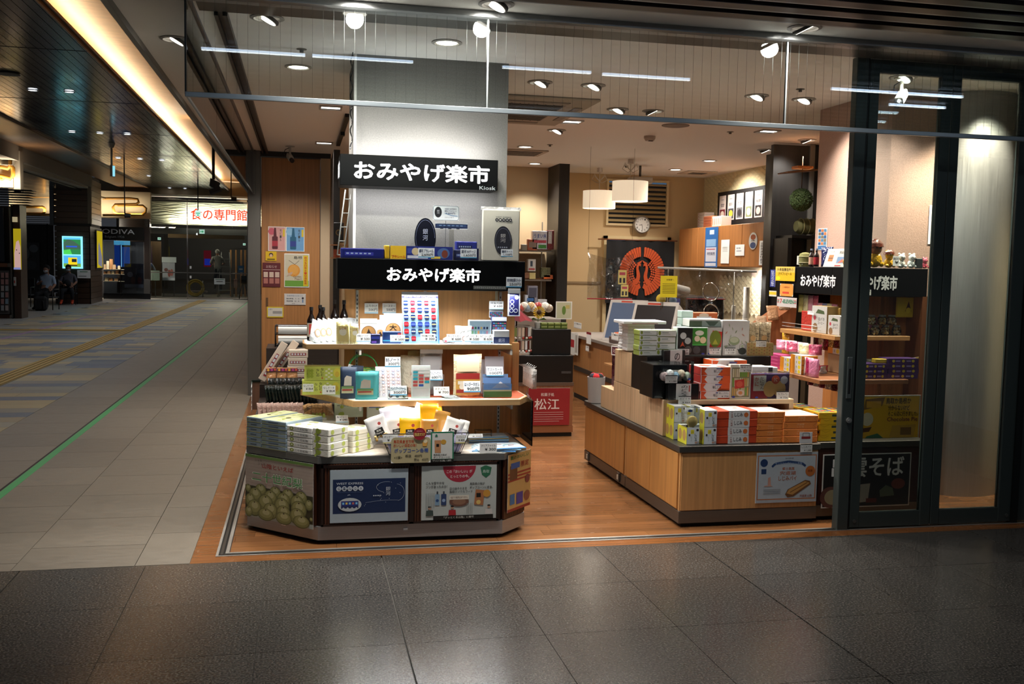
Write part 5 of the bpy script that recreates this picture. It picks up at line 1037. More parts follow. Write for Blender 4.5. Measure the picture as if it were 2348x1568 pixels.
for j in range(3):
    for i in range(2):obj(mar,'cake_box',loc=(2.70,1.6+.115*i,.663+.0805*j),rz=-math.pi/2,label=['maroon cake box, rear column','maroon cake box, front column'][1-i]+', '+['lowest','middle','topmost'][j],cat='box',group='maroon boxes at the rear of the right counter')if not(i==0 and j==2 and 0)else None
card('info_card','folded brown and white sign card leaning on top of the maroon boxes','card',(2.66,1.66,.905),(.45,-1,0),(0,.1,1),.15,.07,lambda cv:[cv.rect(.05,.1,.95,.9,'#5a2a34'),cv.tx('どら焼',.15,.3,.85,.7,'#d8c8c0',.01)])
t=thing('waste_bin','small grey bin with red and dark wrapping cloths beside the right counter','bin',(2.5+.16,2.02,.5));mb=MB();mb.lathe([(.06,0),(.07,.2),(.066,.2),(.056,.01),(0,.01)],'#9c9896','satin',n=18);obj(mb,'bin_body',t)
for i in range(6):mb=MB();mb.ball((.03*math.cos(i*1.1),.03*math.sin(i*1.1),.2),.03,['#c02028','#1c2420','#d83038','#2a2c38','#b81c24','#181c1c'][i],'cloth',8,6);obj(mb,'cloth_roll',t)
# ---- front row
Z1=.4985
def d_shj(cv):
    cv.rect(.02,.02,.98,.98,'#d3dade');cv.rect(.3,.62,.56,.86,'#e8d838');cv.tx('しじみ',.34,.68,.52,.8,'#333333',.01);cv.vt('しじみ',.62,.18,.8,.66,'#33363a',.012);cv.vt('こつぶ',.3,.2,.4,.5,'#8a9298');cv.ell(.82,.85,.1,'#2c1c1c',ry=.06);cv.ell(.2,.56,.07,'#2c1c1c',ry=.06);cv.ell(.72,.12,.09,'#b89078',ry=.06);cv.ell(.88,.14,.09,'#a8a0a0',ry=.06)
def d_shl(cv):cv.rect(0,0,1,1,'#c6c030');[cv.ell(.27+.46*i,.5,.19,'#a88450',n=18,ry=.33)for i in range(2)]
shm=bx(.082,.14,.104,'#dfe2e0','paper',draw=d_shj,drawl=d_shl)
shme=shm.mesh('shell_biscuit_box')
for i,(x,y,z,lb)in enumerate(((2.685,.375,0,'yellow sided shell biscuit box at the corner, lower'),(2.685,.375,1,'yellow sided shell biscuit box at the corner, upper'),(2.70,.2,0,'shell biscuit box under the clear sample cover'),(2.806,.19,0,'shell biscuit box beside the orange stack, lower'),(2.806,.19,1,'shell biscuit box beside the orange stack, upper'),(2.78,.355,0,'shell biscuit box behind the others, lower'),(2.78,.355,1,'shell biscuit box behind the others, upper'))):
    obj(shme,'shell_biscuit_box',loc=(x+.012,y,Z1+.1045*z),label=lb,cat='box',group='shell biscuit boxes')
t=thing('sample_cover','clear sample case with a pale shell shaped biscuit on the yellow boxes','sample display',(2.708,.2,Z1+.1055));mb=MB();mb.box(-.042,.042,0,.09,0,.12,'#eef2f2','clear');obj(mb,'clear_cover',t)
mb=MB();mb.lathe([(0,0),(.034,.002),(.036,.006),(.03,.012),(0,.014)],'#d8c07c','satin',(0,.02,.032),14,axis='y');obj(mb,'biscuit',t,label='round pale biscuit');pb=pouch(.06,.09,.02,'#dfe4e4','film',lambda cv:[cv.ell(.5,.8,.25,'#1c3a8a',ry=.08),cv.rect(.2,.55,.5,.72,'#e8d838')],4);pb.v=[(x,y+.06,z+.02)for x,y,z in pb.v];obj(pb,'snack_pack',t)
def d_sjo(cv):cv.rect(.28,0,.8,1,'#d8d8d6');cv.vt('宍道湖',.33,.12,.38,.88,'#a85848');cv.tx('しじみ',.42,.28,.62,.76,'#2a2a2c',.02);cv.ell(.71,.5,.055,'#d07038');cv.rect(.0,.78,.28,.8,'#8c2c14');cv.rect(.8,.78,1,.8,'#8c2c14')
a=at(1645,942,Y=.2);b=at(1736,1022,Y=.2)
def stackpx(name,lb,grp,x0,y0,x1,y1,Y,n,dep,col,z,cat='box',**k):
    a=at(x0,y0,Y=Y);b=at(x1,y1,Y=Y);h=(a.z-z)/n-.0006;w=b.x-a.x;me=bx(w,dep,h,col,**k).mesh(name);r=random.Random(int(x0))
    for i in range(n):obj(me,name,loc=((a.x+b.x)/2+r.uniform(-.003,.003),Y+r.uniform(0,.004),z+i*(h+.0006)),rz=r.uniform(-.015,.015),label=f"{lb}, {ordn(i) if i < n-1 else 'topmost'}",cat=cat,group=grp)
stackpx('clam_pie_box','orange red pie box with white paper band','orange red banded pie boxes',1645,942,1734,1022,.2,4,.2,'#c94420',Z1,draw=d_sjo,drawt=lambda cv:[cv.rect(.28,0,.8,1,'#dcdcda'),cv.ell(.6,.5,.06,'#d07038')])
def d_wr(cv):cv.line([(.02,.95),(.13,.5),(.02,.05)],.0012,'#9c5420');cv.line([(.98,.95),(.87,.5),(.98,.05)],.0012,'#9c5420');cv.tx('宍道湖',.4,.55,.6,.8,'#e8c090');cv.tx('しじみ',.4,.2,.6,.45,'#e8c090')
stackpx('wrapped_box','orange wrapped box, left of two orange stacks','orange wrapped boxes, left stack',1737,944,1797,1022,.2,5,.2,'#e0823a',Z1,draw=d_wr,topc='#dcd6d2',drawt=lambda cv:cv.rect(.1,.4,.9,.45,'#c89080'))
stackpx('wrapped_box','orange wrapped box, right of two orange stacks','orange wrapped boxes, right stack',1799,953,1874,1022,.19,4,.24,'#e0823a',Z1,draw=d_wr,topc='#dcd6d2',drawt=lambda cv:cv.rect(.1,.4,.9,.45,'#c89080'))
for x0,x1,y0,c,lb in((1655,1700,926,'#dcd6d2','white topped orange box behind the banded stack, left'),(1704,1760,927,'#d8a060','orange box behind the wrapped stacks under the step shelf, right')):
    bpx('wrapped_box',lb,'box',x0,y0+2,x1,945,.47,.15,'#c96a34',z=.62,topc=c);bpx('wrapped_box',lb.replace('behind','lower box behind'),'box',x0,944,x1,950,.475,.15,'#c96a34',z=Z1)
def d_tagb(t_,p_):return lambda cv:[cv.rect(0,0,1,1,'#d8dad8'),cv.rect(0,.88,1,1,'#1c1c1e'),cv.tx(t_,.08,.52,.92,.78,'#2a2a2c',.012),cv.rect(.08,.4,.9,.43,'#999999'),cv.tx(p_,.3,.1,.92,.32,'#2a2a2c',.015)]
cardpx('price_card','white tag with a drawn shopping bag hanging at the counter edge below the orange stack','price card',1834,991,1862,1016,lambda cv:[cv.rect(0,0,1,1,'#cccccc'),cv.line([(.25,.6),(.25,.92),(.75,.92),(.75,.6)],.003,'#2c3034'),cv.rect(.15,.4,.85,.62,'#8c2a2c')],Y=.15)
cardpx('price_card','white price card hanging on the rim just below the shopping bag tag','price card',1836,1018,1862,1036,d_tagb('しじみパイ','¥ 1,080'),Y=.148)
# ---- step shelf row (z .733)
Z2=.7345
bpx('seafood_box','black box with a white paper band and brush lettering on the black riser edge','box',1522,803,1571,836,.8-.0,.1,'#101010',z=.88,draw=lambda cv:[cv.rect(.3,0,.85,1,'#d8dad8'),cv.vt('のどぐろ'[:2],.5,.05,.75,.9,'#222222',.02)],drawt=lambda cv:cv.rect(.3,0,.85,1,'#e4e6e4'))
bpx('seafood_box','large plain black box under the banded black box','box',1498,836,1576,878,.79-.27,.24,'#101010',z=Z2,m='gloss')
bpx('seafood_box','black box behind the hanging clear sample pack','box',1525,832,1592,880,.5-.0,.02,'#141414',z=.84,draw=lambda cv:[cv.rect(.25,.7,.75,1,'#d8dad8'),cv.tx('の',.4,.75,.6,.95,'#222222',.02)])if 0 else None
bpx('seafood_box','black box with a standing white banded label at the front of the step shelf','box',1533,880,1602,916,.46,.05,'#131415',z=Z2,m='gloss',draw=lambda cv:[cv.rect(.25,0,.74,1,'#d4d6d4'),cv.vt('のどぐろ',.42,.1,.62,.9,'#222222',.015),cv.rect(.66,.5,.7,.9,'#b85048')])
t=clearbox('sample_case','clear case showing a pale fish shaped rice cracker pack above the black box',1516,829,1590,879,.46,z=at(1516,879,Y=.46).z,dep=.05)
pb=pouch(.085,.07,.02,'#b8bab4','film',lambda cv:[cv.poly([(.05,.5),(.3,.75),(.6,.6),(.7,.2),(.55,.1),(.4,.4),(.1,.4)],'#d8c8a4'),cv.vt('のど',.75,.3,.95,.9,'#22221f',.02)],4);pb.v=[(x,y+.03,z+.01)for x,y,z in pb.v];obj(pb,'snack_pack',t)
cardpx('price_card','white price card at the lower left of the clear fish cracker case','price card',1526,860,1553,878,d_tagb('のどぐろせんべい','¥ 1,080'),Y=.45)
cardpx('price_card','white price card hanging over the edge below the black seafood box','price card',1556,908,1584,926,d_tagb('のどぐろ','¥ 864'),Y=.445)
def d_oni(cv):cv.rect(0,0,1,1,'#dcdcdc');cv.poly([(.02,1),(.2,.95),(.12,.5),(.22,.05),(.02,0)],'#d85018');cv.poly([(.55,0),(.7,.7),(.62,1),(1,1),(1,0)],'#dc5a20');cv.tx('味しじみ',.42,.3,.7,.7,'#2a2a2c',.02);cv.rect(.5,.75,.72,.88,'#5a5a9a')
stackpx('snack_box','white and orange snack box on the step shelf','white and orange snack boxes',1607,842,1675,916,.47,4,.2,'#c8442c',Z2,draw=d_oni,side='#b83a34',drawt=lambda cv:[cv.rect(0,0,1,1,'#dcd0cc'),cv.poly([(.3,.2),(.6,.5),(.3,.8),(.1,.5)],'#c84a28'),cv.rect(.6,.1,.9,.4,'#a83a34')])
bpx('snack_box','orange and white snack box lying on the black riser behind the tall orange stack','box',1632,826,1712,845,.66,.14,'#d85018',z=.885,draw=d_oni,drawt=lambda cv:[cv.rect(0,0,1,1,'#dcd6d4'),cv.poly([(.1,.1),(.4,.5),(.2,.9),(0,.5)],'#d85018')])
bpx('display_riser','small black riser under the lying orange and white snack box','riser',1634,846,1712,850,.67,.12,'#12100f',z=Z2,m='woodx')
def d_sticks(cv):
    cv.rect(0,0,1,1,'#d8d4c4');cv.rect(.06,.05,.94,.92,'#8a8468');r=random.Random(2)
    for j in range(3):
        for i in range(9):cv.rect(.1+.09*i,.1+.27*j,.16+.09*i,.34+.27*j,r.choice(['#d0a858','#78a83c','#c8c090','#e0d8b8']))
    cv.ell(.5,.18,.2,'#d8c8b8',ry=.1);cv.ell(.5,.18,.1,'#d08850',ry=.05);cv.poly([(.22,.3),(.68,.33),(.66,.58),(.2,.55)],'#b83028');cv.ell(.44,.44,.16,'#c85840',ry=.09)
bpx('snack_case','open case of small cracker sticks with a red square label','box',1676,836,1720,913,.465,.04,'#d8d4c4',z=Z2,draw=d_sticks)
def d_kani(cv):cv.rect(0,0,1,1,'#4a2a5c');cv.poly([(0,0),(.45,0),(.35,1),(0,1)],'#9c2830');cv.rect(.06,.32,.4,.95,'#d8d4c8');cv.vt('かにせん',.24,.38,.34,.9,'#2a2020',.015);cv.vt('かに',.1,.5,.2,.9,'#b83c2c',.02);cv.ell(.5,.4,.17,'#cda868',ry=.33);cv.ell(.76,.4,.17,'#cda868',ry=.33);cv.ell(.65,.78,.11,'#c04a2c');cv.ell(.88,.76,.1,'#d0ccd4');cv.tx('かに',.6,.7,.7,.86,'#f0d8c8',.02)
bpx('cracker_box','purple and red crab cracker box with two round crackers inside a clear cover','box',1723,858,1806,913,.465,.06,'#4a2a5c',z=Z2,draw=d_kani)
bpx('sample_cover_box','clear cover box around the crab cracker box','cover',1721,853,1809,914,.455,.08,'#eef2f2',z=Z2,m='clear')
bpx('cracker_box','white crab cracker box on top behind the clear cover, left','box',1725,840,1762,862,.58,.1,'#dcdcda',z=Z2+.09,draw=lambda cv:[cv.tx('かに',.15,.3,.6,.7,'#b03a2c',.02),cv.ell(.8,.5,.12,'#8a4a9c')])
bpx('cracker_box','black and white crab cracker box on top behind the clear cover, right','box',1762,842,1783,862,.58,.1,'#c8c8c8',z=Z2+.09,draw=lambda cv:cv.rect(0,0,.45,1,'#1a1618'))
for x0,x1,y0,y1,Y,t_,lb in((1647,1672,895,912,.46,'味しじみせん','white price card low on the orange and white snack boxes'),(1697,1724,836,853,.455,'味めぐり','white price card at the top of the cracker stick case'),(1781,1808,897,915,.445,'かにせんべい','white price card at the lower right of the crab cracker cover'),(1617,1650,0,0,0,'','')):
    if t_:cardpx('price_card',lb,'price card',x0,y0,x1,y1,d_tagb(t_,'¥ 756'),Y=Y)
for x,y,Y,lb in((1581,869,.448,'fish cracker case'),(1682,910,.458,'cracker stick case'),(1735,911,.45,'crab cracker cover'),(1612,811,.83,'tea box display'),(1627,811,.83,'tea gift box')):
    a=at(x,y,Y=Y);mb=MB();mb.lathe([(0,0),(.011,0),(.011,.002),(0,.002)],'#24389a','paper',n=14,axis='y');mb.v=[(x_,-y_,z_*.55)for x_,y_,z_ in mb.v];obj(mb,'tax_sticker',loc=tuple(a),label='small blue oval sticker at the foot of the '+lb,cat='sticker')
# ---- black riser row (z .975)
Z3=.9765
def d_mel(cv):cv.rect(.0,.05,1,.95,'#d8dcd4');cv.ell(.12,.55,.07,'#8a9a3a',ry=.35);cv.rect(.25,.55,.6,.7,'#9ca89c');cv.rect(.25,.3,.7,.38,'#b8c0b8')
for c_,(x0,x1)in enumerate(((1467,1505),(1507,1548))):
    stackpx('melon_sweet_box','green white melon box, '+['left','right'][c_]+' column','melon sweet boxes, '+['left','right'][c_]+' column',x0,757,x1,812,.84,5 if c_==0 else 4,.12,'#8c9a4a',.976 if c_==0 else .976,draw=d_mel,topc='#d8dcd0')
stackpx('sweet_box','thin white sweet box with dark lettering in the tall white stack','white boxes in the tall stack',1440,741,1500,810,1.2,8,.2,'#e0dede',.976,drawl=lambda cv:cv.tx('松江銘菓',.2,.3,.5,.7,'#6a5a60'))
bpx('sweet_box','long white box with two red lines lying on top of the tall white stack','box',1430,736,1528,744,1.1,.22,'#e4e4e4',z=at(1430,744,Y=1.1).z+.003,draw=lambda cv:cv.rect(.2,.1,.8,.3,'#8c3038'))
def d_teabox(cv):cv.rect(.03,.03,.5,.97,'#141410');cv.rect(.5,.4,.97,.97,'#3a8a2c');cv.rect(.5,.03,.97,.38,'#1a1a1a');cv.ell(.2,.7,.1,'#c8d0cc');cv.ell(.35,.52,.1,'#b8c4c0');cv.ell(.72,.8,.14,'#dce4d4',ry=.09);cv.ell(.65,.6,.09,'#e4dcc0');cv.ell(.84,.55,.1,'#e0d4a8');cv.poly([(.1,.3),(.18,.5),(.26,.3),(.2,.36)],'#c8502c');cv.rect(.5,.36,.97,.4,'#40b848');cv.ell(.36,.2,.12,'#5a5c58');cv.ell(.64,.2,.12,'#46484a')
bpx('tea_gift_display','open green and black tea gift display with white sweets and an orange knot','box',1553,750,1622,812,.84,.08,'#c8d4cc',z=Z3,draw=d_teabox)
def d_tg(cv):cv.rect(0,0,1,1,'#b4b8b4');cv.poly([(.1,.25),(.9,.3),(.95,.85),(.3,.9)],'#b82c20');cv.ell(.5,.6,.38,'#6f8028',ry=.3);cv.poly([(.5,.6),(.3,.4),(.7,.4)],'#a8b03c');cv.rect(.1,.2,.9,.3,'#d8d4cc')
bpx('tea_gift_box','grey tea box with a round green and red label','box',1624,751,1656,812,.84,.1,'#b4b8b4',z=Z3,draw=d_tg)
def d_leaf(cv):
    r=random.Random(4);cv.rect(0,0,1,1,'#c4c4c2')
    for i in range(14):x,y,a_=r.uniform(.08,.9),r.uniform(.25,.92),r.uniform(0,6);dx,dy=.08*math.cos(a_),.06*math.sin(a_);cv.poly([(x-dx,y-dy),(x+dy*.35,y-dx*.35),(x+dx,y+dy),(x-dy*.35,y+dx*.35)],r.choice(['#5c6a58','#7c8a70','#9aa888','#3c4a40','#b88a7c']))
    cv.ell(.45,.42,.2,'#8c9a78',ry=.12);cv.ell(.45,.45,.16,'#b4bca0',ry=.08);cv.ell(.76,.13,.15,'#2c3430',ry=.1);cv.line([(.64,.18),(.66,.3),(.76,.35),(.86,.3),(.88,.18)],.002,'#2c3430');cv.poly([(.56,.2),(.62,.12),(.66,.16)],'#2c3430')
bpx('tea_gift_box','tall grey white tea box printed with leaves and a dark kettle','box',1657,735,1716,812,.84,.12,'#c4c4c2',z=Z3,draw=d_leaf)
bpx('tea_gift_box','flat green and white tea box lying across the tea display','box',1581,731,1652,748,.86,.12,'#dadcd8',z=at(1581,749,Y=.84).z,draw=lambda cv:[cv.rect(0,0,.4,.75,'#5c7058'),cv.rect(.4,0,1,.75,'#9cb0a8'),cv.poly([(.5,.75),(.95,.75),(.8,.1),(.65,.1)],'#54685c')])
for i in range(3):bpx('mint_box','small pale mint coloured box stacked behind the flat tea box, '+['lowest','middle','topmost'][i],'box',1563,738-13*i,1587,750-13*i,1.0,.06,'#b4ccc4',z=1.115+.03*i+.0,group='pale mint boxes')if 0 else None
stackpx('mint_box','small pale mint coloured box stacked behind the flat tea box','pale mint boxes',1563,712,1588,752,1.0,6,.08,'#b4ccc4',.976)
bpx('leaflet_box','orange leaflet holder with white lettering behind the tea boxes','box',1589,716,1645,732,1.1,.06,'#c8642c',z=.976,draw=lambda cv:[cv.ell(.45,.93,.2,'#e0c8b0',ry=.05),cv.rect(.15,.84,.75,.9,'#d8d8d8')])
for i,(x0,x1,lb)in enumerate(((1718,1742,'tied clear bag of beige crackers, left of two in the dotted box'),(1743,1769,'tied clear bag of beige crackers, right of two in the dotted box'))):
    a=at(x0,742,Y=.86);b=at(x1,800,Y=.86);obj(pouch(b.x-a.x,a.z-Z3-.0,.04,'#b8a888','film',lambda cv:[cv.vt('せん',.55,.35,.8,.7,'#22201c',.02),cv.ell(.35,.5,.22,'#c8a06c')],5,.35,40+i),'cracker_bag',loc=((a.x+b.x)/2,.88,Z3+.01),label=lb,cat='bag')
def d_dot(cv):cv.rect(0,0,1,1,'#a08a58');r=random.Random(3);[cv.ell(.05+.1*(i%10),.15+.25*(i//10)+.1*(i%2),.018,['#8c3428','#6a6a3a'][i%2],n=10)for i in range(36)]
bpx('dotted_box','ochre box with red and green dots holding cracker bags','box',1714,786,1773,812,.83,.02,'#a08a58',z=Z3,draw=d_dot)
for x0,x1,y0,t_,lb in((1627,1651,797,'抹茶生菓','white price card before the round labelled tea box'),(1662,1686,797,'抹茶生菓','white price card before the tall leaf printed box'),(1734,1757,780,'しじみせん','white price card hanging on the dotted box'),(1554,1580,798,'和菓子','white price card before the open tea display')):
    cardpx('price_card',lb,'price card',x0,y0,x1,y0+15,d_tagb(t_,'¥ 1,080'),Y=.815)
# ================================================================= shelving wrapped round the pink pillar
def lside(name,lb,cat,x0,y0,x1,y1,X,dep,col,z=None,draw=None,group=None,m='paper',topc=None,**k):
    """box whose printed face looks left onto the aisle; x0,y0 rear top corner, x1,y1 front bottom corner in the image"""
    a=at(x0,y0,X=X);b=at(x1,y1,X=X);zb=b.z if z is None else z;w=abs(a.y-b.y);mb=bx(w,dep,max(a.z-zb,.01),col,m,draw=draw,topc=topc,**k)
    return obj(mb,name,loc=(X,(a.y+b.y)/2,zb),rz=-math.pi/2,label=lb,cat=cat,group=group)
ps=thing('wall_shelving','black signed wooden shelving wrapped around the pink pillar behind the glass doors','shelving',(4.2,.9,0))
def pobj(mb,name,**k):mb.v=[(x-4.2,y-.9,z)for x,y,z in mb.v];return obj(mb,name,ps,**k)
mb=MB();mb.box(3.93,4.53,.6,.79,1.395,1.585,'#0b0b0c','ink',.002);mb.box(3.93,4.33,.79,1.45,1.395,1.585,'#0b0b0c','ink',.002);pobj(mb,'sign_box')
mb=MB();cv=Cv(mb,(3.93,.598,1.395),(1,0,0),(0,0,1),.6,.19,'paper');logo(cv,-.03+.06,.22,.62,.74,'gloss','#f4f4f4');pobj(mb,'lettering')
mb=MB();cv=Cv(mb,(3.928,1.45,1.395),(0,-1,0),(0,0,1),.85,.19);logo(cv,.28,.26,.84,.72,'gloss','#ffffff');pobj(mb,'lettering')
mb=MB();mb.box(4.31,4.33,.79,1.5,.5,1.4,'#b3743f','woodz');mb.box(4.33,4.5,.77,.79,.5,1.4,'#b3743f','woodz');mb.box(4.5,4.6,.6,.79,0,1.4,'#7a4a2c','woodz');pobj(mb,'back_board')
mb=MB();mb.box(3.86,4.42,.6,.78,1.1,1.13,'#b58450','woodx',.002);mb.box(3.86,4.31,.78,1.36,1.1,1.13,'#b58450','woody',.002);pobj(mb,'shelf')
mb=MB();mb.box(3.66,4.3,.42,.78,.83,.858,'#8a5a38','woodx',.002);mb.box(3.66,4.31,.78,1.25,.83,.858,'#b58450','woody',.002);pobj(mb,'shelf')
# top of the sign: bottles, tub, books, toys
T3=1.587
def pz(px,Y):return at(px,600,Y=Y).x
t=thing('sake_cask','small straw wrapped cask with white brush label at the left end of the ledge','cask',(4.99,3.55,1.6));mb=MB()
Xc,Yc=at(1798,600,X=4.05).x,at(1798,600,X=4.05).y;t.location=(4.02,Yc-.25,T3-.0)
for o_ in(t,):o_.location=(4.0,1.38+.0,T3)
t.location=(4.06,1.40,T3)
mb.lathe([(0,0),(.04,0),(.047,.03),(.047,.07),(.04,.095),(.02,.105),(0,.107)],'#6f6c3e','cloth',n=20);obj(mb,'cask_body',t);mb=MB();cv=Cv(mb,(-.05,.03,.015),(.25,-1,0),(0,0,1),.06,.065);cv.rect(0,0,1,1,'#c8c6ba');cv.vt('酒造',.25,.1,.75,.9,'#222222',.03);obj(mb,'label_sheet',t)
mb=MB();[mb.tube([(.049*math.cos(i*math.pi/8),.049*math.sin(i*math.pi/8),z)for i in range(17)],.002,'#b0aa80','cloth',4)for z in(.03,.075)];obj(mb,'straw_cord',t)
mb=MB();mb.box(3.95,4.32,1.455,1.6,1.3,1.587,'#12100f','woodx');obj(mb,'ledge_block',label='black ledge block continuing behind the signed shelving',cat='ledge')
for i,(y,c,lc_,lb)in enumerate(((1.2,'#1a0f0c','#c8a088','small dark craft beer bottle with beige label on the ledge'),(1.13,'#1a0f0c','#a81c28','small dark craft beer bottle with red label on the ledge'))):bottle(.13,.019,c,lc_,'#8a9ab0','beer_bottle',lb,'bottle',(4.0,y,T3))
obj(pouch(.1,.14,.07,'#1c2450','film',None,5,.2,9),'cloth_bundle',loc=(4.02,1.02,T3),rz=-1.2,label='navy and white wrapped bottle bundle on the ledge beside the books',cat='bundle')
for y,w,c,d,lb in((.9,.1,'#d0d0cc',lambda cv:[cv.poly([(.28,.3),(.72,.3),(.72,.66),(.28,.66)],'#b07030'),cv.rect(.28,.46,.72,.5,'#5a3418'),cv.tx('CLUB',.3,.8,.7,.88,'#888888')],'white book with an orange photo propped on the ledge'),(.76,.1,'#d8d6c8',lambda cv:[cv.rect(.1,.2,.9,.55,'#6a8ab0'),cv.poly([(.2,.2),(.7,.25),(.6,.45)],'#c06040'),cv.tx('大山さん',.15,.72,.9,.88,'#222222',.02),cv.rect(.05,.04,.6,.1,'#b83030')],'guide book with blue photo and brush title propped on the ledge')):
    card('picture_book',lb,'book',(3.95,y+w/2,T3),(0.25,-1,0),(.3,0,1),w,.13,d,c,th=.01)
for i,(y,c)in enumerate(((.7,'#d8a850'),(.66,'#d06a78'),(.63,'#e0c0c4'))):mb=MB();mb.ball((0,0,.035),.035,c,'film',10,7);mb.ball((0,0,.08),.025,c,'film',8,6);obj(mb,'soft_toy',loc=(3.99,y,T3),label='crinkly wrapped '+['yellow','pink','pale pink'][i]+' soft toy near the door edge of the ledge',cat='toy')
cardpx('photo_sheet','tall sheet of small blue photographs on the pink pillar face','poster',1876,524,1895,573,lambda cv:[cv.rect(0,0,1,1,'#c8ccd0'),cv.rect(.05,.03,.95,.2,'#3a6a9a')]+[cv.rect(.08+.3*i,.24+.15*j,.34+.3*i,.36+.15*j,['#2c5a8a','#c07040','#4a7a9a','#7a6a50'][(i+j)%4])for i in range(3)for j in range(5)],X=4.325)
def toy(px,Y,s,body,head,lb,hat=None):
    t=thing('soft_toy',lb,'toy',(pz(px,Y),Y,T3));mb=MB();mb.ball((0,0,.045*s),.045*s,body,'film',12,8,(1,.8,1));mb.ball((-.035*s,-.02,.02*s),.016*s,body,'film',8,5);mb.ball((.035*s,-.02,.02*s),.016*s,body,'film',8,5);obj(mb,'toy_body',t)
    mb=MB();mb.ball((0,-.005,.11*s),.038*s,head,'film',12,8);[mb.ball((dx*s,0,.145*s),.014*s,head,'film',8,5)for dx in(-.025,.025)];[mb.ball((dx*s,-.04*s,.115*s),.005*s,'#181410','gloss',6,4)for dx in(-.013,.013)];obj(mb,'toy_head',t)
    if hat:mb=MB();mb.lathe([(.05*s,.12*s),(.045*s,.14*s),(.02*s,.165*s),(0,.168*s)],hat,'film',n=14);obj(mb,'hat',t)
toy(2005,.66,1.15,'#d8a828','#8a5630','large wrapped yellow and brown soft toy behind the first door leaf','#5a2a1c');toy(2038,.66,.75,'#e0b028','#e0b828','yellow soft toy wearing a brown hat behind the door glass','#6a3420')
toy(2066,.66,.65,'#e0e4de','#e8e8e4','white soft toy with green ribbon behind the door glass, left');toy(2090,.66,.65,'#e0e4de','#e8e8e4','white soft toy with green ribbon behind the door glass, right');toy(2120,.68,.5,'#d06070','#d87080','small pink soft toy at the end of the ledge')
bpx('photo_stand','small dark stand between the white and pink soft toys','stand',2102,592,2116,611,.63,.02,'#2a2e30',z=T3)
cardpx('price_card','small white price tag between the yellow and white soft toys','price card',2048,587,2061,610,tag_draw('800','¥',band=None),Y=.615)
# notices on the left of the sign
def notice(x0,y0,x1,y1,X,lb,dr,cat='notice'):cardpx('notice_card',lb,cat,x0,y0,x1,y1,dr,X=X)
notice(1779,611,1822,645,3.92,'yellow handwritten craft beer notice left of the dark sign',lambda cv:[cv.rect(0,0,1,1,'#dcae20'),cv.rect(0,.6,1,1,'#d8b858'),cv.tx('大根島醸造所の',.08,.68,.92,.9,'#2a2010',.02),cv.tx('クラフトビール',.15,.4,.85,.6,'#2a2010',.02),cv.ell(.15,.18,.12,'#e0d820',ry=.14)])
notice(1789,650,1818,680,3.92,'orange rounded speech bubble notice below the craft beer notice',lambda cv:[cv.rrect(0,0,1,1,.1,'#dc9040'),cv.rect(.2,.2,.7,.36,'#c84030'),cv.tx('この商品は',.2,.66,.75,.8,'#a04820',.01)])
notice(1782,680,1826,706,3.9,'white convenience store sign with red 7 and green lettering',lambda cv:[cv.rect(0,0,1,1,'#c0b8b4'),cv.tx('7',.16,.36,.27,.82,'#c03028',.05),cv.tx('-ELEVEN',.28,.38,.86,.78,'#1c7a54',.05)]+[cv.rect(a_,y,a_+.09,y+.07,c)for a_ in(.03,.89)for y,c in((.68,'#c03028'),(.55,'#1c7a54'),(.42,'#c03028'))],'sign')
notice(1767,618,1777,658,3.95,'narrow blue vertical notice with white letters left of the craft beer notice',lambda cv:[cv.rect(0,0,1,1,'#24307a'),cv.vt('防犯カメラ作動中',.2,.04,.8,.96,'#c8ccd8',.01)])
notice(1764,666,1780,680,3.95,'small white and yellow notice under the narrow blue one',lambda cv:[cv.rect(0,0,1,1,'#c8c4b8'),cv.rect(0,.3,1,.8,'#d8b028')])
# goods on the left facing shelves
S1,S2=1.132,.86
def d_cof(cv):cv.rect(0,0,1,1,'#c4c2bc');cv.poly([(.25,.72),(.4,.88),(.8,.82),(.85,.7)],'#4a5a38');cv.tx('白バラ',.45,.45,.85,.58,'#444444',.01);cv.tx('コーヒー',.42,.32,.85,.42,'#444444',.01);cv.ell(.2,.55,.08,'#c04858');cv.ell(.25,.18,.16,'#8a6a48')
lside('coffee_box','white coffee drink box with a tree print on the upper pillar shelf','box',1863,700,1895,752,3.9,.09,'#b8995c',z=S1,draw=d_cof);lside('coffee_box','smaller white coffee drink box nearest the door frame on the upper shelf','box',1900,722,1925,758,3.9,.08,'#c4c2bc',z=S1,draw=d_cof)
lside('coffee_box','yellow brown box behind the smaller coffee box on the upper shelf','box',1905,705,1925,722,3.98,.06,'#c09a4c',z=S1+.06)
cc_=['#c8d488','#d4dcb0','#c890a0','#b85870','#d8a0b0','#8890b8','#d8d0a0','#c87890']
for i in range(8):
    a=at(1832+i*11,690,X=4.0);obj(pouch(.06,.13-.05*(i>3),.02,cc_[i],'film',None,4,.2,i),'hanging_sweets',loc=(4.03,a.y+.02,1.25+.0*i),rz=-1.4,rot=None,label=['lime green','pale green','rose','deep pink','pink ribboned','lilac','cream','pink and white'][i]+' wrapped sweet pack hanging above the upper pillar shelf',cat='sweets')
lside('sweets_tray','clear tray of red sweets beside the white coffee box','tray',1838,712,1862,746,3.92,.08,'#b83c34',z=S1,m='film')
mb=MB();[mb.tube([(0,0,z),(0,-.55,z)],.002,'#b8b8b4','steel',5)for z in(.02,.045)];obj(mb,'shelf_rail',loc=(3.865,1.34,S1),label='thin wire guard rail along the front edge of the upper pillar shelf',cat='rail')
notice(1852,712,1866,722,3.88,'tilted white price card on the upper pillar shelf',tag_draw('¥ 648','',band=None),'price card')
def d_pk(cv):cv.rect(0,0,1,1,'#b03468');cv.rect(.2,.3,.8,.6,'#c85a88')
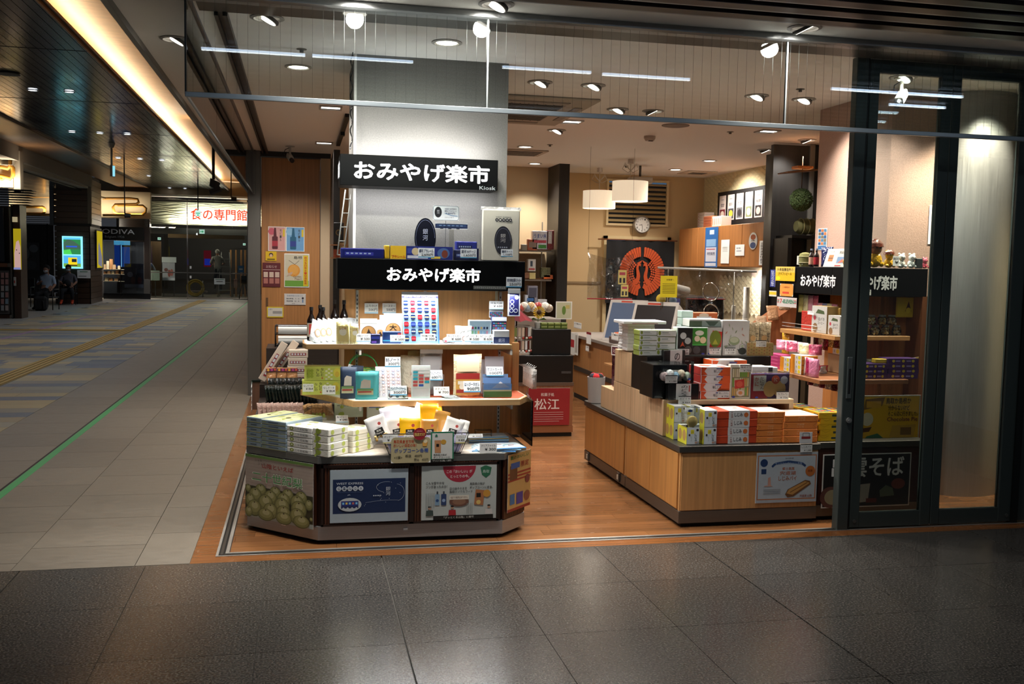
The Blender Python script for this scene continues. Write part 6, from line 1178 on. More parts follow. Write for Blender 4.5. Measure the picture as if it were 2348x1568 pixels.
def d_or(cv):cv.rect(0,0,.4,1,'#d8881c');cv.rect(.4,0,1,1,'#cfc9c0');cv.ell(.8,.5,.12,'#d8c020',ry=.4);cv.vt('鬼',.5,.2,.6,.8,'#222222')
for j in range(4):
    lside('pink_sweet_box','bright pink sweet box at the far end of the lower pillar shelf, '+(ordn(j)if j<3 else 'topmost'),'box',1779,843-11.5*j-8,1811,862-11.5*j,3.7,.1,'#b03468',z=S2+.0255*j,draw=d_pk,group='pink boxes on the lower pillar shelf')if 0 else obj(bx(.2,.1,.0245,'#b03468',draw=d_pk),'pink_sweet_box',loc=(3.7,1.13,S2+.0255*j),rz=-math.pi/2,label='bright pink sweet box at the far end of the pillar shelf, '+(ordn(j)if j<3 else 'topmost'),cat='box',group='pink sweet boxes')
for c_,(y,n_,w)in enumerate(((.945,3,.14),(.79,4,.15))):
    me=bx(w,.12,.031,'#d8881c',draw=d_or,topc='#d8d4cc').mesh('orange_sweet_box')
    for j in range(n_):obj(me,'orange_sweet_box',loc=(3.69,y,S2+.0316*j),rz=-math.pi/2,label='orange and white sweet box, '+['rear','front'][c_]+' pile on the pillar shelf, '+(ordn(j)if j<n_-1 else 'topmost'),cat='box',group='orange and white sweet boxes')
for i,(y,c)in enumerate(((.68,'#cfc0b8'),(.63,'#a02850'),(.57,'#c87898'))):obj(pouch(.09,.12,.025,c,'film',None,4,.3,20+i),'sweets_bag',loc=(3.72-.01*i,y,S2),rz=-1.3,label=['white','dark pink','pink'][i]+' crinkled sweets bag leaning at the near end of the lower pillar shelf',cat='bag')
obj(bx(.16,.1,.04,'#c87c28',draw=d_or),'orange_sweet_box',loc=(4.0,.84,S2+.09+.04),rz=-math.pi/2,label='orange sweet box on a hidden pile deeper on the lower pillar shelf',cat='box');obj(bx(.16,.1,.129,'#9a7a58'),'carton',loc=(4.0,.84,S2),rz=-math.pi/2,label='brown carton hidden behind the orange and white boxes',cat='box')
r=random.Random(31)
for i in range(7):obj(pouch(.1,.045,.05,['#c890a0','#e0d0d0','#b84c6c','#d8c8c0','#c8a0b8','#c03c5c','#dcd4d4'][i],'film',None,4,.3,50+i),'sweets_bag',loc=(3.9+.02*(i%3),1.22-.07*i,S2+.001+(0 if i>4 else .0)),rz=r.uniform(0,3),label='flat pink and white sweets bag behind the box piles, '+NTH[i]+' from the rear',cat='bag',group='flat sweets bags on the lower pillar shelf')
obj(pouch(.07,.17,.03,'#d8a030','film',lambda cv:[cv.poly([(.2,.3),(.8,.3),(.5,.7)],'#3a2818'),cv.ell(.5,.35,.2,'#e8c838')],5,.15,3),'sweets_bag',loc=(3.9,1.34,.93),rz=-1.2,label='tall yellow snack bag with a small figure hanging by the shelf end',cat='bag')
for i in range(7):obj(pouch(.06,.1,.02,['#5c2a2a','#d8d0b8','#8a3038','#c0a860','#6a2c30','#d0c098','#c8a048'][i],'foil',None,4,.2,i),'foil_pack',loc=(4.1,1.26-.07*i,.99),rz=-1.4,label='shiny foil pack hanging under the upper pillar shelf, '+NTH[i]+' from the rear',cat='foil pack',group='foil packs under the upper pillar shelf')
for i in range(6):obj(pouch(.07,.08,.02,['#7a2a48','#c8c4cc','#8a3050','#d0ccd4','#5a2430','#c0b8c0'][i],'foil',None,4,.2,i+9),'foil_pack',loc=(3.98,1.1-.08*i,.74),rz=-1.4,label='shiny dark pink foil pack hanging under the lower pillar shelf, '+NTH[i]+' from the rear',cat='foil pack',group='foil packs under the lower pillar shelf')
# yellow boxes on the base
def d_ye(cv):cv.rect(.0,.0,1,1,'#d0a818');cv.rect(.68,.3,.95,.7,'#3a4438');cv.line([(.05,.9),(.3,.5),(.55,.9)],.001,'#8a6a10')
me=bx(.13,.2,.035,'#d0a818',draw=d_ye,drawl=d_ye,drawt=lambda cv:[cv.rect(.1+.3*i,.1+.2*j,.34+.3*i,.24+.2*j,['#3a3a48','#3a7a5a','#b84a30','#3a5aa0'][(i+j)%4])for i in range(3)for j in range(4)]).mesh('chocolate_pie_box')
for c_,(x,y,n_)in enumerate(((3.62,.225,5),(3.60,.45,5),(3.76,.24,5))):
    for j in range(n_):obj(me,'chocolate_pie_box',loc=(x+.012*(j%2),y,G_+.0356*j),rz=.0+.02*(j%3-1),label='yellow wrapped pie box, '+['front pile by the door','rear pile','pile hidden behind the door frame'][c_]+', '+(ordn(j)if j<n_-1 else 'topmost'),cat='box',group='yellow pie boxes')
# goods on the front facing shelves behind the glass
def jar(x,y,z,lb):
    t=thing('popcorn_jar',lb,'jar',(x,y,z));mb=MB();mb.lathe([(.02,0),(.03,.006),(.033,.028),(.028,.05),(.02,.058)],'#e8ecec','clear',n=16);obj(mb,'glass_body',t)
    mb=MB();r=random.Random(int(x*999));[mb.ball((r.uniform(-.02,.02),r.uniform(-.02,.02),.008+.04*r.random()),.0075,r.choice(('#d8b878','#e8dcc0','#b88850','#e0c890')),'satin',6,4)for i in range(30)];obj(mb,'popcorn',t.children[-1],kind='stuff')
    mb=MB();mb.lathe([(.022,.056),(.023,.058),(.023,.068),(0,.068)],'#8a8a88','steel',n=16);obj(mb,'lid',t)
for i,(px,k,lb)in enumerate(((1990,0,'leftmost'),(2013,0,'second'),(2037,0,'third'),(2062,0,'rightmost'),(2003,1,'left'),(2028,1,'middle'),(2050,1,'right'))):
    jar(pz(px,.66)+.004,.66,S1+.0695*k,'glass jar of popcorn with metal lid, '+['lower','upper'][k]+' row, '+lb)
bpx('chocolate_cards','yellow picture notice hanging beside the popcorn jars','notice',2056,681,2095,728,.7,.004,'#c8a020',draw=lambda cv:[cv.rect(.06,.05,.94,.95,'#d8b428'),cv.poly([(.5,.3),(.85,.3),(.68,.8)],'#5a2c18'),cv.ell(.68,.35,.14,'#e8c830')])
obj(pouch(.09,.12,.03,'#c88098','film',lambda cv:cv.ell(.7,.3,.15,'#b83860'),5,.2,4),'sweets_bag',loc=(pz(2003,.74),.735,S1),label='pink and yellow sweets bag behind the upper row of popcorn jars',cat='bag')
def d_pur(cv):cv.rect(0,0,1,1,'#43225e');[cv.ell(.18+.32*i,.5,.05,'#c0a830',ry=.28,n=10)for i in range(3)];cv.rect(.25,.35,.4,.65,'#8a7ab0');cv.rect(.6,.35,.75,.65,'#8a7ab0')
stackpx('purple_sweet_box','purple sweet box behind the door glass, left pile','purple boxes, left pile',1979,834,2035,864,.46,3,.12,'#43225e',.859,draw=d_pur)
stackpx('purple_sweet_box','purple sweet box behind the door glass, right pile','purple boxes, right pile',2038,822,2105,864,.46,4,.12,'#43225e',.859,draw=d_pur)
for i,(x0,x1)in enumerate(((1978,2003),(2006,2036),(2038,2070))):a=at(x0,803,Y=.62);b=at(x1,803,Y=.62);mb=MB();R_=(b.x-a.x)/2;mb.lathe([(0,0),(R_,0),(R_,.1),(0,.1)],'#b8b498','paper',n=18);mb.lathe([(R_*1.04,.1),(R_*1.04,.112),(0,.112)],'#8a8878','paper',n=18);obj(mb,'round_tin',loc=((a.x+b.x)/2,.65,.859),label='cream patterned round tin behind the purple boxes, '+['left','middle','right'][i],cat='tin')
bpx('sweets_box','small yellow box lying on the left pile of purple boxes','box',2008,823,2034,834,.48,.05,'#c8a828',z=.859+.0+at(2008,834,Y=.46).z-.859+.002)
card('notice_card','tilted white and yellow handwritten notice above the purple boxes','notice',at(2078,843,Y=.5),(1,.2,.12),(.1,0,1),.1,.06,lambda cv:[cv.rect(0,0,.7,1,'#c8c4b8'),cv.rect(.7,0,1,1,'#c8a020'),cv.rect(.1,.3,.6,.5,'#a03848')])
cardpx('price_card','tiny white price card at the lower edge of the front facing sign','price card',1983,664,1997,677,tag_draw('¥','',band=None),Y=.595)
cardpx('notice_card','tall pale paper sheet on the pillar front behind the door leaf','notice',2132,470,2141,560,None,Y=.785)
# things in the dark niche
t=thing('cedar_ball','round green cedar ball hanging under a little wooden roof','ornament',(5.05,3.66-.35,at(1837,457,Y=3.3).z))
P_=at(1837,458,Y=3.3);t.location=P_;rb=(at(1861,458,Y=3.3).x-P_.x)
mb=MB();r=random.Random(5);mb.ball((0,0,0),rb*.93,'#4a5a34','cloth',20,14)
for i in range(900):
    u_=Vector((r.gauss(0,1),r.gauss(0,1),r.gauss(0,1))).normalized();q=u_.orthogonal().normalized()*.008;w_=u_.cross(q).normalized()*.008;b0=u_*rb*.9;tp=u_*rb*r.uniform(1.0,1.06)
    mb.add([b0+q,b0-q*.5+w_,b0-q*.5-w_,tp],[(0,1,3),(1,2,3),(2,0,3)],r.choice(['#4c6034','#5c7440','#3c4c2a']),'matte')
obj(mb,'cedar_needles',t,kind='stuff');mb=MB();mb.tube([(0,0,rb),(0,0,rb+.3)],.004,'#6a5034','cloth',6);obj(mb,'cord',t)
mb=MB();mb.add([(-.2,-.1,.0),(.16,-.1,.04),(.16,.1,.04),(-.2,.1,.0),(-.2,-.1,.012),(.16,-.1,.052),(.16,.1,.052),(-.2,.1,.012)],[(3,2,1,0),(4,5,6,7),(0,1,5,4),(1,2,6,5),(2,3,7,6),(3,0,4,7)],'#8a5c34','woodx');mb.box(-.08,.08,-.06,.06,.05,.075,'#a06c40','woodx');obj(mb,'little_roof',t,loc=(0,0,rb+.13))
t=thing('rice_bale','green striped rice bale lying on the dark niche shelf','bale',at(1848,538,Y=3.4));mb=MB();mb.lathe([(0,-.11),(.05,-.11),(.07,-.08),(.075,0),(.07,.08),(.05,.11),(0,.11)],'#6a6840','cloth',(0,0,.077),18,axis='x');obj(mb,'bale_body',t)
mb=MB();[mb.tube([(x,.078*math.cos(i*math.pi/8),.077+.078*math.sin(i*math.pi/8))for i in range(17)],.004,'#a09a68','cloth',5)for x in(-.06,0,.06)];obj(mb,'bale_cord',t)
mb=MB();q=at(1848,540,Y=3.4);mb.box(q.x-.2,5.32,3.3,3.62,q.z-.03,q.z-.002,'#0f0d0c','woodx');mb.box(q.x-.2,5.32,3.3,3.62,1.56,1.59,'#0f0d0c','woodx');mb.box(4.92,4.96,3.3,3.6,0,q.z-.03,'#12100f','woodz');obj(mb,'niche_shelf',label='black shelf unit inside the dark niche carrying the rice bale',cat='shelf')
# ================================================================= back of the shop
# wall cabinets on the right wall
t=thing('wall_cabinet','light wood wall cabinets with four doors hung on the right wall','cabinet',(5.42,4.68,1.59));mb=MB();mb.box(0,.37,0,2.57,0,.5,'#a86c38','woodz',.003);obj(mb,'cabinet_body',t)
for i in range(4):mb=MB();mb.box(-.016,0,.004+i*.643,.639+i*.643,.004,.496,'#b07440','woodz',.002);obj(mb,'door',t)
for x0,y0,x1,y1,lb,dr in((1618,522,1644,613,'tall blue brand poster with a white notice on the wall cabinet',lambda cv:[cv.rect(0,0,1,1,'#2464a8'),cv.rect(.35,.82,.7,.93,'#c8d8e8'),cv.rect(.1,.52,.85,.7,'#88b0d8'),cv.rect(.08,.14,.9,.5,'#c8ccd8'),cv.rect(.12,.44,.8,.46,'#b83c40'),cv.tx('特別販売',.2,.3,.8,.38,'#24305a',.02),cv.rect(.08,.03,.9,.11,'#c8ccd8')]),(1654,550,1671,604,'narrow white letter pinned on the wall cabinet',lambda cv:[cv.rect(.2,.5+.06*i,.8,.515+.06*i,'#999999')for i in range(4)]),(1686,561,1706,586,'small rounded white notice on the wall cabinet',lambda cv:[cv.tx('開店 閉店',.15,.6,.6,.75,'#555566',.01),cv.rect(.15,.4,.7,.46,'#88889a')]),(1742,552,1751,608,'narrow white vertical menu strip on the right cabinet door',lambda cv:cv.vt('全国発送承ります',.25,.05,.75,.95,'#2a2c3a',.01))):
    cardpx('notice_card',lb,'notice',x0,y0,x1,y1,dr,X=5.398)
a=at(1718,533,X=5.398);b=at(1736,572,X=5.398);mb=MB();cv=Cv(mb,(0,0,0),(0,-1,0),(0,0,1),a.y-b.y,a.z-b.z,'gloss');cv.ell(.5,.5,.5,'#c8ccc8',ry=.5);cv.ell(.5,.72,.3,'#8a3c28',ry=.16);cv.ell(.5,.25,.34,'#2c4a78',ry=.18);cv.tx('山陰',.3,.48,.7,.56,'#222222',.02);obj(mb,'oval_badge',loc=(5.397,a.y,b.z),label='oval badge with a boat and waves on the right cabinet door',cat='badge')
# menu board
a=at(1652,446,X=5.79);b=at(1765,508,X=5.79)
t=thing('menu_board','long black menu board with white cards of sweets on the right wall','menu board',(5.775,a.y,2.13));L_=a.y-4.75;mb=MB();mb.box(-.02,.01,-L_,0,0,.43,'#0e0d0d','paper');obj(mb,'board',t)
for i in range(7):
    mb=MB();cv=Cv(mb,(-.021,-.06-i*.255,.06),(0,-1,0),(0,0,1),.2,.32);cv.rect(0,0,1,1,'#c4b8b0');cv.rect(.1,.05,.9,.45,['#6a1c24','#3a3c44','#58585a','#6a7454','#1c1818','#2c5a2c','#7a3a40'][i]);cv.ell(.5,.25,.28,['#c8b8a8','#d8b838','#2a2628','#d8d4b0','#c8a098','#5a9a4c','#b0586a'][i],ry=.14);cv.tx(['麟','栗菓子','若草','山川','桜餅','菜種','姫'][i],.2,.55,.8,.68,'#2a2a30',.01);cv.rect(.3,.82,.7,.85,'#777777');obj(mb,'menu_card',t)
for i in range(6):obj(bx(.22,.14,.035,'#c8b8ac',draw=lambda cv:cv.rect(.1,.4,.2,.7,'#a83c30')),'carton',loc=(5.6,7.0,2.092+.036*i),rz=-math.pi/2,label='flat white carton on top of the wall cabinet, left pile, '+(ordn(i)if i<5 else 'topmost'),cat='box',group='white cartons on the cabinet')
for i in range(4):obj(bx(.26,.14,.035,'#a8603c',draw=lambda cv:cv.rect(.1,.2,.9,.8,'#8c4c34')),'carton',loc=(5.5,6.55,2.092+.036*i),rz=-math.pi/2,label='flat brown carton on top of the wall cabinet, '+(ordn(i)if i<3 else 'topmost'),cat='box',group='brown cartons on the cabinet')
for i in range(5):obj(bx(.05,.14,.13,'#c8c0b8',draw=lambda cv:cv.rect(.3,.2,.7,.8,'#c8866a')),'carton',loc=(5.5,6.38-.055*i,2.092),rz=-math.pi/2,label='upright white carton on top of the wall cabinet, '+NTH[i]+' from the rear',cat='box',group='upright cartons on the cabinet')
# louvre window, clock, doorway curtain
wn=struct(None,'window_1',loc=(4.4,7.38,2.12));mb=MB();
for q in((0,.88,0,.03),(0,.88,.59,.62)):mb.box(q[0],q[1],-.02,.02,q[2],q[3],'#c0a97e','paper')
for q in((0,.03),(.85,.88)):mb.box(q[0],q[1],-.02,.02,.03,.59,'#c0a97e','paper')
obj(mb,'window_frame',wn)
for i in range(9):mb=MB();mb.box(.03,.85,-.022,.022,-.003,.003,'#a89064','paper');obj(mb,'louvre_slat',wn,loc=(0,0,.07+i*.061),rot=(.75,0,0))
mb=MB();mb.box(.03,.85,.018,.019,.03,.59,'#0a0c10');mb.box(.03,.85,.01,.015,.55,.59,'#4a6a8a','emit:.5');obj(mb,'dark_opening',wn)
ck=thing('wall_clock','round silver wall clock with black numerals above the dark curtain','clock',at(1474,515,Y=7.28));Rr=.117
mb=MB();mb.lathe([(Rr*.86,-.03),(Rr*.9,-.05),(Rr,-.035),(Rr,0),(0,0)],'#a8a49c','steel',n=36,axis='y');mb.v=[(x,-y if 0 else y,z)for x,y,z in mb.v];obj(mb,'clock_rim',ck)
def front(mb,w,h,y):return Cv(mb,(-w/2,y,-h/2),(1,0,0),(0,0,1),w,h)
mb=MB();cv=front(mb,2*Rr,2*Rr,.0);cv.ell(.5,.5,.44,'#ccc8c0',n=36)
for k in range(1,13):a_=math.radians(90-30*k);x,y=.5+.34*math.cos(a_),.5+.34*math.sin(a_);cv.tx(str(k),x-.04-.02*(k>9),y-.05,x+.04+.02*(k>9),y+.05,'#22201e',.01)
obj(mb,'dial',ck);mb=MB();cv=front(mb,2*Rr,2*Rr,-.004);cv.line([(.5,.5),(.32,.47)],.006,'#141210');obj(mb,'hour_hand',ck.children[-1]);mb=MB();cv=front(mb,2*Rr,2*Rr,-.006);cv.line([(.48,.54),(.54,.2)],.004,'#141210');obj(mb,'minute_hand',[c_ for c_ in ck.children if c_.name.startswith('dial')][0])
ck.location.y=7.34
for c_ in ck.children:
    if c_.name.startswith('clock_rim'):c_.data.transform(Matrix.Rotation(math.pi,4,'X'))
    else:c_.location.y=-.03
dr_=struct(None,'door_5',loc=(4.38,7.38,0));mb=MB();mb.box(0,.05,-.02,.02,0,1.98,'#c0a97e','paper');mb.box(.9,.95,-.02,.02,0,1.98,'#c0a97e','paper');mb.box(0,.95,-.02,.02,1.93,1.98,'#c0a97e','paper');obj(mb,'door_frame',dr_);mb=MB();mb.box(.05,.9,.01,.015,0,1.93,'#07080a');mb.box(.06,.3,.0,.005,1.885,1.925,'#3a7ab0','emit:.6');obj(mb,'dark_opening',dr_)
nr=thing('door_curtain','black door curtain with an orange round crest of two facing cranes','curtain',(4.87,7.28,1.08));w,h=.96,.84
mb=MB();vs=[];nx=24
for j in range(2):
    for i in range(nx+1):x=-w/2+w*i/nx;vs.append((x,.012*math.sin(i*1.3)-(.0),j*h))
mb.add(vs,[(i,i+1,i+nx+2,i+nx+1)for i in range(nx)],'#0c0a0c','cloth',True);obj(mb,'cloth',nr)
mb=MB();mb.tube([(-w/2-.12,0,h+.01),(w/2+.04,0,h+.01)],.009,'#7a4a2c','woodx',8);obj(mb,'rod',nr)
mb=MB();cv=Cv(mb,(-.32+.03,-.02,.1),(1,0,0),(0,0,1),.62,.66,'cloth');OR='#b0461c'
for s in(-1,1):
    for k in range(23):
        a0=math.radians(87-7.4*k);a1=math.radians(87-7.4*k-6.4);r0,r1=.3,.5
        f=lambda r_,a_:(.5+s*(.015+r_*math.cos(a_)),.5+r_*math.sin(a_))
        cv.poly([f(r0,a0),f(r1-.01,a0),f(r1,(a0+a1)/2),f(r1-.01,a1),f(r0,a1)][::s],OR)
    for ring_,(r0,n_)in enumerate(((.29,14),(.245,12),(.2,10))):
        for k in range(n_):a_=math.radians(50-130*k/(n_-1));cv.ell(.5+s*(.02+r0*math.cos(a_)),.5+r0*math.sin(a_)-.02,.022,OR,n=8)
    neck=[(.5+s*x,y)for x,y in((.03,.6),(.06,.62),(.08,.6),(.075,.54),(.05,.47),(.04,.4),(.05,.33),(.1,.24),(.2,.22),(.2,.32),(.13,.36),(.12,.42),(.13,.5),(.135,.58),(.11,.65),(.07,.68),(.03,.65))];cv.poly(neck[::s],OR)
    cv.poly([(.5+s*x,y)for x,y in((.0,.73),(.14,.66),(.03,.67))][::s],OR);cv.poly([(.5+s*x,y)for x,y in((.02,.17),(.12,.1),(.14,.2),(.05,.26))][::s],OR)
obj(mb,'crane_crest',nr,label='orange round crest of two cranes')
# pendant lamps
def pendant(x,y,lb):
    top=CZ;zt=at(1445,416,Y=5.57).z if y<6 else at(1374,438,Y=6.66).z;zb=at(1445,462,Y=5.57).z if y<6 else at(1374,478,Y=6.66).z;R_=.205
    t=thing('pendant_lamp',lb,'pendant lamp',(x,y,zb));h=zt-zb
    mb=MB();mb.lathe([(R_,0),(R_,h)],'#d8c4a8','shade',n=40);obj(mb,'lamp_shade',t);mb=MB();mb.lathe([(R_-.01,.01),(.03,.01)],'#fff0d8','emit:1.2',n=30);mb.lathe([(R_-.01,h-.01),(0,h-.01)],'#c8b498','paper',n=30);obj(mb,'diffuser',t.children[-1])
    mb=MB();mb.tube([(0,0,h),(0,0,top-zb-.05)],.004,'#c8c0b4','satin',6);[mb.tube([(0,0,h+.12),(s*.07,0,h+.19+.02*k),(s*.1,0,h+.14),(s*.03,0,h+.1),(0,0,h+.12)],.0035,'#cfc8bc','satin',5)for s in(-1,1)for k in(0,1)];obj(mb,'cord',t)
    mb=MB();mb.lathe([(.0,0),(.03,0),(.035,-.05),(.012,-.06),(0,-.06)],'#c8c0b8','satin',(0,0,top-zb),16);obj(mb,'ceiling_rose',t);lamp('POINT',(x,y,zb-.06),5,WARM,.08)
pendant(4.078,6.66,'white drum pendant lamp, the lower and farther of two');pendant(4.11,5.57,'white drum pendant lamp, the higher and nearer of two')
t=thing('projector','small white projector on a grey ceiling bracket behind the pendant lamps','projector',(4.45,6.2,CZ-.18));mb=MB();mb.box(-.13,.13,-.1,.1,-.04,.04,'#a89c8c','satin',.01);obj(mb,'body',t);mb=MB();mb.tube([(0,0,.04),(0,0,.18)],.015,'#6a6660','steel',8);obj(mb,'bracket',t)
# shelves on the left of the dark partition
t=thing('wall_shelving','wire and wood shelves with souvenirs against the pale wall beside the dark partition','shelving',(3.2,6.6,0));
for x0,x1,y_,z_ in((1197,1268,573,0),(1197,1268,640,0),(1197,1268,702,0)):
    a=at(x0,y_,Y=6.5);b=at(x1,y_,Y=6.5);mb=MB();mb.box(a.x-3.2-.2,b.x-3.2-.02,-.1,.28,a.z-.012,a.z+.012,'#a06c44','woodx');mb.box(a.x-3.2-.2,b.x-3.2-.02,-.11,-.1,a.z-.02,a.z,'#b0aaa0','steel');obj(mb,'shelf',t)
for x in(2.93,3.33):mb=MB();mb.box(x-3.2,x-3.19,.0,.02,.4,2.1,'#a8a49c','steelv');obj(mb,'upright',t)
goods=[(1221,529,1256,572,'#c8ccd8','white rice bag with red and blue print on the top wall shelf','bag',lambda cv:[cv.tx('うまい米',.1,.6,.9,.85,'#3a5aa8',.02),cv.rect(.1,.35,.9,.5,'#b84a5a'),cv.rect(.4,.05,.9,.25,'#3a8a3a')]),(1254,528,1270,572,'#7a2a34','dark red and white bag at the right end of the top wall shelf','bag',lambda cv:cv.rect(.2,.3,.7,.95,'#c8c8cc')),(1211,548,1232,574,'#a85c40','reddish brown picture box on the top wall shelf','box',lambda cv:cv.rect(.1,.25,.9,.75,'#8a7a70')),
         (1211,594,1228,622,'#c8c8c4','white picture card standing on the middle wall shelf','card',lambda cv:[cv.rect(.3,.4,.6,.85,'#3a4a5a'),cv.rect(.1,.1,.9,.25,'#a84a48')]),(1241,613,1262,636,'#5a5a3c','dark olive wrapped pack on the middle wall shelf','pack',None),(1214,625,1228,640,'#c8b87c','yellow price block on the edge of the middle wall shelf','price card',None),(1247,630,1268,640,'#d0642c','orange and yellow pack on the edge of the middle wall shelf','pack',None),(1199,625,1213,638,'#8a6048','row of small brown packs at the left of the middle wall shelf','pack',None),
         (1211,655,1232,700,'#8a8a98','grey photo card behind the lowest wall shelf goods','card',lambda cv:cv.rect(.1,.4,.9,.9,'#4a4a5a')),(1204,676,1226,700,'#c4ccd8','white and blue boxes on the lowest wall shelf','box',lambda cv:cv.rect(.2,.4,.9,.7,'#3a6aa8')),(1233,686,1254,701,'#c8c8cc','white box on the lowest wall shelf near the sunflower','box',None),(1197,560,1208,574,'#8a8a80','small figures at the left end of the top wall shelf','ornament',None)]
for x0,y0,x1,y1,c,lb,cat,d in goods:bpx(cat.replace(' ','_')+'_goods',lb,cat,x0,y0,x1,y1,6.42,.08,c,m='film' if cat in('bag','pack')else 'paper',draw=d)
for i in range(10):mb=MB();a=at(1185+i*8,740,Y=5.5);mb.ball((0,0,.05),.055,['#c8c0b8','#b84a40','#d8d0c4','#8a9aa8','#c8a878','#d8d8d4','#a83c38','#c0b8a8','#e0dcd0','#9a8a78'][i],'film',8,6,(1,.8,.9));obj(mb,'wrapped_goods',loc=(a.x,5.5,at(1200,712,Y=5.5).z-.02*(i%2)),label='small wrapped souvenir in the row behind the key ring rack, '+NTH[i]+' from the left',cat='souvenir',group='wrapped souvenirs behind the rack')
mb=MB();a=at(1185,722,Y=5.6);b=at(1275,722,Y=5.6);mb.box(a.x-.2,b.x,5.38,5.9,0,a.z-.03,'#8a8076','paper',.004);obj(mb,'display_table',label='pale display table behind the dark centre counter',cat='table')
# dark centre counter with the red panel
t=thing('display_counter','black centre counter in the aisle with a red panel of white lettering','counter',(2.63,3.3,0));mb=MB();mb.box(-.5,.21,.02,.5,0,.04,'#0c0b0a');mb.box(-.52,.215,0,.5,.04,.1,'#a87c5c','steel');mb.box(-.52,.215,0,.5,.47,.5,'#7a6a60','steel');obj(mb,'base_trim',t,kind='stuff');mb=MB();mb.box(-.515,.21,.004,.5,.1,.47,'#8a5a3c','woodz');obj(mb,'cabinet_body',t)
mb=MB();mb.box(-.52,.21,.02,.48,.5,.745,'#0c0b0b','woodx',.003);mb.box(.1,.19,.015,.02,.58,.6,'#3a3634');obj(mb,'black_box',t);mb=MB();mb.box(-.16,.2,.08,.46,.747,.98,'#0c0b0b','woodx',.003);obj(mb,'black_box',t)
def d_red(cv):cv.rect(0,0,1,1,'#8c1a20');cv.tx('和菓子処',.3,.78,.62,.87,'#d8c8c4',.01);cv.tx('松江',.15,.42,.75,.72,'#dcd0cc',.02);[cv.rect(.14,.34-.06*i,.85-.1*(i==4),.355-.06*i,'#b88a88')for i in range(5)]
cardpx('red_sign','dark red panel with white lettering on the front of the black centre counter','sign',1212,890,1305,974,d_red,Y=3.29,th=.004)
# key ring rack, umbrella, sunflower, green tins
t=thing('keyring_rack','spinner rack crowded with small white and red key rings at the end of the counter','rack',(2.33,3.45,.747));r=random.Random(4);mb=MB();mb.tube([(0,0,0),(0,0,.3)],.006,'#2a2422','darkmetal');mb.lathe([(0,0),(.13,0),(.13,.015),(0,.015)],'#c0b8ac','paper',n=20)
for z in(.12,.26):mb.tube([(.13*math.cos(i*math.pi/10),.13*math.sin(i*math.pi/10),z)for i in range(21)],.003,'#8a8480','steel',4)
obj(mb,'rack_frame',t);
for z in(.14,.28-.02):
    for i in range(12):a_=math.radians(180+15*i);mb=MB();mb.box(-.012,.012,-.004,0,-.09,-.01,r.choice(['#d8d4cc','#c8b8a8','#5a2a24','#8a9a5c','#d0d4d8']),'gloss');mb.ball((0,-.006,-.105),.012,r.choice(['#c8c0b8','#a83830','#e0dcd4']),'gloss',6,4);obj(mb,'key_ring',t,loc=(.133*math.cos(a_),.133*math.sin(a_),z),rz=a_+math.pi/2)
mb=MB()
for i in range(8):a0,a1=i*math.pi/4,(i+1)*math.pi/4;mb.add([(0,0,.12),(.16*math.cos(a0),.16*math.sin(a0),0),(.145*math.cos((a0+a1)/2),.145*math.sin((a0+a1)/2),.015),(.16*math.cos(a1),.16*math.sin(a1),0)],[(0,1,2),(0,2,3)],['#7c1420','#5c0f18'][i%2],'cloth')
mb.tube([(0,0,-.02),(0,0,.2)],.003,'#6a1c20','satin',5);obj(mb,'paper_parasol',loc=(2.33,3.45,1.05),label='small dark red paper parasol opened above the key ring rack',cat='parasol')
t=thing('sunflower','artificial yellow sunflower in a small pot on the centre counter','flower',(2.545,3.5,.98));mb=MB();mb.lathe([(0,0),(.03,0),(.035,.06),(0,.06)],'#c8c4bc','paper',n=12);obj(mb,'pot',t);mb=MB();mb.tube([(0,0,.05),(0,0,.13)],.004,'#3c5a24','satin',5);[mb.add([(0,0,.08),(.05*s,-.02,.1),(.08*s,-.01,.08),(.05*s,.02,.085)],[(0,1,2,3)],'#44682c','satin')for s in(-1,1)];obj(mb,'stem',t)
mb=MB();[mb.add([(.015*math.cos(a_),-.03,.15+.015*math.sin(a_)),(.05*math.cos(a_-.15),-.035,.15+.05*math.sin(a_-.15)),(.062*math.cos(a_),-.032,.15+.062*math.sin(a_)),(.05*math.cos(a_+.15),-.035,.15+.05*math.sin(a_+.15))],[(0,1,2,3)],'#e0b418','satin')for a_ in[i*2*math.pi/16 for i in range(16)]];mb.ball((0,-.036,.15),.022,'#3a2412','cloth',10,6,(1,.4,1));obj(mb,'flower_head',t)
for c_ in range(4):
    for j in range(2):obj(bx(.06,.05,.028,'#5a6c28',draw=lambda cv:cv.rect(.1,.6,.9,.8,'#a8b068'),topc='#8a9a50'),'tea_tin',loc=(2.58+.063*c_,3.4,.982+.0285*j),label='small olive green tea box on the black box, '+['lower','upper'][j]+' row, '+NTH[c_]+' from the left',cat='box',group='olive tea boxes')
cardpx('menu_stand','white framed leaf picture card standing behind the olive tea boxes','card',1275,691,1311,732,lambda cv:[cv.rect(.05,.05,.95,.95,'#c8c8a8'),cv.ell(.5,.5,.12,'#6a8a3c',ry=.25),cv.rect(.6,.6,.85,.8,'#c8b870')],Y=3.6,th=.006)
for x0,x1,lb in((1307,1317,'narrow white and red standing strip left of the till counter, nearer'),(1318,1325,'narrow white standing strip left of the till counter, farther')):cardpx('sign_strip',lb,'strip',x0,762,x1,815,lambda cv:[cv.rect(.1,.35,.9,.7,'#b8343c')]if x0==1307 else cv.rect(.2,.1,.8,.9,'#b8b4ac'),X=3.585)
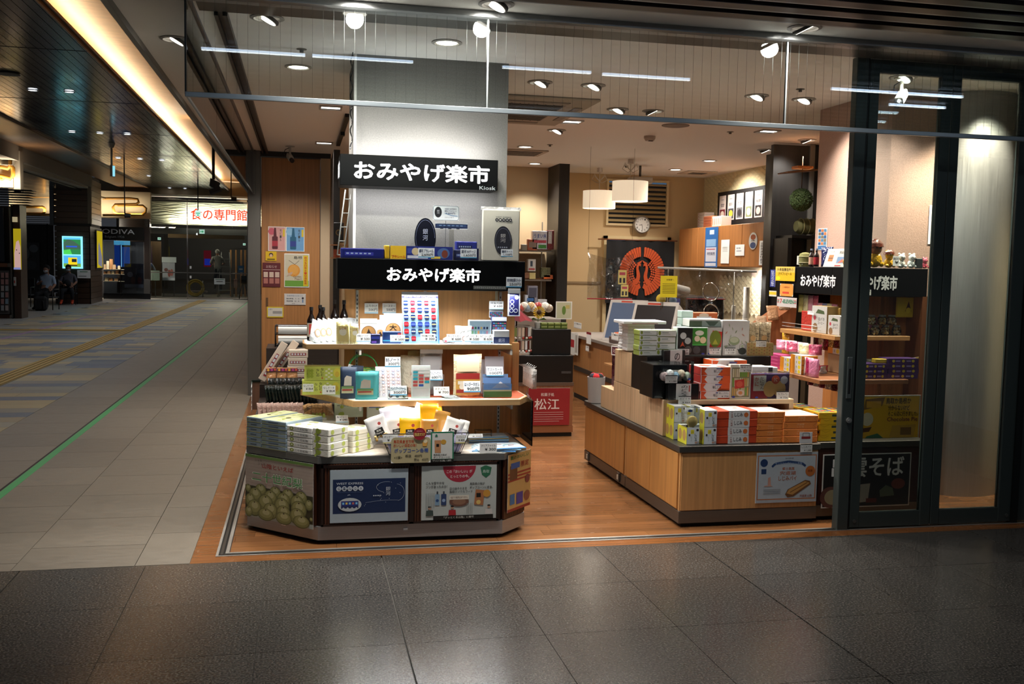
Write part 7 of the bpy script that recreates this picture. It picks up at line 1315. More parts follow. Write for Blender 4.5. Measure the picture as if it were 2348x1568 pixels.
mb=MB();mb.lathe([(0,0),(.045,0),(.045,.1),(.03,.105),(.03,.34),(0,.34)],'#b8b4ac','satin',n=16);obj(mb,'floor_post',loc=tuple(at(1329,890,Z=0)),label='white floor standing cylinder on a dark foot beside the till counter',cat='stand')
# till counter with two tilted till screens
t=thing('till_counter','light wood till counter with a small ledge in the middle of the shop','counter',(3.62,3.4,0));mb=MB();mb.box(0,.75,0,2.9,.05,.72,'#b07a48','woodz',.003);obj(mb,'cabinet_body',t);mb=MB();mb.box(-.03,.8,-.03,2.93,.72,.755,'#8a8078','paper',.003);obj(mb,'countertop',t);mb=MB();mb.box(-.01,.0,0,2.6,.33,.38,'#3a302a','paper');mb.box(.0,.75,.01,2.59,0,.05,'#15110f');obj(mb,'kick_strip',t);mb=MB();mb.box(-.16,0,.25,.95,.55,.575,'#b88450','woody',.003);obj(mb,'bag_ledge',t)
def till(x,y,rz,lb,sc):
    t=thing('cash_register',lb,'cash register',(x,y,.756),rz);t.scale=(sc,sc,sc);mb=MB()
    pr=[(-.2,0),(.22,0),(.22,.16),(.12,.3),(.0,.37),(-.05,.37)];n=len(pr)
    vs=[(px_,-.17,z)for px_,z in pr]+[(px_,.17,z)for px_,z in pr];mb.add(vs,[tuple(range(n)),tuple(range(2*n-1,n-1,-1))]+[(i,i+n,(i+1)%n+n,(i+1)%n)for i in range(n)],'#c4bab0','satin');obj(mb,'housing',t)
    d_=Vector((.15,0,.37)).normalized();mb=MB();cv=Cv(mb,Vector((-.225,.2,.0)),(0,-1,0),d_,.4,.42,'gloss');cv.k=6;cv.rect(0,0,1,1,'#c8c0b8');cv.rect(.06,.06,.94,.92,'#2e2c2e' if sc>1.16 else '#5c6c88');cv.rect(.3,.93,.6,.97,'#c84a38');obj(mb,'screen',t)
    mb=MB();mb.box(.22,.3,-.12,.12,0,.12,'#b4aaa0','satin',.01);mb.box(-.02,.2,-.2,-.17,0,.12,'#8a7a70','satin',.004);obj(mb,'keypad_block',t)
till(4.0,5.05,.75,'cash register with a blue grey tilted screen at the far left of the till counter',1.15);till(3.93,4.0,.75,'cash register with a large dark tilted screen nearer the viewer',1.2)
obj(bx(.2,.14,.07,'#5c4a44'),'change_tray',loc=(3.72,4.55,.757),label='dark tray with orange wrapped sweets between the two registers',cat='tray');mb=MB();[mb.ball((.03*(i-2),.04+.02*(i%2),.02),.025,'#c8643c','film',8,5)for i in range(5)];obj(mb,'wrapped_sweets',loc=(3.72,4.56,.83),label='heap of orange wrapped sweets on the dark tray',cat='sweets',kind='stuff')
mb=MB();mb.ball((0,0,.05),.05,'#d8b838','cloth',12,8);mb.ball((-.015,-.03,.06),.014,'#c86a2c','cloth',8,5);obj(mb,'soft_toy',loc=(3.93,4.0,1.2),label='little yellow chick toy sitting on top of the nearer register',cat='toy');mb=MB();mb.ball((0,0,.04),.04,'#9ab4d0','satin',10,7);mb.ball((0,0,.085),.018,'#4a78b0','satin',8,5);obj(mb,'bottle_stopper',loc=(4.03,3.93,1.2),label='small pale blue round dispenser on top of the nearer register',cat='dispenser')
for x0,y0,x1,y1,X,lb,c in((1316,737,1333,755,3.585,'white price list hanging on the till counter corner',1),(1345,760,1355,790,3.585,'white slip with red top hanging below the register',0),(1343,792,1350,806,3.585,'lower white slip hanging below the first',1),(1402,762,1418,782,3.44,'white leaflet with coloured icons below the larger screen',2)):cardpx('notice_card',lb,'notice',x0,y0,x1,y1,(lambda cv:cv.rect(0,.8,1,1,'#8c1c2c'))if c==0 else tag_draw('ご案内','',band='#c8c8c8'),X=X)
# hanging clear film screens
def film(lb,x0,y0,x1,y1,Y,seed,pipe=False,hem=None,n=14):
    a=at(x0,y0,Y=Y);b=at(x1,y1,Y=Y);w,h=b.x-a.x,a.z-b.z;t=thing('film_screen',lb,'clear screen',((a.x+b.x)/2,Y,b.z));mb=MB();vs=[]
    for j in range(9):
        for i in range(n+1):x=-w/2+w*i/n;s=4*(i/n)*(1-i/n);vs.append((x,.03*math.sin(i*1.3+j*.7+seed)*(.3+j/12)+.015*math.sin(i*.6-j*1.3),h*j/8-(s*.12*h*(j/8)**2 if not pipe else s*.03*h*(j/8))))
    mb.add(vs,[(j*(n+1)+i,j*(n+1)+i+1,(j+1)*(n+1)+i+1,(j+1)*(n+1)+i)for j in range(8)for i in range(n)],'#d8d8d8','softfilm',True);obj(mb,'clear_film',t)
    if hem:mb=MB();mb.tube([(-w/2,0,0),(w/2,0,0)],.006,hem,'satin',5);obj(mb,'red_hem',t)
    if pipe:mb=MB();mb.tube([(-w/2-.03,0,h+.01),(w/2+.04,0,h-.01)],.011,'#c0bcb4','satin',8);[mb.tube([(x,0,-.35),(x,0,h)],.005,'#a8a49c','steel',6)for x in(-w/2+.08,w/2-.2)];obj(mb,'pipe_frame',t)
    return t
film('wrinkled clear film screen with a red hem hanging before the dark curtain',1349,578,1449,686,4.6,1,hem='#a82430');film('clear film screen hanging from a white pipe in front of the kitchen',1515,616,1722,730,3.9,3,True,n=24)
mb=MB();a=at(1349,578,Y=4.6);b=at(1449,578,Y=4.6);[mb.tube([(p.x,4.6,p.z),(p.x,4.6,CZ)],.0015,'#c8c8c8','clear',4)for p in(a,b)];obj(mb,'hanging_thread',label='thin clear threads carrying the wrinkled film screen',cat='thread',loc=(0,0,0))
cardpx('notice_card','bright yellow customer notice hanging on the pipe framed film','notice',1515,632,1552,682,lambda cv:[cv.rect(0,0,1,1,'#d8c420'),cv.tx('お客様へ',.35,.78,.8,.86,'#2a2810',.02)]+[cv.rect(.12,.62-.07*i,.88,.64-.07*i,'#6a6418')for i in range(7)],Y=3.84);
for x0,y0,x1,y1,lb in((1418,619,1436,652,'pale yellow notice with red lettering on the wrinkled film'),(1424,653,1440,680,'small yellow notice below the first on the wrinkled film')):cardpx('notice_card',lb,'notice',x0,y0,x1,y1,lambda cv:[cv.rect(0,0,1,1,'#d8c878'),cv.rect(.15,.65,.85,.85,'#b84a5a'),cv.rect(.15,.1,.4,.45,'#2a2430'),cv.rect(.6,.1,.85,.45,'#2a2430')],Y=4.56)
for i,(px,py,r_)in enumerate(((1630,669,21),(1631,716,19))):
    a=at(px,py,Y=3.7);R_=r_/2243*9.1;mb=MB();mb.tube([(R_*math.cos(k*math.pi/14),.02*math.sin(k*math.pi/14),R_*math.sin(k*math.pi/14))for k in range(29)],.007,'#c8c4bc','chrome',8,False);obj(mb,'ring_handle',loc=tuple(a),label=['upper large chrome ring in front of the black oven','lower chrome ring partly behind the orange leaflet box'][i],cat='ring')
# kitchen behind: oven, mesh panel, rolls
mb=MB();a=at(1574,680,Y=5.3);b=at(1660,760,Y=5.3);mb.box(a.x,b.x,5.3,5.9,.75,a.z,'#0f0e10','gloss',.02);mb.box(a.x+.03,b.x-.15,5.285,5.3,1.0,a.z-.08,'#1c1a1e','gloss');mb.box(a.x,b.x,5.29,5.3,a.z-.03,a.z-.02,'#8c1c24');obj(mb,'kitchen_oven',label='large black oven with a thin red line behind the film screen',cat='oven')
mb=MB();mb.box(4.45,5.78,5.32,6.6,0,.74,'#7a6a58','paper',.005);obj(mb,'kitchen_counter',label='kitchen counter carrying the black oven at the back right',cat='counter')
mb=MB();a=at(1650,652,X=5.76);scal(mb,5.76,4.75,a.y,1.0,1.42,.13,.07,'#cfc4a4');obj(mb,'mesh_panel',loc=(0,0,0),label='pale diamond scalloped splash panel lit under the wall cabinets',cat='panel',kind='stuff');lamp('AREA',(5.6,5.5,1.57),34,NEUT,.05,1.6,aim=(.2,0,-1));lamp('SPOT',(5.2,6.0,2.76),90,NEUT,.05,aim=(.6,0,-1),cone=120)
for x0,x1,y0,y1,c,lb in((1706,1717,658,710,'#c8c4bc','tall white paper roll standing in front of the splash panel'),(1678,1686,700,728,'#b8b4a8','clear pump bottle near the paper roll')):a=at(x0,y0,Y=5.4);b=at(x1,y1,Y=5.4);b.z=.742;mb=MB();R_=(b.x-a.x)/2;mb.lathe([(0,0),(R_,0),(R_,a.z-b.z),(0,a.z-b.z)],c,'paper',n=16);obj(mb,'paper_roll' if x0==1706 else 'pump_bottle',loc=((a.x+b.x)/2,5.4,b.z),label=lb,cat='roll' if x0==1706 else 'bottle')
a=at(1560,664,Y=4.9);mb=MB();mb.lathe([(0,-.1),(.05,-.1),(.05,.1),(0,.1)],'#b8b0a4','paper',n=16,axis='x');obj(mb,'paper_roll',loc=tuple(a),rot=(0,.2,.2),label='white kitchen paper roll lying on a wire rack beside the oven',cat='roll');mb=MB();[mb.tube([(-.15,0,-.06),(.18,0,-.06)],.004,'#a09c94','steel',5)];[mb.tube([(x*.04,0,-.06),(x*.04,.15,-.06)],.003,'#a09c94','steel',4)for x in range(-3,5)];obj(mb,'wire_rack',loc=tuple(a),label='small chrome wire rack under the lying paper roll',cat='rack')
obj(pouch(.07,.2,.03,'#1c2c68','cloth',None,5,.1),'cloth_bag',loc=tuple(at(1551,728,Y=4.3)),label='hanging dark blue cloth beside the yellow notice',cat='cloth')
for x0,y0,x1,y1,lb,d in((1722,618,1736,664,'pinned white price sheet beside the dark niche, left',None),(1737,620,1762,672,'pinned white sheet with red blocks beside the dark niche',lambda cv:[cv.rect(.3,.6,1,.72,'#a82c34'),cv.rect(.3,.3,1,.42,'#a82c34')])):cardpx('notice_card',lb,'notice',x0,y0,x1,y1,d,X=5.785,col='#b8a89c')
# wooden wedge display with clear cracker bags
mb=MB();w0=at(1750,790,Y=2.6);mb.add([(0,0,0),(.34,0,0),(.36,0,.36),(.0,0,.12),(0,.3,0),(.34,.3,0),(.36,.3,.36),(0,.3,.12)],[(0,1,2,3),(7,6,5,4),(3,2,6,7),(1,5,6,2),(0,3,7,4),(0,4,5,1)],'#a8643c','woodz');obj(mb,'wedge_stand',loc=(w0.x-.08,2.55,w0.z),label='sloping reddish wooden stand rising behind the dotted box',cat='stand')
mb=MB();mb.box(w0.x-.12,w0.x+.3,2.5,2.95,0,w0.z-.002,'#a8a098','paper');obj(mb,'display_table',label='pale table carrying the sloping reddish stand',cat='table')
for i in range(6):obj(pouch(.09,.07,.06,['#d890a8','#e4dcdc','#c85878','#d8b8c0','#e0d0a0','#b84868'][i],'film',None,4,.35,80+i),'sweets_bag',loc=(3.78+.03*(i%2),1.18-.085*i,S2+.13*(i<6)),rz=-1.2+.2*(i%3),label='puffy sweets bag on the pink and orange boxes, '+NTH[i]+' from the rear',cat='bag',group='sweets bags on the pillar shelf boxes')
for i in range(3):obj(pouch(.12,.13,.05,['#c8a888','#c89870','#d0b090'][i],'film',None,5,.3,60+i),'cracker_bag',loc=(w0.x-.06+.1*i,2.5,w0.z+.13+.09*i),rot=(-.3,0,.2),label='clear bag of orange brown crackers on the sloping stand, '+['lowest','middle','highest'][i],cat='bag')
# posters on the wooden door panel
def dp(x0,y0,x1,y1,lb,d,name='poster',cat='poster'):cardpx(name,lb,cat,x0,y0,x1,y1,d,Y=6.392)
def d_btl(bg_,bt,lc_):return lambda cv:[cv.rect(.03,.02,.97,.98,bg_),cv.ell(.2,.8,.2,'#c85a6a' if bg_!='#6a9cc8' else '#8ab8d8'),cv.rrect(.22,.08,.55,.6,.05,bt),cv.poly([(.3,.6),(.34,.95),(.44,.95),(.48,.6)],bt),cv.rect(.22,.2,.55,.42,lc_),cv.vt('地ビール',.66,.4,.76,.92,'#3a3a3a',.01),cv.rect(.84,.6,.95,.9,'#d8b828')]
dp(615,519,655,576,'pink poster of a dark red beer bottle on the wooden door',d_btl('#d09a94','#5a1c24','#a8303c'));dp(656,520,698,577,'blue poster of a turquoise beer bottle on the wooden door',d_btl('#6a9cc8','#1c5a7a','#2c3c8a'))
dp(609,576,634,598,'small square yellow sticker with a tiny figure on the wooden door',lambda cv:[cv.rect(0,0,1,1,'#d8b018'),cv.ell(.5,.62,.2,'#3a2a20'),cv.ell(.5,.55,.14,'#d8b090'),cv.rect(.15,.1,.85,.22,'#5a4a10')],'sticker','sticker')
dp(602,602,643,658,'dark red leaflet with a grid of white squares on the wooden door',lambda cv:[cv.rect(0,0,1,1,'#5c1c24'),cv.rect(.02,.7,.98,.72,'#c8b0a8'),cv.tx('お知らせ',.2,.78,.8,.9,'#c8a8a4')]+[cv.rect(.06+.32*i,.4-.26*j,.3+.32*i,.62-.26*j,['#c8b0a0','#a86a60'][j])for i in range(3)for j in range(2)])
dp(652,581,709,659,'large cream poster of a golden pear held in a hand, yellow side strip',lambda cv:[cv.rect(.02,.02,.98,.98,'#c8c0a8'),cv.rect(.02,.02,.98,.2,'#6a9c3c'),cv.rect(.76,.04,.95,.95,'#d8bc28'),cv.ell(.38,.5,.25,'#d8943c'),cv.ell(.38,.52,.19,'#dca04c'),cv.line([(.18,.8),(.38,.7),(.42,.68),(.6,.8)],.004,'#4a3a2c'),cv.tx('島根',.38,.84,.72,.93,'#3a3a34',.005),cv.tx('Golden',.36,.29,.68,.35,'#6a4a28'),cv.tx('Pearl',.42,.22,.68,.28,'#6a4a28'),cv.vt('8月5日限定10個販売',.8,.08,.9,.92,'#c8481c',.01),cv.poly([(.1,.32),(.3,.38),(.34,.46),(.16,.42)],'#c8a890')])
dp(652,673,701,699,'rounded white opening hours notice on the wooden door',lambda cv:[cv.rrect(0,0,1,1,.06,'#d0ccc8'),cv.tx('営業時間のお知らせ',.12,.74,.86,.88,'#7a88a0',.01),cv.tx('開店時間　7：15',.1,.48,.7,.62,'#33343a',.012),cv.tx('閉店時間　20：30',.1,.26,.7,.4,'#33343a',.012),cv.tx('店長',.35,.06,.5,.16,'#555555'),cv.ell(.86,.6,.05,'#2a2430'),cv.rect(.83,.2,.89,.48,'#6a8ab0')],'notice_card','notice')
dp(612,703,650,728,'small white notice with a yellow frame low on the wooden door',lambda cv:[cv.rect(0,0,1,1,'#d8bc20'),cv.rect(.06,.1,.94,.9,'#d0ccc4'),cv.rect(.35,.35,.9,.6,'#9a9894'),cv.tx('お願い',.1,.68,.35,.82,'#666666')],'notice_card','notice')
# dark stand between the pillar and door: shelf column with black picture
mb=MB();mb.box(.735,.8,5.2,6.3,0,2.72,'#171311','woodz');obj(mb,'dark_shelf_side',label='tall dark shelf side seen between the wooden door and the grey pillar',cat='shelf')
a=at(764,500,Y=4.9);
bpx('gift_box','black and gold round picture box between the door and the pillar','box',765,510,788,556,5.1,.05,'#0f0c0c',draw=lambda cv:[cv.ell(.5,.5,.3,'#6a5228'),cv.ell(.5,.5,.2,'#1a1410')]);bpx('gift_box','orange red box on the wooden ledge between door and pillar','box',765,571,780,590,5.1,.05,'#a84c28')
mb=MB();a=at(765,560,Y=5.1);mb.box(a.x-.03,a.x+.3,5.08,5.3,a.z-.012,a.z,'#a87850','woodx');mb.box(a.x-.03,a.x+.3,5.08,5.3,at(765,590,Y=5.1).z-.012,at(765,590,Y=5.1).z-.001,'#a87850','woodx');obj(mb,'wall_shelf',label='short wooden shelves between the wooden door and the pillar',cat='shelf')
t=thing('display_ladder','white folding wire easel leaning behind the sign at the left of the pillar','easel',(.69,1.2,1.6));mb=MB();[mb.tube([(x0,0,0),(x0+.05,0,.42)],.005,'#c8ccc8','satin',6)for x0 in(-.06,-.02)];[mb.tube([(-.06+.012*k,0,.09*k),(-.02+.012*k,0,.09*k)],.004,'#c8ccc8','satin',5)for k in range(5)];obj(mb,'easel_frame',t)
mb=MB();P0,P1=Vector((.69,.7,CZ)),Vector((.625,.6,2.21));mb.tube([(.69+.006*math.cos(k*.9),.7-.006*math.sin(k*.9),CZ-.01-k*.0145)for k in range(40)],.004,'#0f0f10','gloss',5);obj(mb,'coiled_cable',label='coiled black cable dropping from the ceiling to the upper light box',cat='cable')
mb=MB();a,b=at(797,266,Z=CZ-.02),at(776,333,Z=CZ-.02);mb.box(a.x-.02,a.x+.02,a.y,b.y,CZ-.03,CZ,'#141314','darkmetal');mb.box(a.x-.02,a.x+.02,(a.y+b.y)/2-.1,(a.y+b.y)/2,CZ-.06,CZ-.03,'#141314','darkmetal');obj(mb,'lighting_track',label='short black lighting track on the ceiling left of the pillar',cat='track')
# ================================================================= far end of the corridor
def pp(par,name,x0,y0,x1,y1,Y,dep,col,m='paper',draw=None,kind=None,label=None):
    a=at(x0,y0,Y=Y);b=at(x1,y1,Y=Y);mb=MB();mb.box(a.x,b.x,Y,Y+dep,b.z,a.z,col,m)
    if draw:draw(Cv(mb,(a.x,Y-.003,b.z),(1,0,0),(0,0,1),b.x-a.x,a.z-b.z,m,.004))
    return obj(mb,name,par,kind=kind,label=label)
wf=struct(None,'wall_far');YF=34.4
pp(wf,'wall_panel',20,430,345,502,YF+.3,.3,'#b8a888','plaster');pp(wf,'wall_panel',20,400,600,452,YF+.6,.2,'#7a6c54','plaster')
lamp('AREA',(-7.3,YF-.1,3.25),34,WARM,3.6,.1,aim=(0,.6,1));lamp('AREA',(-11,YF-.1,3.25),24,WARM,2,.1,aim=(0,.6,1))
for x0,x1 in((50,122),(235,337)):
    for i in range(6):pp(wf,'shutter_slat',x0,493+4.4*i if x0==50 else 500+3.2*i,x1,496.5+4.4*i if x0==50 else 502.4+3.2*i,YF,.1,'#4a4644','darkmetal')
t=thing('wall_ornament','golden looping cloud shaped ornament on the lit wall above the chocolate shop','ornament',(0,0,0));
def loop(par,pts,r):mb=MB();mb.tube(pts,r,'#a8741c','satin',8);obj(mb,'loop_bar',par)
def pill(cx,cy,w,h,Y):return[at(cx+(w-h)*(1 if math.cos(a_)>0 else-1)+h*math.cos(a_),cy+h*math.sin(a_),Y=Y)for a_ in[i*math.pi/12 for i in range(25)]]
loop(t,[at(x,y,Y=YF)for x,y in((236,455),(300,455),(316,457),(318,464),(312,468),(264,469),(259,475),(262,486),(270,491),(325,492),(334,486),(335,478),(328,472),(270,471))],.05);loop(t,[at(x,y,Y=YF)for x,y in((236,493),(300,493),(330,492))],.04)
t=thing('wall_ornament','golden looping cloud ornament left of the digital screen column','ornament',(0,0,0));loop(t,[at(x,y,Y=YF)for x,y in((60,451),(121,451))],.04);loop(t,pill(75,482,28,8,YF),.05);loop(t,[at(x,y,Y=YF)for x,y in((50,491),(121,492))],.04)
# chocolate shop front
ch=thing('chocolate_shop_front','dark glazed chocolate shop front with white serif sign and lit shelves','shop front',(0,0,0))
pp(ch,'sign_board',205,518,330,552,YF,.12,'#060607','paper',lambda cv:[cv.tx('GODIVA',.085,.46,.83,.82,'#e4e8ec',.01),cv.tx('Belgium 1926',.28,.12,.64,.34,'#a0a4a8')])
pp(ch,'back_wall',205,552,345,686,YF+1.6,.1,'#15171c','matte');pp(ch,'side_pillar',330,520,344,640,YF+.3,.2,'#3a2c24','matte')
pp(ch,'lit_banner',261,552,298,562,YF+.8,.05,'#5ab4d8','emit:1');pp(ch,'lit_banner',262,562,276,612,YF+.9,.05,'#1c3c84','emit:.8');pp(ch,'lit_banner',277,562,279,612,YF+.85,.05,'#8ac8f0','emit:1.2');pp(ch,'lit_banner',280,566,298,612,YF+.9,.05,'#24509c','emit:.7')
for y_ in(617,628,644):pp(ch,'shelf',237,y_,285,y_+1.5,YF+.5,.4,'#c8b89c','paper')
for i,(x,y,w,h)in enumerate(((238,606,5,11),(244,598,6,19),(251,594,6,23),(258,607,6,10),(270,609,5,8),(238,622,6,6),(246,621,7,7),(256,621,6,7),(265,620,7,8),(276,622,6,6),(240,636,8,8),(250,637,8,7),(262,638,8,6))):pp(ch,'gift_box',x,y,x+w,y+h,YF+.55,.2,['#c8a078','#d8c4a0','#b88050'][i%3],'emit:.45' if i<0 else 'paper')
lamp('AREA',(-6.6,YF+.3,2.1),110,WARM,1.4,.2,aim=(0,.5,-1));pp(ch,'poster_board',285,604,329,660,YF+.2,.05,'#3c3a44','paper',lambda cv:[cv.ell(.3,.55,.15,'#8c8c98'),cv.ell(.45,.3,.12,'#6a4a44',ry=.16),cv.ell(.8,.3,.12,'#6a3c3c',ry=.16),cv.rect(0,0,1,.15,'#8a8c98')])
pp(ch,'base',237,672,345,687,YF+.1,.1,'#2a2a2c','darkmetal');pp(ch,'glass_front',237,552,330,676,YF+.05,.01,'#c8d0d8','glass');pp(ch,'door_post',275,560,277,680,YF+.03,.05,'#8a8884','chrome')
pp(ch,'lit_screen',331,564,343,610,YF+.6,.05,'#2434a0','emit:1',lambda cv:[cv.rect(0,.0,1,.15,'#c8d8f0'),cv.rect(.1,.25,.9,.42,'#7aa0e0')])
# left shop front behind the first column
ls=thing('dark_shop_front','closed dark shop front with a large black and white photo left of the screen column','shop front',(0,0,0));pp(ls,'back_wall',20,512,125,690,YF-.1,.05,'#0f1012','matte');pp(ls,'photo_panel',50,555,91,620,YF-.15,.05,'#20262c','paper',lambda cv:[cv.ell(.25,.6,.18,'#4a5258',ry=.2),cv.ell(.68,.78,.26,'#56606a',ry=.14),cv.ell(.5,.2,.35,'#30383e',ry=.15),cv.ell(.5,.5,.1,'#0c0e10')]);pp(ls,'steel_post',107,512,111,675,YF-.1,.1,'#3a3c3c','steelv');pp(ls,'base',50,675,125,684,YF-.1,.1,'#3a3c3e','darkmetal')
# glazed entrance with the big sign
YE=35.3;en=thing('glass_entrance','glazed entrance wall with polished mullions closing the far end of the corridor','glass wall',(0,0,0))
pp(en,'sign_wall',345,461,600,520,YE+.8,.2,'#b4aa90','plaster');mb=MB();a=at(345,461,Y=YE+.78);b=at(600,520,Y=YE+.78)
for i in range(9):z=b.z+(a.z-b.z)*(i+.6)/9.4;mb.tube([(a.x+(b.x-a.x)*k/40,YE+.78,z+.03*math.sin(k*.7+i))for k in range(41)],.012,'#a89c80','plaster',4)
obj(mb,'wavy_relief',en,kind='stuff');lamp('AREA',((a.x+b.x)/2+.4,YE+.55,b.z+.05),120,(1,.97,.85),3.6,.08,aim=(0,.25,1));pp(en,'ceiling_edge',345,436,600,457,YE+.5,.5,'#8a8478','plaster');pp(en,'canopy',345,521,600,541,YE+.75,.3,'#4a443c','paper');pp(en,'canopy',385,532,560,549,YE+1.2,.3,'#a88860','paper')
for x in(344,429.5,568):pp(en,'mullion',x-1.6,456,x+1.6,688,YE,.08,'#a8a49c','chrome')
pp(en,'top_rail',343,456,572,459,YE,.08,'#8a867e','chrome');pp(en,'mid_rail',345,625,600,627,YE+.01,.06,'#6a6864','steel');pp(en,'base_rail',343,683,600,688,YE,.08,'#7a7872','steel')
for x0,x1 in((346,428),(431,566)):pp(en,'glass_pane',x0,459,x1,683,YE+.03,.01,'#e4eae8','glass')
for x,y in((435,610),(435,632)):pp(en,'white_sticker',x,y,x+4,y+6,YE-.01,.005,'#c8c8c4')
pp(en,'notice',491,638,516,652,YE-.02,.01,'#b8bcb8','paper',lambda cv:[cv.rect(.1,.8,.9,.9,'#3a6a4a'),cv.rect(.2,.45,.8,.55,'#555555')])
# glowing sign
t=thing('lit_sign','large glowing red orange sign lettering with white halo above the far entrance','sign',(0,0,0));a=at(437,477,Y=YE+.55);b=at(567,507,Y=YE+.55);mb=MB();cv=Cv(mb,(a.x,YE+.55,b.z),(1,0,0),(0,0,1),b.x-a.x,a.z-b.z,'emit:1.5',.0);cv.tx('食の専門館',0,0,1,1,'#ff4a24',.03);obj(mb,'lettering',t)
mb=MB();cv=Cv(mb,(a.x,YE+.6,b.z),(1,0,0),(0,0,1),b.x-a.x,a.z-b.z,'emit:3',.0);cv.tx('食の専門館',-.01,-.05,1.01,1.05,'#f4fff8',.06);obj(mb,'halo_backing',t);lamp('AREA',((a.x+b.x)/2,YE+.5,(a.z+b.z)/2),70,(.95,1,.97),2.6,.5,aim=(0,1,0))
# interior beyond the glass
mb=MB();a=at(345,530,Y=41);b=at(610,690,Y=41);mb.box(a.x-1,b.x+1,42,42.1,0,4.6,'#1c1612','matte');mb.box(-1.0,-.9,35.5,42,0,4.6,'#3a2c20','woodz');mb.box(-6.6,-6.5,35.5,42,0,4.6,'#2a2018','woodz');struct(mb,'wall_beyond')
lamp('POINT',(-2.6,39,2.8),120,WARM,.3);lamp('POINT',(-5.0,38,2.9),70,WARM,.3)
bt=thing('shop_interior','dim food hall interior with timber posts and a blue screen beyond the glass','interior fittings',(0,0,0))
for i,x in enumerate((527,539,551,560)):pp(bt,'timber_post',x,573,x+4,682,39,.15,'#b08050','woodz')
pp(bt,'dark_beam',526,568,575,572,39,.2,'#1c1410');pp(bt,'lit_screen',467,574,484,612,39.5,.05,'#5a0c18','emit:.7',lambda cv:[cv.rect(.1,.1,.9,.5,'#1c2c9c')]);pp(bt,'low_shelf',433,667,473,671,38,.6,'#5a5048');pp(bt,'low_shelf',372,678,428,682,38,.6,'#3a3430');pp(bt,'blue_notice',546,609,559,625,37,.02,'#2464a0','paper',lambda cv:cv.rect(.2,.4,.8,.6,'#c8d0d8'));pp(bt,'pink_block',536,640,544,660,38.4,.3,'#a08078');pp(bt,'timber_panel',346,553,370,680,38.5,.1,'#5c4a38','woodz')
for x,y,Y,s_,lb in((463,531,YE+.7,1,'green exit sign with white arrow under the wavy sign wall'),(365,547,38,.6,'small green exit sign beyond the left glass pane'),(560,560,38,.5,'tiny green exit sign at the right beyond the glass')):
    pp(thing('exit_sign',lb,'exit sign',(0,0,0)),'sign_face',x-6*s_,y-5*s_,x+6*s_,y+5*s_,Y,.05,'#c8e8d8','emit:.9',lambda cv:cv.poly([(.15,.42),(.55,.42),(.55,.2),(.85,.5),(.55,.8),(.55,.58),(.15,.58)],'#18a060'))
t=thing('exit_sign','hanging green and white exit sign in front of the big red sign','exit sign',(0,0,0));pp(t,'sign_face',448,482,460,496,31,.05,'#c8ece0','emit:.9',lambda cv:[cv.rect(.1,.45,.9,.6,'#28a878'),cv.rect(.35,.1,.65,.3,'#28a878')]);a=at(454,482,Y=31);mb=MB();mb.tube([a,(a.x,31,4.3)],.02,'#3a3c3c','darkmetal',6);obj(mb,'rod',t)
t=thing('exit_sign','side on hanging exit sign on a white rod under the dark ceiling','exit sign',(0,0,0));pp(t,'sign_case',252,378,258,404,20,.3,'#a09c94','satin');pp(t,'sign_face',258,380,263,404,20,.05,'#8ad0e0','emit:1');a=at(256,378,Y=20.1);mb=MB();mb.tube([a,(a.x,20.1,4.3)],.025,'#a8a298','satin',6);mb.lathe([(0,0),(.09,0),(.05,-.1),(0,-.1)],'#a8a298','satin',(a.x,20.1,4.3),12);obj(mb,'rod',t)
for x,y,Y,lb in((286,490,25,'small spotlight on a long thin rod before the chocolate shop'),(530,452,26,'small spotlight on a rod near the end of the bright cove')):
    t=thing('hanging_spotlight',lb,'spotlight',(0,0,0));a=at(x,y,Y=Y);mb=MB();mb.tube([a,(a.x,Y,4.32)],.018,'#2a2a2c','darkmetal',6);obj(mb,'rod',t);mb=MB();mb.lathe([(.0,0),(.07,0),(.06,.16),(0,.16)],'#18181a','satin',(a.x,Y,a.z-.05),12,axis='x');obj(mb,'lamp_head',t)
lamp('SPOT',tuple(at(286,492,Y=25)),30,COOL,.05,aim=(0,1,-.05),cone=30)
t=thing('projector_lamp','big black angular spotlight bolted under the cove near the steel post','spotlight',(0,0,0));mb=MB();q=[at(x,y,Y=14)for x,y in((482,408),(503,418),(496,434),(480,426))];mb.T=None
mb.add([p for p in q]+[p+Vector((0,.25,0))for p in q],[(3,2,1,0),(4,5,6,7)]+[(i,(i+1)%4,(i+1)%4+4,i+4)for i in range(4)],'#100f0f','satin');mb.tube([q[0]+Vector((.05,.1,-.02)),(q[0].x+.05,14.1,4.66)],.03,'#1a1818','darkmetal',6);obj(mb,'yoke',t);mb=MB();q=[at(x,y,Y=14)for x,y in((479,436),(502,426),(506,435),(482,445))]
mb.add([p for p in q]+[p+Vector((0,.3,0))for p in q],[(3,2,1,0),(4,5,6,7)]+[(i,(i+1)%4,(i+1)%4+4,i+4)for i in range(4)],'#0c0b0b','satin');obj(mb,'lamp_head',t)
ded=[(-3.0,7.4),(-3.95,7.6),(-3.0,10.6),(-3.7,10.7),(-4.4,10.7),(-3.0,14.6),(-3.8,14.7),(-4.6,14.8),(-3.2,20),(-4.0,20),(-4.8,20),(-3.4,27),(-4.2,27)];PX=[(75,206),(159,210),(165,302),(229,305),(292,307),(271,362),(321,364),(371,367),(341,403),(389,431),(424,432)]
mb=MB();mb.lathe([(.085,0),(.09,-.01),(.07,-.014)],'#8a8c90','satin',n=18);r0=None
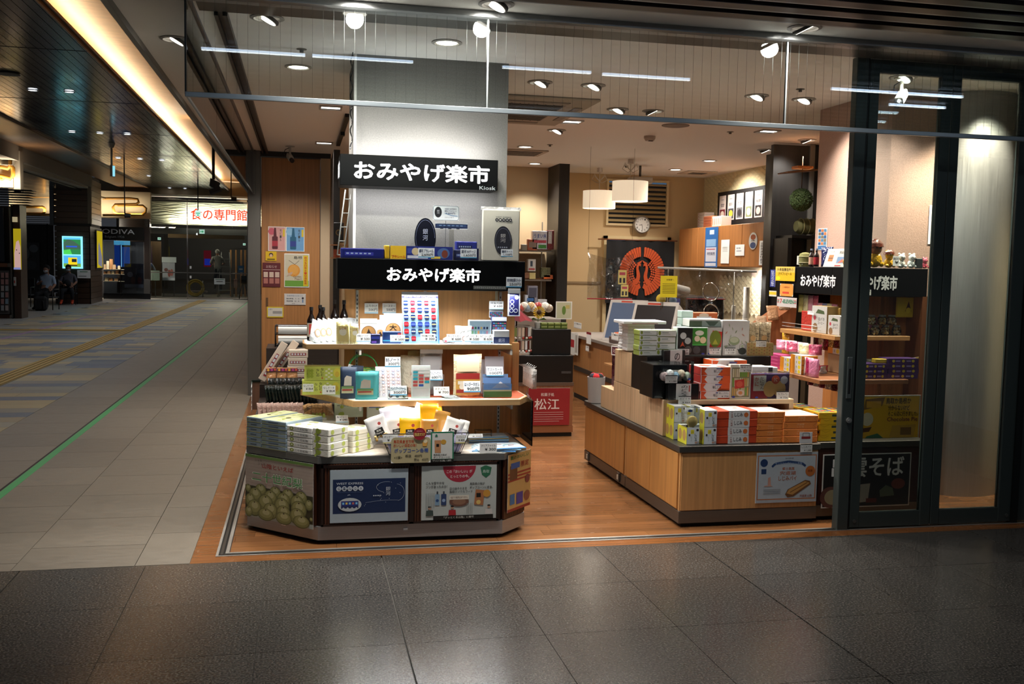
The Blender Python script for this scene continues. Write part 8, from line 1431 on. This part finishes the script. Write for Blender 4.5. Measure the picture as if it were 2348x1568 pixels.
for i,(x,y)in enumerate(PX):
    a=at(x,y,Z=4.292)
    if r0 is None:
        r0=thing('ceiling_downlight','x','ceiling light',a);obj(mb,'trim_ring',r0);m2=MB();m2.lathe([(.07,-.008),(0,-.008)],'#f4f8ff','emit:5',n=18);obj(m2,'lens',r0);o=r0
    else:o=dup(r0,a)
    o['label']='small bright downlight in the dark slatted corridor ceiling, '+['nearest pair, left','nearest pair, right','second row, left','second row, middle','second row, right','third row, left','third row, middle','third row, right','fourth row, single','far row, left','far row, right'][i]
a=at(20,169,Z=4.29);mb=MB();mb.lathe([(.16,0),(.16,-.012),(0,-.02)],'#4a4844','satin',n=20);obj(mb,'ceiling_speaker',loc=a,label='round dark ceiling speaker at the far left of the corridor ceiling',cat='speaker')
# column with the screen
YC=29.8;cl=thing('clad_column','square column clad in dark brown boards carrying the bright screen','column',(0,0,0));a=at(123,697,Z=0);b=at(209,697,Z=0);c=at(235,690,Z=0)
def board_face(p,q,z0,z1,nrm,n,col):
    for k in range(n):za,zb=z0+(z1-z0)*k/n,z0+(z1-z0)*(k+1)/n-.012;mb=MB();vs=[Vector(p)+Vector((0,0,za)),Vector(q)+Vector((0,0,za)),Vector(q)+Vector((0,0,zb)),Vector(p)+Vector((0,0,zb))];mb.add(vs+[v_-Vector(nrm)*.03 for v_ in vs],[(0,1,2,3),(1,5,6,2),(4,0,3,7),(3,2,6,7),(4,5,1,0)],vary(col,.12),'woodx');obj(mb,'cladding_board',cl)
mb=MB();mb.prism([(a.x+.05,YC+.05),(b.x-.05,YC+.05),(c.x-.05,32.4),(a.x+.05,32.4)],0,4.3,'#2c1c12');obj(mb,'core',cl)
board_face((a.x,YC,0),(b.x,YC,0),0,2.6,(0,-1,0),14,'#3a2618');board_face((b.x,YC,0),(c.x,32.4,0),0,2.6,(1,0,0),14,'#4a3222');board_face((a.x,YC,0),(b.x,YC,0),2.68,4.2,(0,-1,0),8,'#4a3420');board_face((b.x,YC,0),(c.x,32.4,0),2.68,4.2,(1,0,0),8,'#6a5236')
mb=MB();mb.box(a.x-.02,b.x+.04,YC-.04,YC+.02,2.6,2.68,'#2c2826');mb.box(b.x-.06,b.x+.05,YC-.05,YC+.05,2.68,4.3,'#8c8474','plaster');mb.box(a.x-.12,a.x,YC-.1,YC,2.6,4.0,'#4c5258','steelv');obj(mb,'edge_trim',cl)
pp(thing('digital_screen','bright digital screen showing a green valley and a yellow train','screen',(0,0,0)),'display',142,541,189,616,YC-.12,.1,'#8ae0f8','emit:1.1',lambda cv:[cv.rect(.07,.44,.93,.96,'#2a7a44'),cv.poly([(.07,.8),(.3,.92),(.6,.84),(.93,.7),(.93,.6),(.07,.6)],'#3c5a4a'),cv.rect(.07,.9,.93,.96,'#58b8e8'),cv.rect(.2,.66,.75,.7,'#2c50c8'),cv.poly([(.07,.44),(.5,.44),(.4,.6),(.07,.56)],'#48c050'),cv.rect(.07,.05,.93,.4,'#48a0d8'),cv.rect(.07,.05,.93,.16,'#6a9a3c'),cv.rect(.3,.12,.75,.34,'#e0c020'),cv.rect(.48,.2,.72,.3,'#1c2430'),cv.rect(.3,.08,.75,.12,'#3a2a1c')])
cardpx('notice_card','small white notice on the brown column beside the seated people','notice',177,619,207,638,lambda cv:[cv.rect(.2,.75,.8,.85,'#3a8a5a'),cv.rect(.1,.2,.7,.3,'#888888')],Y=YC-.1,th=.03)
t=thing('side_poster','narrow backlit yellow poster on the side of the brown column','poster',(0,0,0));p_=b+(c-b)*.45;q_=b+(c-b)*.95;mb=MB();cv=Cv(mb,(p_.x+.04,p_.y,at(226,614,Y=31).z),(q_-p_),(0,0,1),(q_-p_).length,1.28,'emit:.55');cv.rect(-.1,-.03,1.1,1.03,'#3a2c1c','paper');cv.rect(0,0,1,1,'#d8c028');cv.poly([(.2,.1),(.9,0),(.9,.3),(.4,.7),(.25,.6)],'#8a8aa0');obj(mb,'lit_face',t)
# near left pillar, kiosk wall
nl=thing('clad_column','narrow brown clad pillar at the far left edge with a lit face poster','column',(0,0,0));pp(nl,'core',29,470,50,742,21.2,.6,'#3a2619','woodx');pp(nl,'edge_trim',25,470,29,744,21.15,.3,'#4a4844','steelv')
pp(nl,'lit_poster',30,524,48,618,21.1,.06,'#b8a41c','emit:.6',lambda cv:[cv.poly([(.1,0),(1,0),(1,.55),(.75,.72),(.4,.68),(.12,.4)],'#d8b0a8'),cv.ell(.45,.48,.08,'#2a1c20'),cv.ell(.85,.4,.08,'#2a1c20'),cv.rect(0,0,1,.05,'#8a94d0')]);pp(nl,'alarm_box',31,635,36,655,21.1,.05,'#a8a49c','satin',lambda cv:cv.rect(.2,.3,.8,.6,'#a83028'));pp(nl,'lit_exit_plate',28,497,39,509,21.1,.05,'#c8b890','emit:.5')
ks=struct(None,'wall_kiosk');pp(ks,'wall_panel',-60,470,25,742,21.6,.3,'#3a322a','matte');pp(ks,'shelf_ledge',-20,603,17,612,21.3,.3,'#7a4a2c','woodx');pp(ks,'base_board',-20,722,22,735,21.3,.2,'#6a3c1c','woodx');pp(ks,'window_dark',-20,475,10,600,21.4,.1,'#14161a','gloss');pp(ks,'sign_wall',-40,335,30,430,21.2,.3,'#c8b898','plaster');pp(ks,'cream_beam',30,345,47,440,21.2,.3,'#8a8070','plaster')
for i in range(7):pp(ks,'canopy_slat',-40,432+5.6*i,70-1.5*i,435+5.6*i,20.6,.6,'#4c4844','darkmetal')
mb=MB();p0=at(28,357,Y=21);p1=at(202,418,Y=29.6);p2=at(202,432,Y=29.6);p3=at(28,378,Y=21);mb.add([p0,p1,p2,p3]+[p-Vector((.3,0,0))for p in(p0,p1,p2,p3)],[(0,1,2,3),(3,2,6,7),(4,5,1,0)],'#a09888','plaster');obj(mb,'cream_beam',ks)
mb=MB();a=at(46,380,Y=24);b=at(160,440,Y=31);mb.box(-12,-6.7,21.5,34,3.75,3.8,'#4a5056','mirrorslat');obj(mb,'side_ceiling',ks)
lamp('AREA',(at(5,425,Y=20.9).x,20.9,at(5,428,Y=20.9).z),30,WARM,1.2,.1,aim=(0,.5,1));t=thing('wall_ornament','golden rounded loop ornament on the lit wall at the far left edge','ornament',(0,0,0));loop(t,[at(x,y,Y=21.1)for x,y in((-8,345),(15,350),(23,358),(24,378),(18,386),(-8,380))],.05);loop(t,[at(x,y,Y=21.1)for x,y in((22,378),(30,385),(30,402),(24,410),(-8,400))],.05);loop(t,pill(4,406,5,5,21.1),.035)
r=random.Random(1);t=thing('leaflet_rack','rack of small pale leaflets at the left picture edge','rack',(0,0,0));pp(t,'rack_back',-15,620,22,720,21.2,.05,'#4a4440')
for i in range(3):
    for j in range(6):pp(t,'leaflet',-8+10*i,625+15*j,-1+10*i,637+15*j,21.15,.02,r.choice(['#8a8c8c','#a09088','#7a8a94','#98706a']))
# ---- people: one continuous body each, posed with skeleton limbs
def figure(name,label,loc,rz,J,E_,cols,s=1,extra=None):
    """J: joint -> (x,y,z,r); E_: bones; cols: colour rule on a vertex"""
    t=thing(name,label,'person',loc,rz);me=bpy.data.meshes.new('body');ks_=list(J);me.from_pydata([J[k][:3]for k in ks_],[(ks_.index(a),ks_.index(b))for a,b in E_],[])
    o=bpy.data.objects.new('tmp',me);COL.objects.link(o);sk=o.modifiers.new('s','SKIN');su=o.modifiers.new('u','SUBSURF');su.levels=1
    for v_,k in zip(me.skin_vertices[0].data,ks_):v_.radius=(J[k][3],J[k][3]*(.72 if k in('chest','belly','pelvis','shl','shr')else 1));v_.use_root=k=='pelvis'
    dg=bpy.context.evaluated_depsgraph_get();m2=bpy.data.meshes.new_from_object(o.evaluated_get(dg));bpy.data.objects.remove(o);mb=MB()
    for p in m2.polygons:
        c_=p.center;k=min(E_,key=lambda e:(c_-((Vector(J[e[0]][:3])+Vector(J[e[1]][:3]))/2)).length);mb.f.append(list(p.vertices));mb.c.append(lin(cols(k,c_)));mb.m.append('cloth');mb.s.append(True)
    mb.v=[tuple(v_.co)for v_ in m2.vertices];obj(mb,'body',t)
    hx,hy,hz=J['head'][:3];mb=MB();mb.ball((hx,hy+.012,hz+.035),.098,extra['hair'],'cloth',14,10,(.95,1.02,1));mb.v=[(x,y,z)for x,y,z in mb.v];obj(mb,'hair',t)
    if extra.get('face',1):
        mb=MB();mb.ball((hx,hy-.03,hz-.02),.082,'#8a6450','satin',14,10,(.9,1,1.15));[mb.ball((hx+d,hy-.108,hz+.0),.01,'#14100e','gloss',6,4)for d in(-.03,.03)];mb.ball((hx,hy-.118,hz-.03),.014,'#8a6450','satin',6,5);[mb.ball((hx+d,hy,hz-.01),.018,'#7a5644','satin',6,5,(.5,1,1.4))for d in(-.082,.082)];mb.box(hx-.025,hx+.025,hy-.112,hy-.1,hz-.068,hz-.062,'#5a2c28');obj(mb,'face',t)
        mb=MB();mb.ball((hx,hy-.055,hz-.052),.07,'#b4bcc4','cloth',12,8,(.95,.95,.75));obj(mb,'face_mask',t.children[-1],label='white face mask')
    for sd in('l','r'):
        w=Vector(J['ha'+sd][:3]);d=(w-Vector(J['el'+sd][:3])).normalized();sx=d.cross(Vector((0,0,1))).normalized();mb=MB();mb.ball(w+d*.03,.034,'#8a6450','satin',8,6)
        for k in range(4):b0=w+d*.05+sx*(.016*(k-1.5));L_=(.05,.06,.056,.045)[k];mb.tube([b0,b0+d*L_*.6,b0+d*L_-Vector((0,0,.015))],[.009,.008,.006],'#8a6450','satin',6)
        mb.tube([w+d*.02+sx*.03,w+d*.045+sx*.05,w+d*.07+sx*.05],[.01,.009,.007],'#8a6450','satin',6);obj(mb,'hand',t)
    return t
EB=[('pelvis','belly'),('belly','chest'),('chest','neck'),('neck','head'),('chest','shl'),('chest','shr'),('shl','ell'),('shr','elr'),('ell','hal'),('elr','har'),('pelvis','knl'),('pelvis','knr'),('knl','ftl'),('knr','ftr'),('ftl','tol'),('ftr','tor')]
def seated(hl,hr,kx,lean=0):return{'pelvis':(0,.02,.5,.15),'belly':(0,.03,.68,.15),'chest':(0,.02+lean,.9,.155),'neck':(0,.0+lean,1.04,.055),'head':(0,-.03+lean,1.19,.075),'shl':(-.17,.02+lean,.96,.07),'shr':(.17,.02+lean,.96,.07),'ell':(-.25,-.06,.74,.045),'elr':(.25,-.06,.74,.045),'hal':hl+(.03,),'har':hr+(.03,),'knl':(-kx,-.42,.47,.075),'knr':(kx,-.42,.47,.075),'ftl':(-kx-.02,-.46,.09,.045),'ftr':(kx-.0,-.4,.09,.045),'tol':(-kx-.04,-.6,.045,.04),'tor':(kx,-.55,.045,.04)}
def clothes(shirt,trousers,shoe):return lambda k,c:(shoe if k[1]in('tol','tor')else trousers if(k[0]in('knl','knr')or k[1]in('knl','knr'))else '#8a6450' if k[1]in('hal','har','head')else shirt)
def chair(loc,rz,lb):
    t=thing('waiting_chair',lb,'chair',loc,rz);mb=MB();mb.box(-.24,.24,-.2,.26,.34,.385,'#16181c','cloth',.01);obj(mb,'seat',t);mb=MB();mb.box(-.24,.24,.24,.28,.5,.88,'#16181c','cloth',.01);obj(mb,'backrest',t)
    for x in(-.23,.23):
        for y in(-.2,.26):mb=MB();mb.tube([(x,y,0),(x,y,.88 if y>0 else .6)],.014,'#101012','darkmetal',6);obj(mb,'leg',t)
        mb=MB();mb.tube([(x,-.2,.6),(x,.26,.6)],.018,'#101012','darkmetal',6);obj(mb,'armrest',t)
p1=at(103,711,Z=0);p2=at(153,699,Z=0);p1.y+=.3;p2.y+=.3
chair(p1,-.15,'dark waiting chair under the man looking at his phone');chair(p2,.1,'dark waiting chair under the man in the grey shirt');p3=at(56,703,Z=0);chair(p3,0,'empty dark waiting chair partly hidden at the left pillar')
o=figure('person','seated man in white shirt and dark trousers wearing a mask and looking at his phone',p1,-.15,seated((-.08,-.26,.82),(.24,-.28,.62),.14),EB,clothes('#8c9aac','#0c0d10','#1a1210'),extra={'hair':'#0c0a0a'});mb=MB();mb.box(-.03,.03,-.012,0,0,.12,'#0c0d10','gloss',.004);obj(mb,'mobile_phone',loc=p1+Vector((-.12,-.36,.84)),label='dark mobile phone in the raised hand of the man in white',cat='phone')
figure('person','seated man in grey t-shirt with mask, dark trousers and orange shoes',p2,.1,seated((-.1,-.26,.66),(.14,-.28,.62),.15,.03),EB,clothes('#4c4c54','#0e1016','#b8401c'),extra={'hair':'#0c0a0a'})
mb=MB();mb.box(-.17,.17,-.12,.12,0,.42,'#0a0a0c','cloth',.06);mb.tube([(-.1,-.13,.05),(-.1,-.14,.3)],.012,'#141416','cloth',6);mb.tube([(.1,-.13,.05),(.1,-.14,.3)],.012,'#141416','cloth',6);obj(mb,'backpack',loc=p1+Vector((-.02,-.68,0)),label='black backpack standing on the floor before the man in white',cat='bag')
mb=MB();mb.ball((0,0,.1),.13,'#14161c','cloth',10,8,(1,.6,1));obj(mb,'shoulder_bag',loc=p2+Vector((.0,-.22,.6)),label='dark bag on the lap of the man in the grey shirt',cat='bag')
def standing(lift,armz,twist):return{'pelvis':(0,0,.88+lift,.14),'belly':(0,0,1.05+lift,.145),'chest':(0,-.04,1.27+lift,.16),'neck':(0,-.08,1.42+lift,.055),'head':(0,-.12 if lift else-.04,1.56+lift,.078),'shl':(-.18,-.04,1.34+lift,.07),'shr':(.18,-.04,1.34+lift,.07),'ell':(-.3,-.12,1.1+lift,.048),'elr':(.32,.06,1.12+lift,.048),'hal':(-.24,-.3,armz+lift,.03),'har':(.22,-.2,armz+lift,.03),'knl':(-.1,-.02,.48+lift*.9,.08),'knr':(.12,-.06,.5+lift,.08),'ftl':(-.11,0,.09+lift*.7,.05),'ftr':(.13,.02,.09+lift,.05),'tol':(-.11,-.13,.04+lift*.7,.042),'tor':(.13,-.11,.04+lift,.042)}
w=at(500,690,Z=0);w=Vector((at(500,684,Y=38).x,38,0));figure('person','worker in pale overalls and white cap climbing a stepladder beyond the glass',w,math.pi+.3,standing(.32,1.05,0),EB,clothes('#8a8a84','#15161a','#15161a'),extra={'hair':'#a8a8a0','face':0})
w2=Vector((at(337,680,Y=36.2).x,36.2,0));figure('person','small distant guard in white shirt and dark trousers beside the blue lit screen',w2,math.pi,standing(0,.9,0),EB,clothes('#8c949c','#0c0e14','#0c0c0e'),extra={'hair':'#0c0a0a','face':0})
t=thing('stepladder','aluminium stepladder under the worker beyond the glass','ladder',w+Vector((.3,.1,0)))
for s_ in(-1,1):
    for sx in(-.28,.28):mb=MB();mb.tube([(sx,s_*.4,0),(sx*.6,0,1.9)],.02,'#8c8c88','steel',6);obj(mb,'rail',t)
for k in range(5):z=.3+.33*k;f_=1-z/1.9;mb=MB();mb.box(-.17-.11*f_,.17+.11*f_,-.4*f_-.03,-.4*f_+.03,z-.02,z,'#a0a09c','steel');obj(mb,'step',t)
t=thing('standing_poster','cafe poster with iced drinks on a tall stand behind the left glass pane','sign stand',(0,0,0));pp(t,'poster_board',372,602,401,643,36.4,.04,'#8a8c94','paper',lambda cv:[cv.ell(.3,.6,.15,'#5a3430'),cv.ell(.55,.4,.12,'#7a3c34',ry=.2),cv.ell(.75,.45,.12,'#8c5048',ry=.2),cv.rect(0,0,1,.15,'#b8bcc8')]);pp(t,'header_sign',371,589,404,602,36.4,.04,'#a8aeb0');pp(t,'stand_leg',374,643,376,680,36.42,.04,'#141416');pp(t,'stand_leg',398,643,400,680,36.42,.04,'#141416')
t=thing('standing_sign','pale round cornered sign on a thin pole behind the left glass pane','sign stand',(0,0,0));pp(t,'sign_face',346,620,366,643,36,.04,'#56645c');pp(t,'pole',355,630,357,680,36.04,.03,'#2a2c2c','darkmetal')
t=thing('hose_reel','yellow coiled hose reel on the floor beyond the glass','hose reel',at(448,660,Y=37.5));mb=MB();[mb.tube([(r_*math.cos(a_),.05*k,r_*math.sin(a_))for a_ in[i*math.pi/10 for i in range(21)]],.03,'#a88c1c','satin',6)for k,r_ in enumerate((.34,.3,.25))];obj(mb,'hose',t);mb=MB();[mb.tube([(s_*.3,0,.3),(s_*.3,0,-.5)],.02,'#8a8a88','steel',6)for s_ in(-1,1)];obj(mb,'stand',t)
t=thing('a_frame_sign','black folding board standing at the right beyond the glass','sign stand',(0,0,0));pp(t,'board',553,632,566,652,36,.04,'#14130f');
for x0,x1 in((555,548),(562,568)):a=at(x0,650,Y=36);b=at(x1,682,Y=36);mb=MB();mb.tube([a,(b.x,36.1,0)],.02,'#14130f','paper',5);obj(mb,'leg',t)
# ================================================================= put every origin at the base of its thing
for o in[o for o in bpy.data.objects if o.parent is None and o.type in('MESH','EMPTY')and o.location.length<1e-6 and o.get('category')]:
    vs=[]
    ms=[o]if o.type=='MESH' else list(o.children)
    for c in ms:
        if c.type=='MESH':
            M_=Matrix.LocRotScale(c.location,c.rotation_euler,c.scale)if c is not o else Matrix.Identity(4)
            vs+=[M_@Vector(b_)for b_ in c.bound_box]
    if not vs:continue
    b_=Vector(((min(v_.x for v_ in vs)+max(v_.x for v_ in vs))/2,(min(v_.y for v_ in vs)+max(v_.y for v_ in vs))/2,min(v_.z for v_ in vs)))
    if o.type=='MESH':o.data.transform(Matrix.Translation(-b_))
    else:
        for c in o.children:c.location-=b_
    o.location=b_
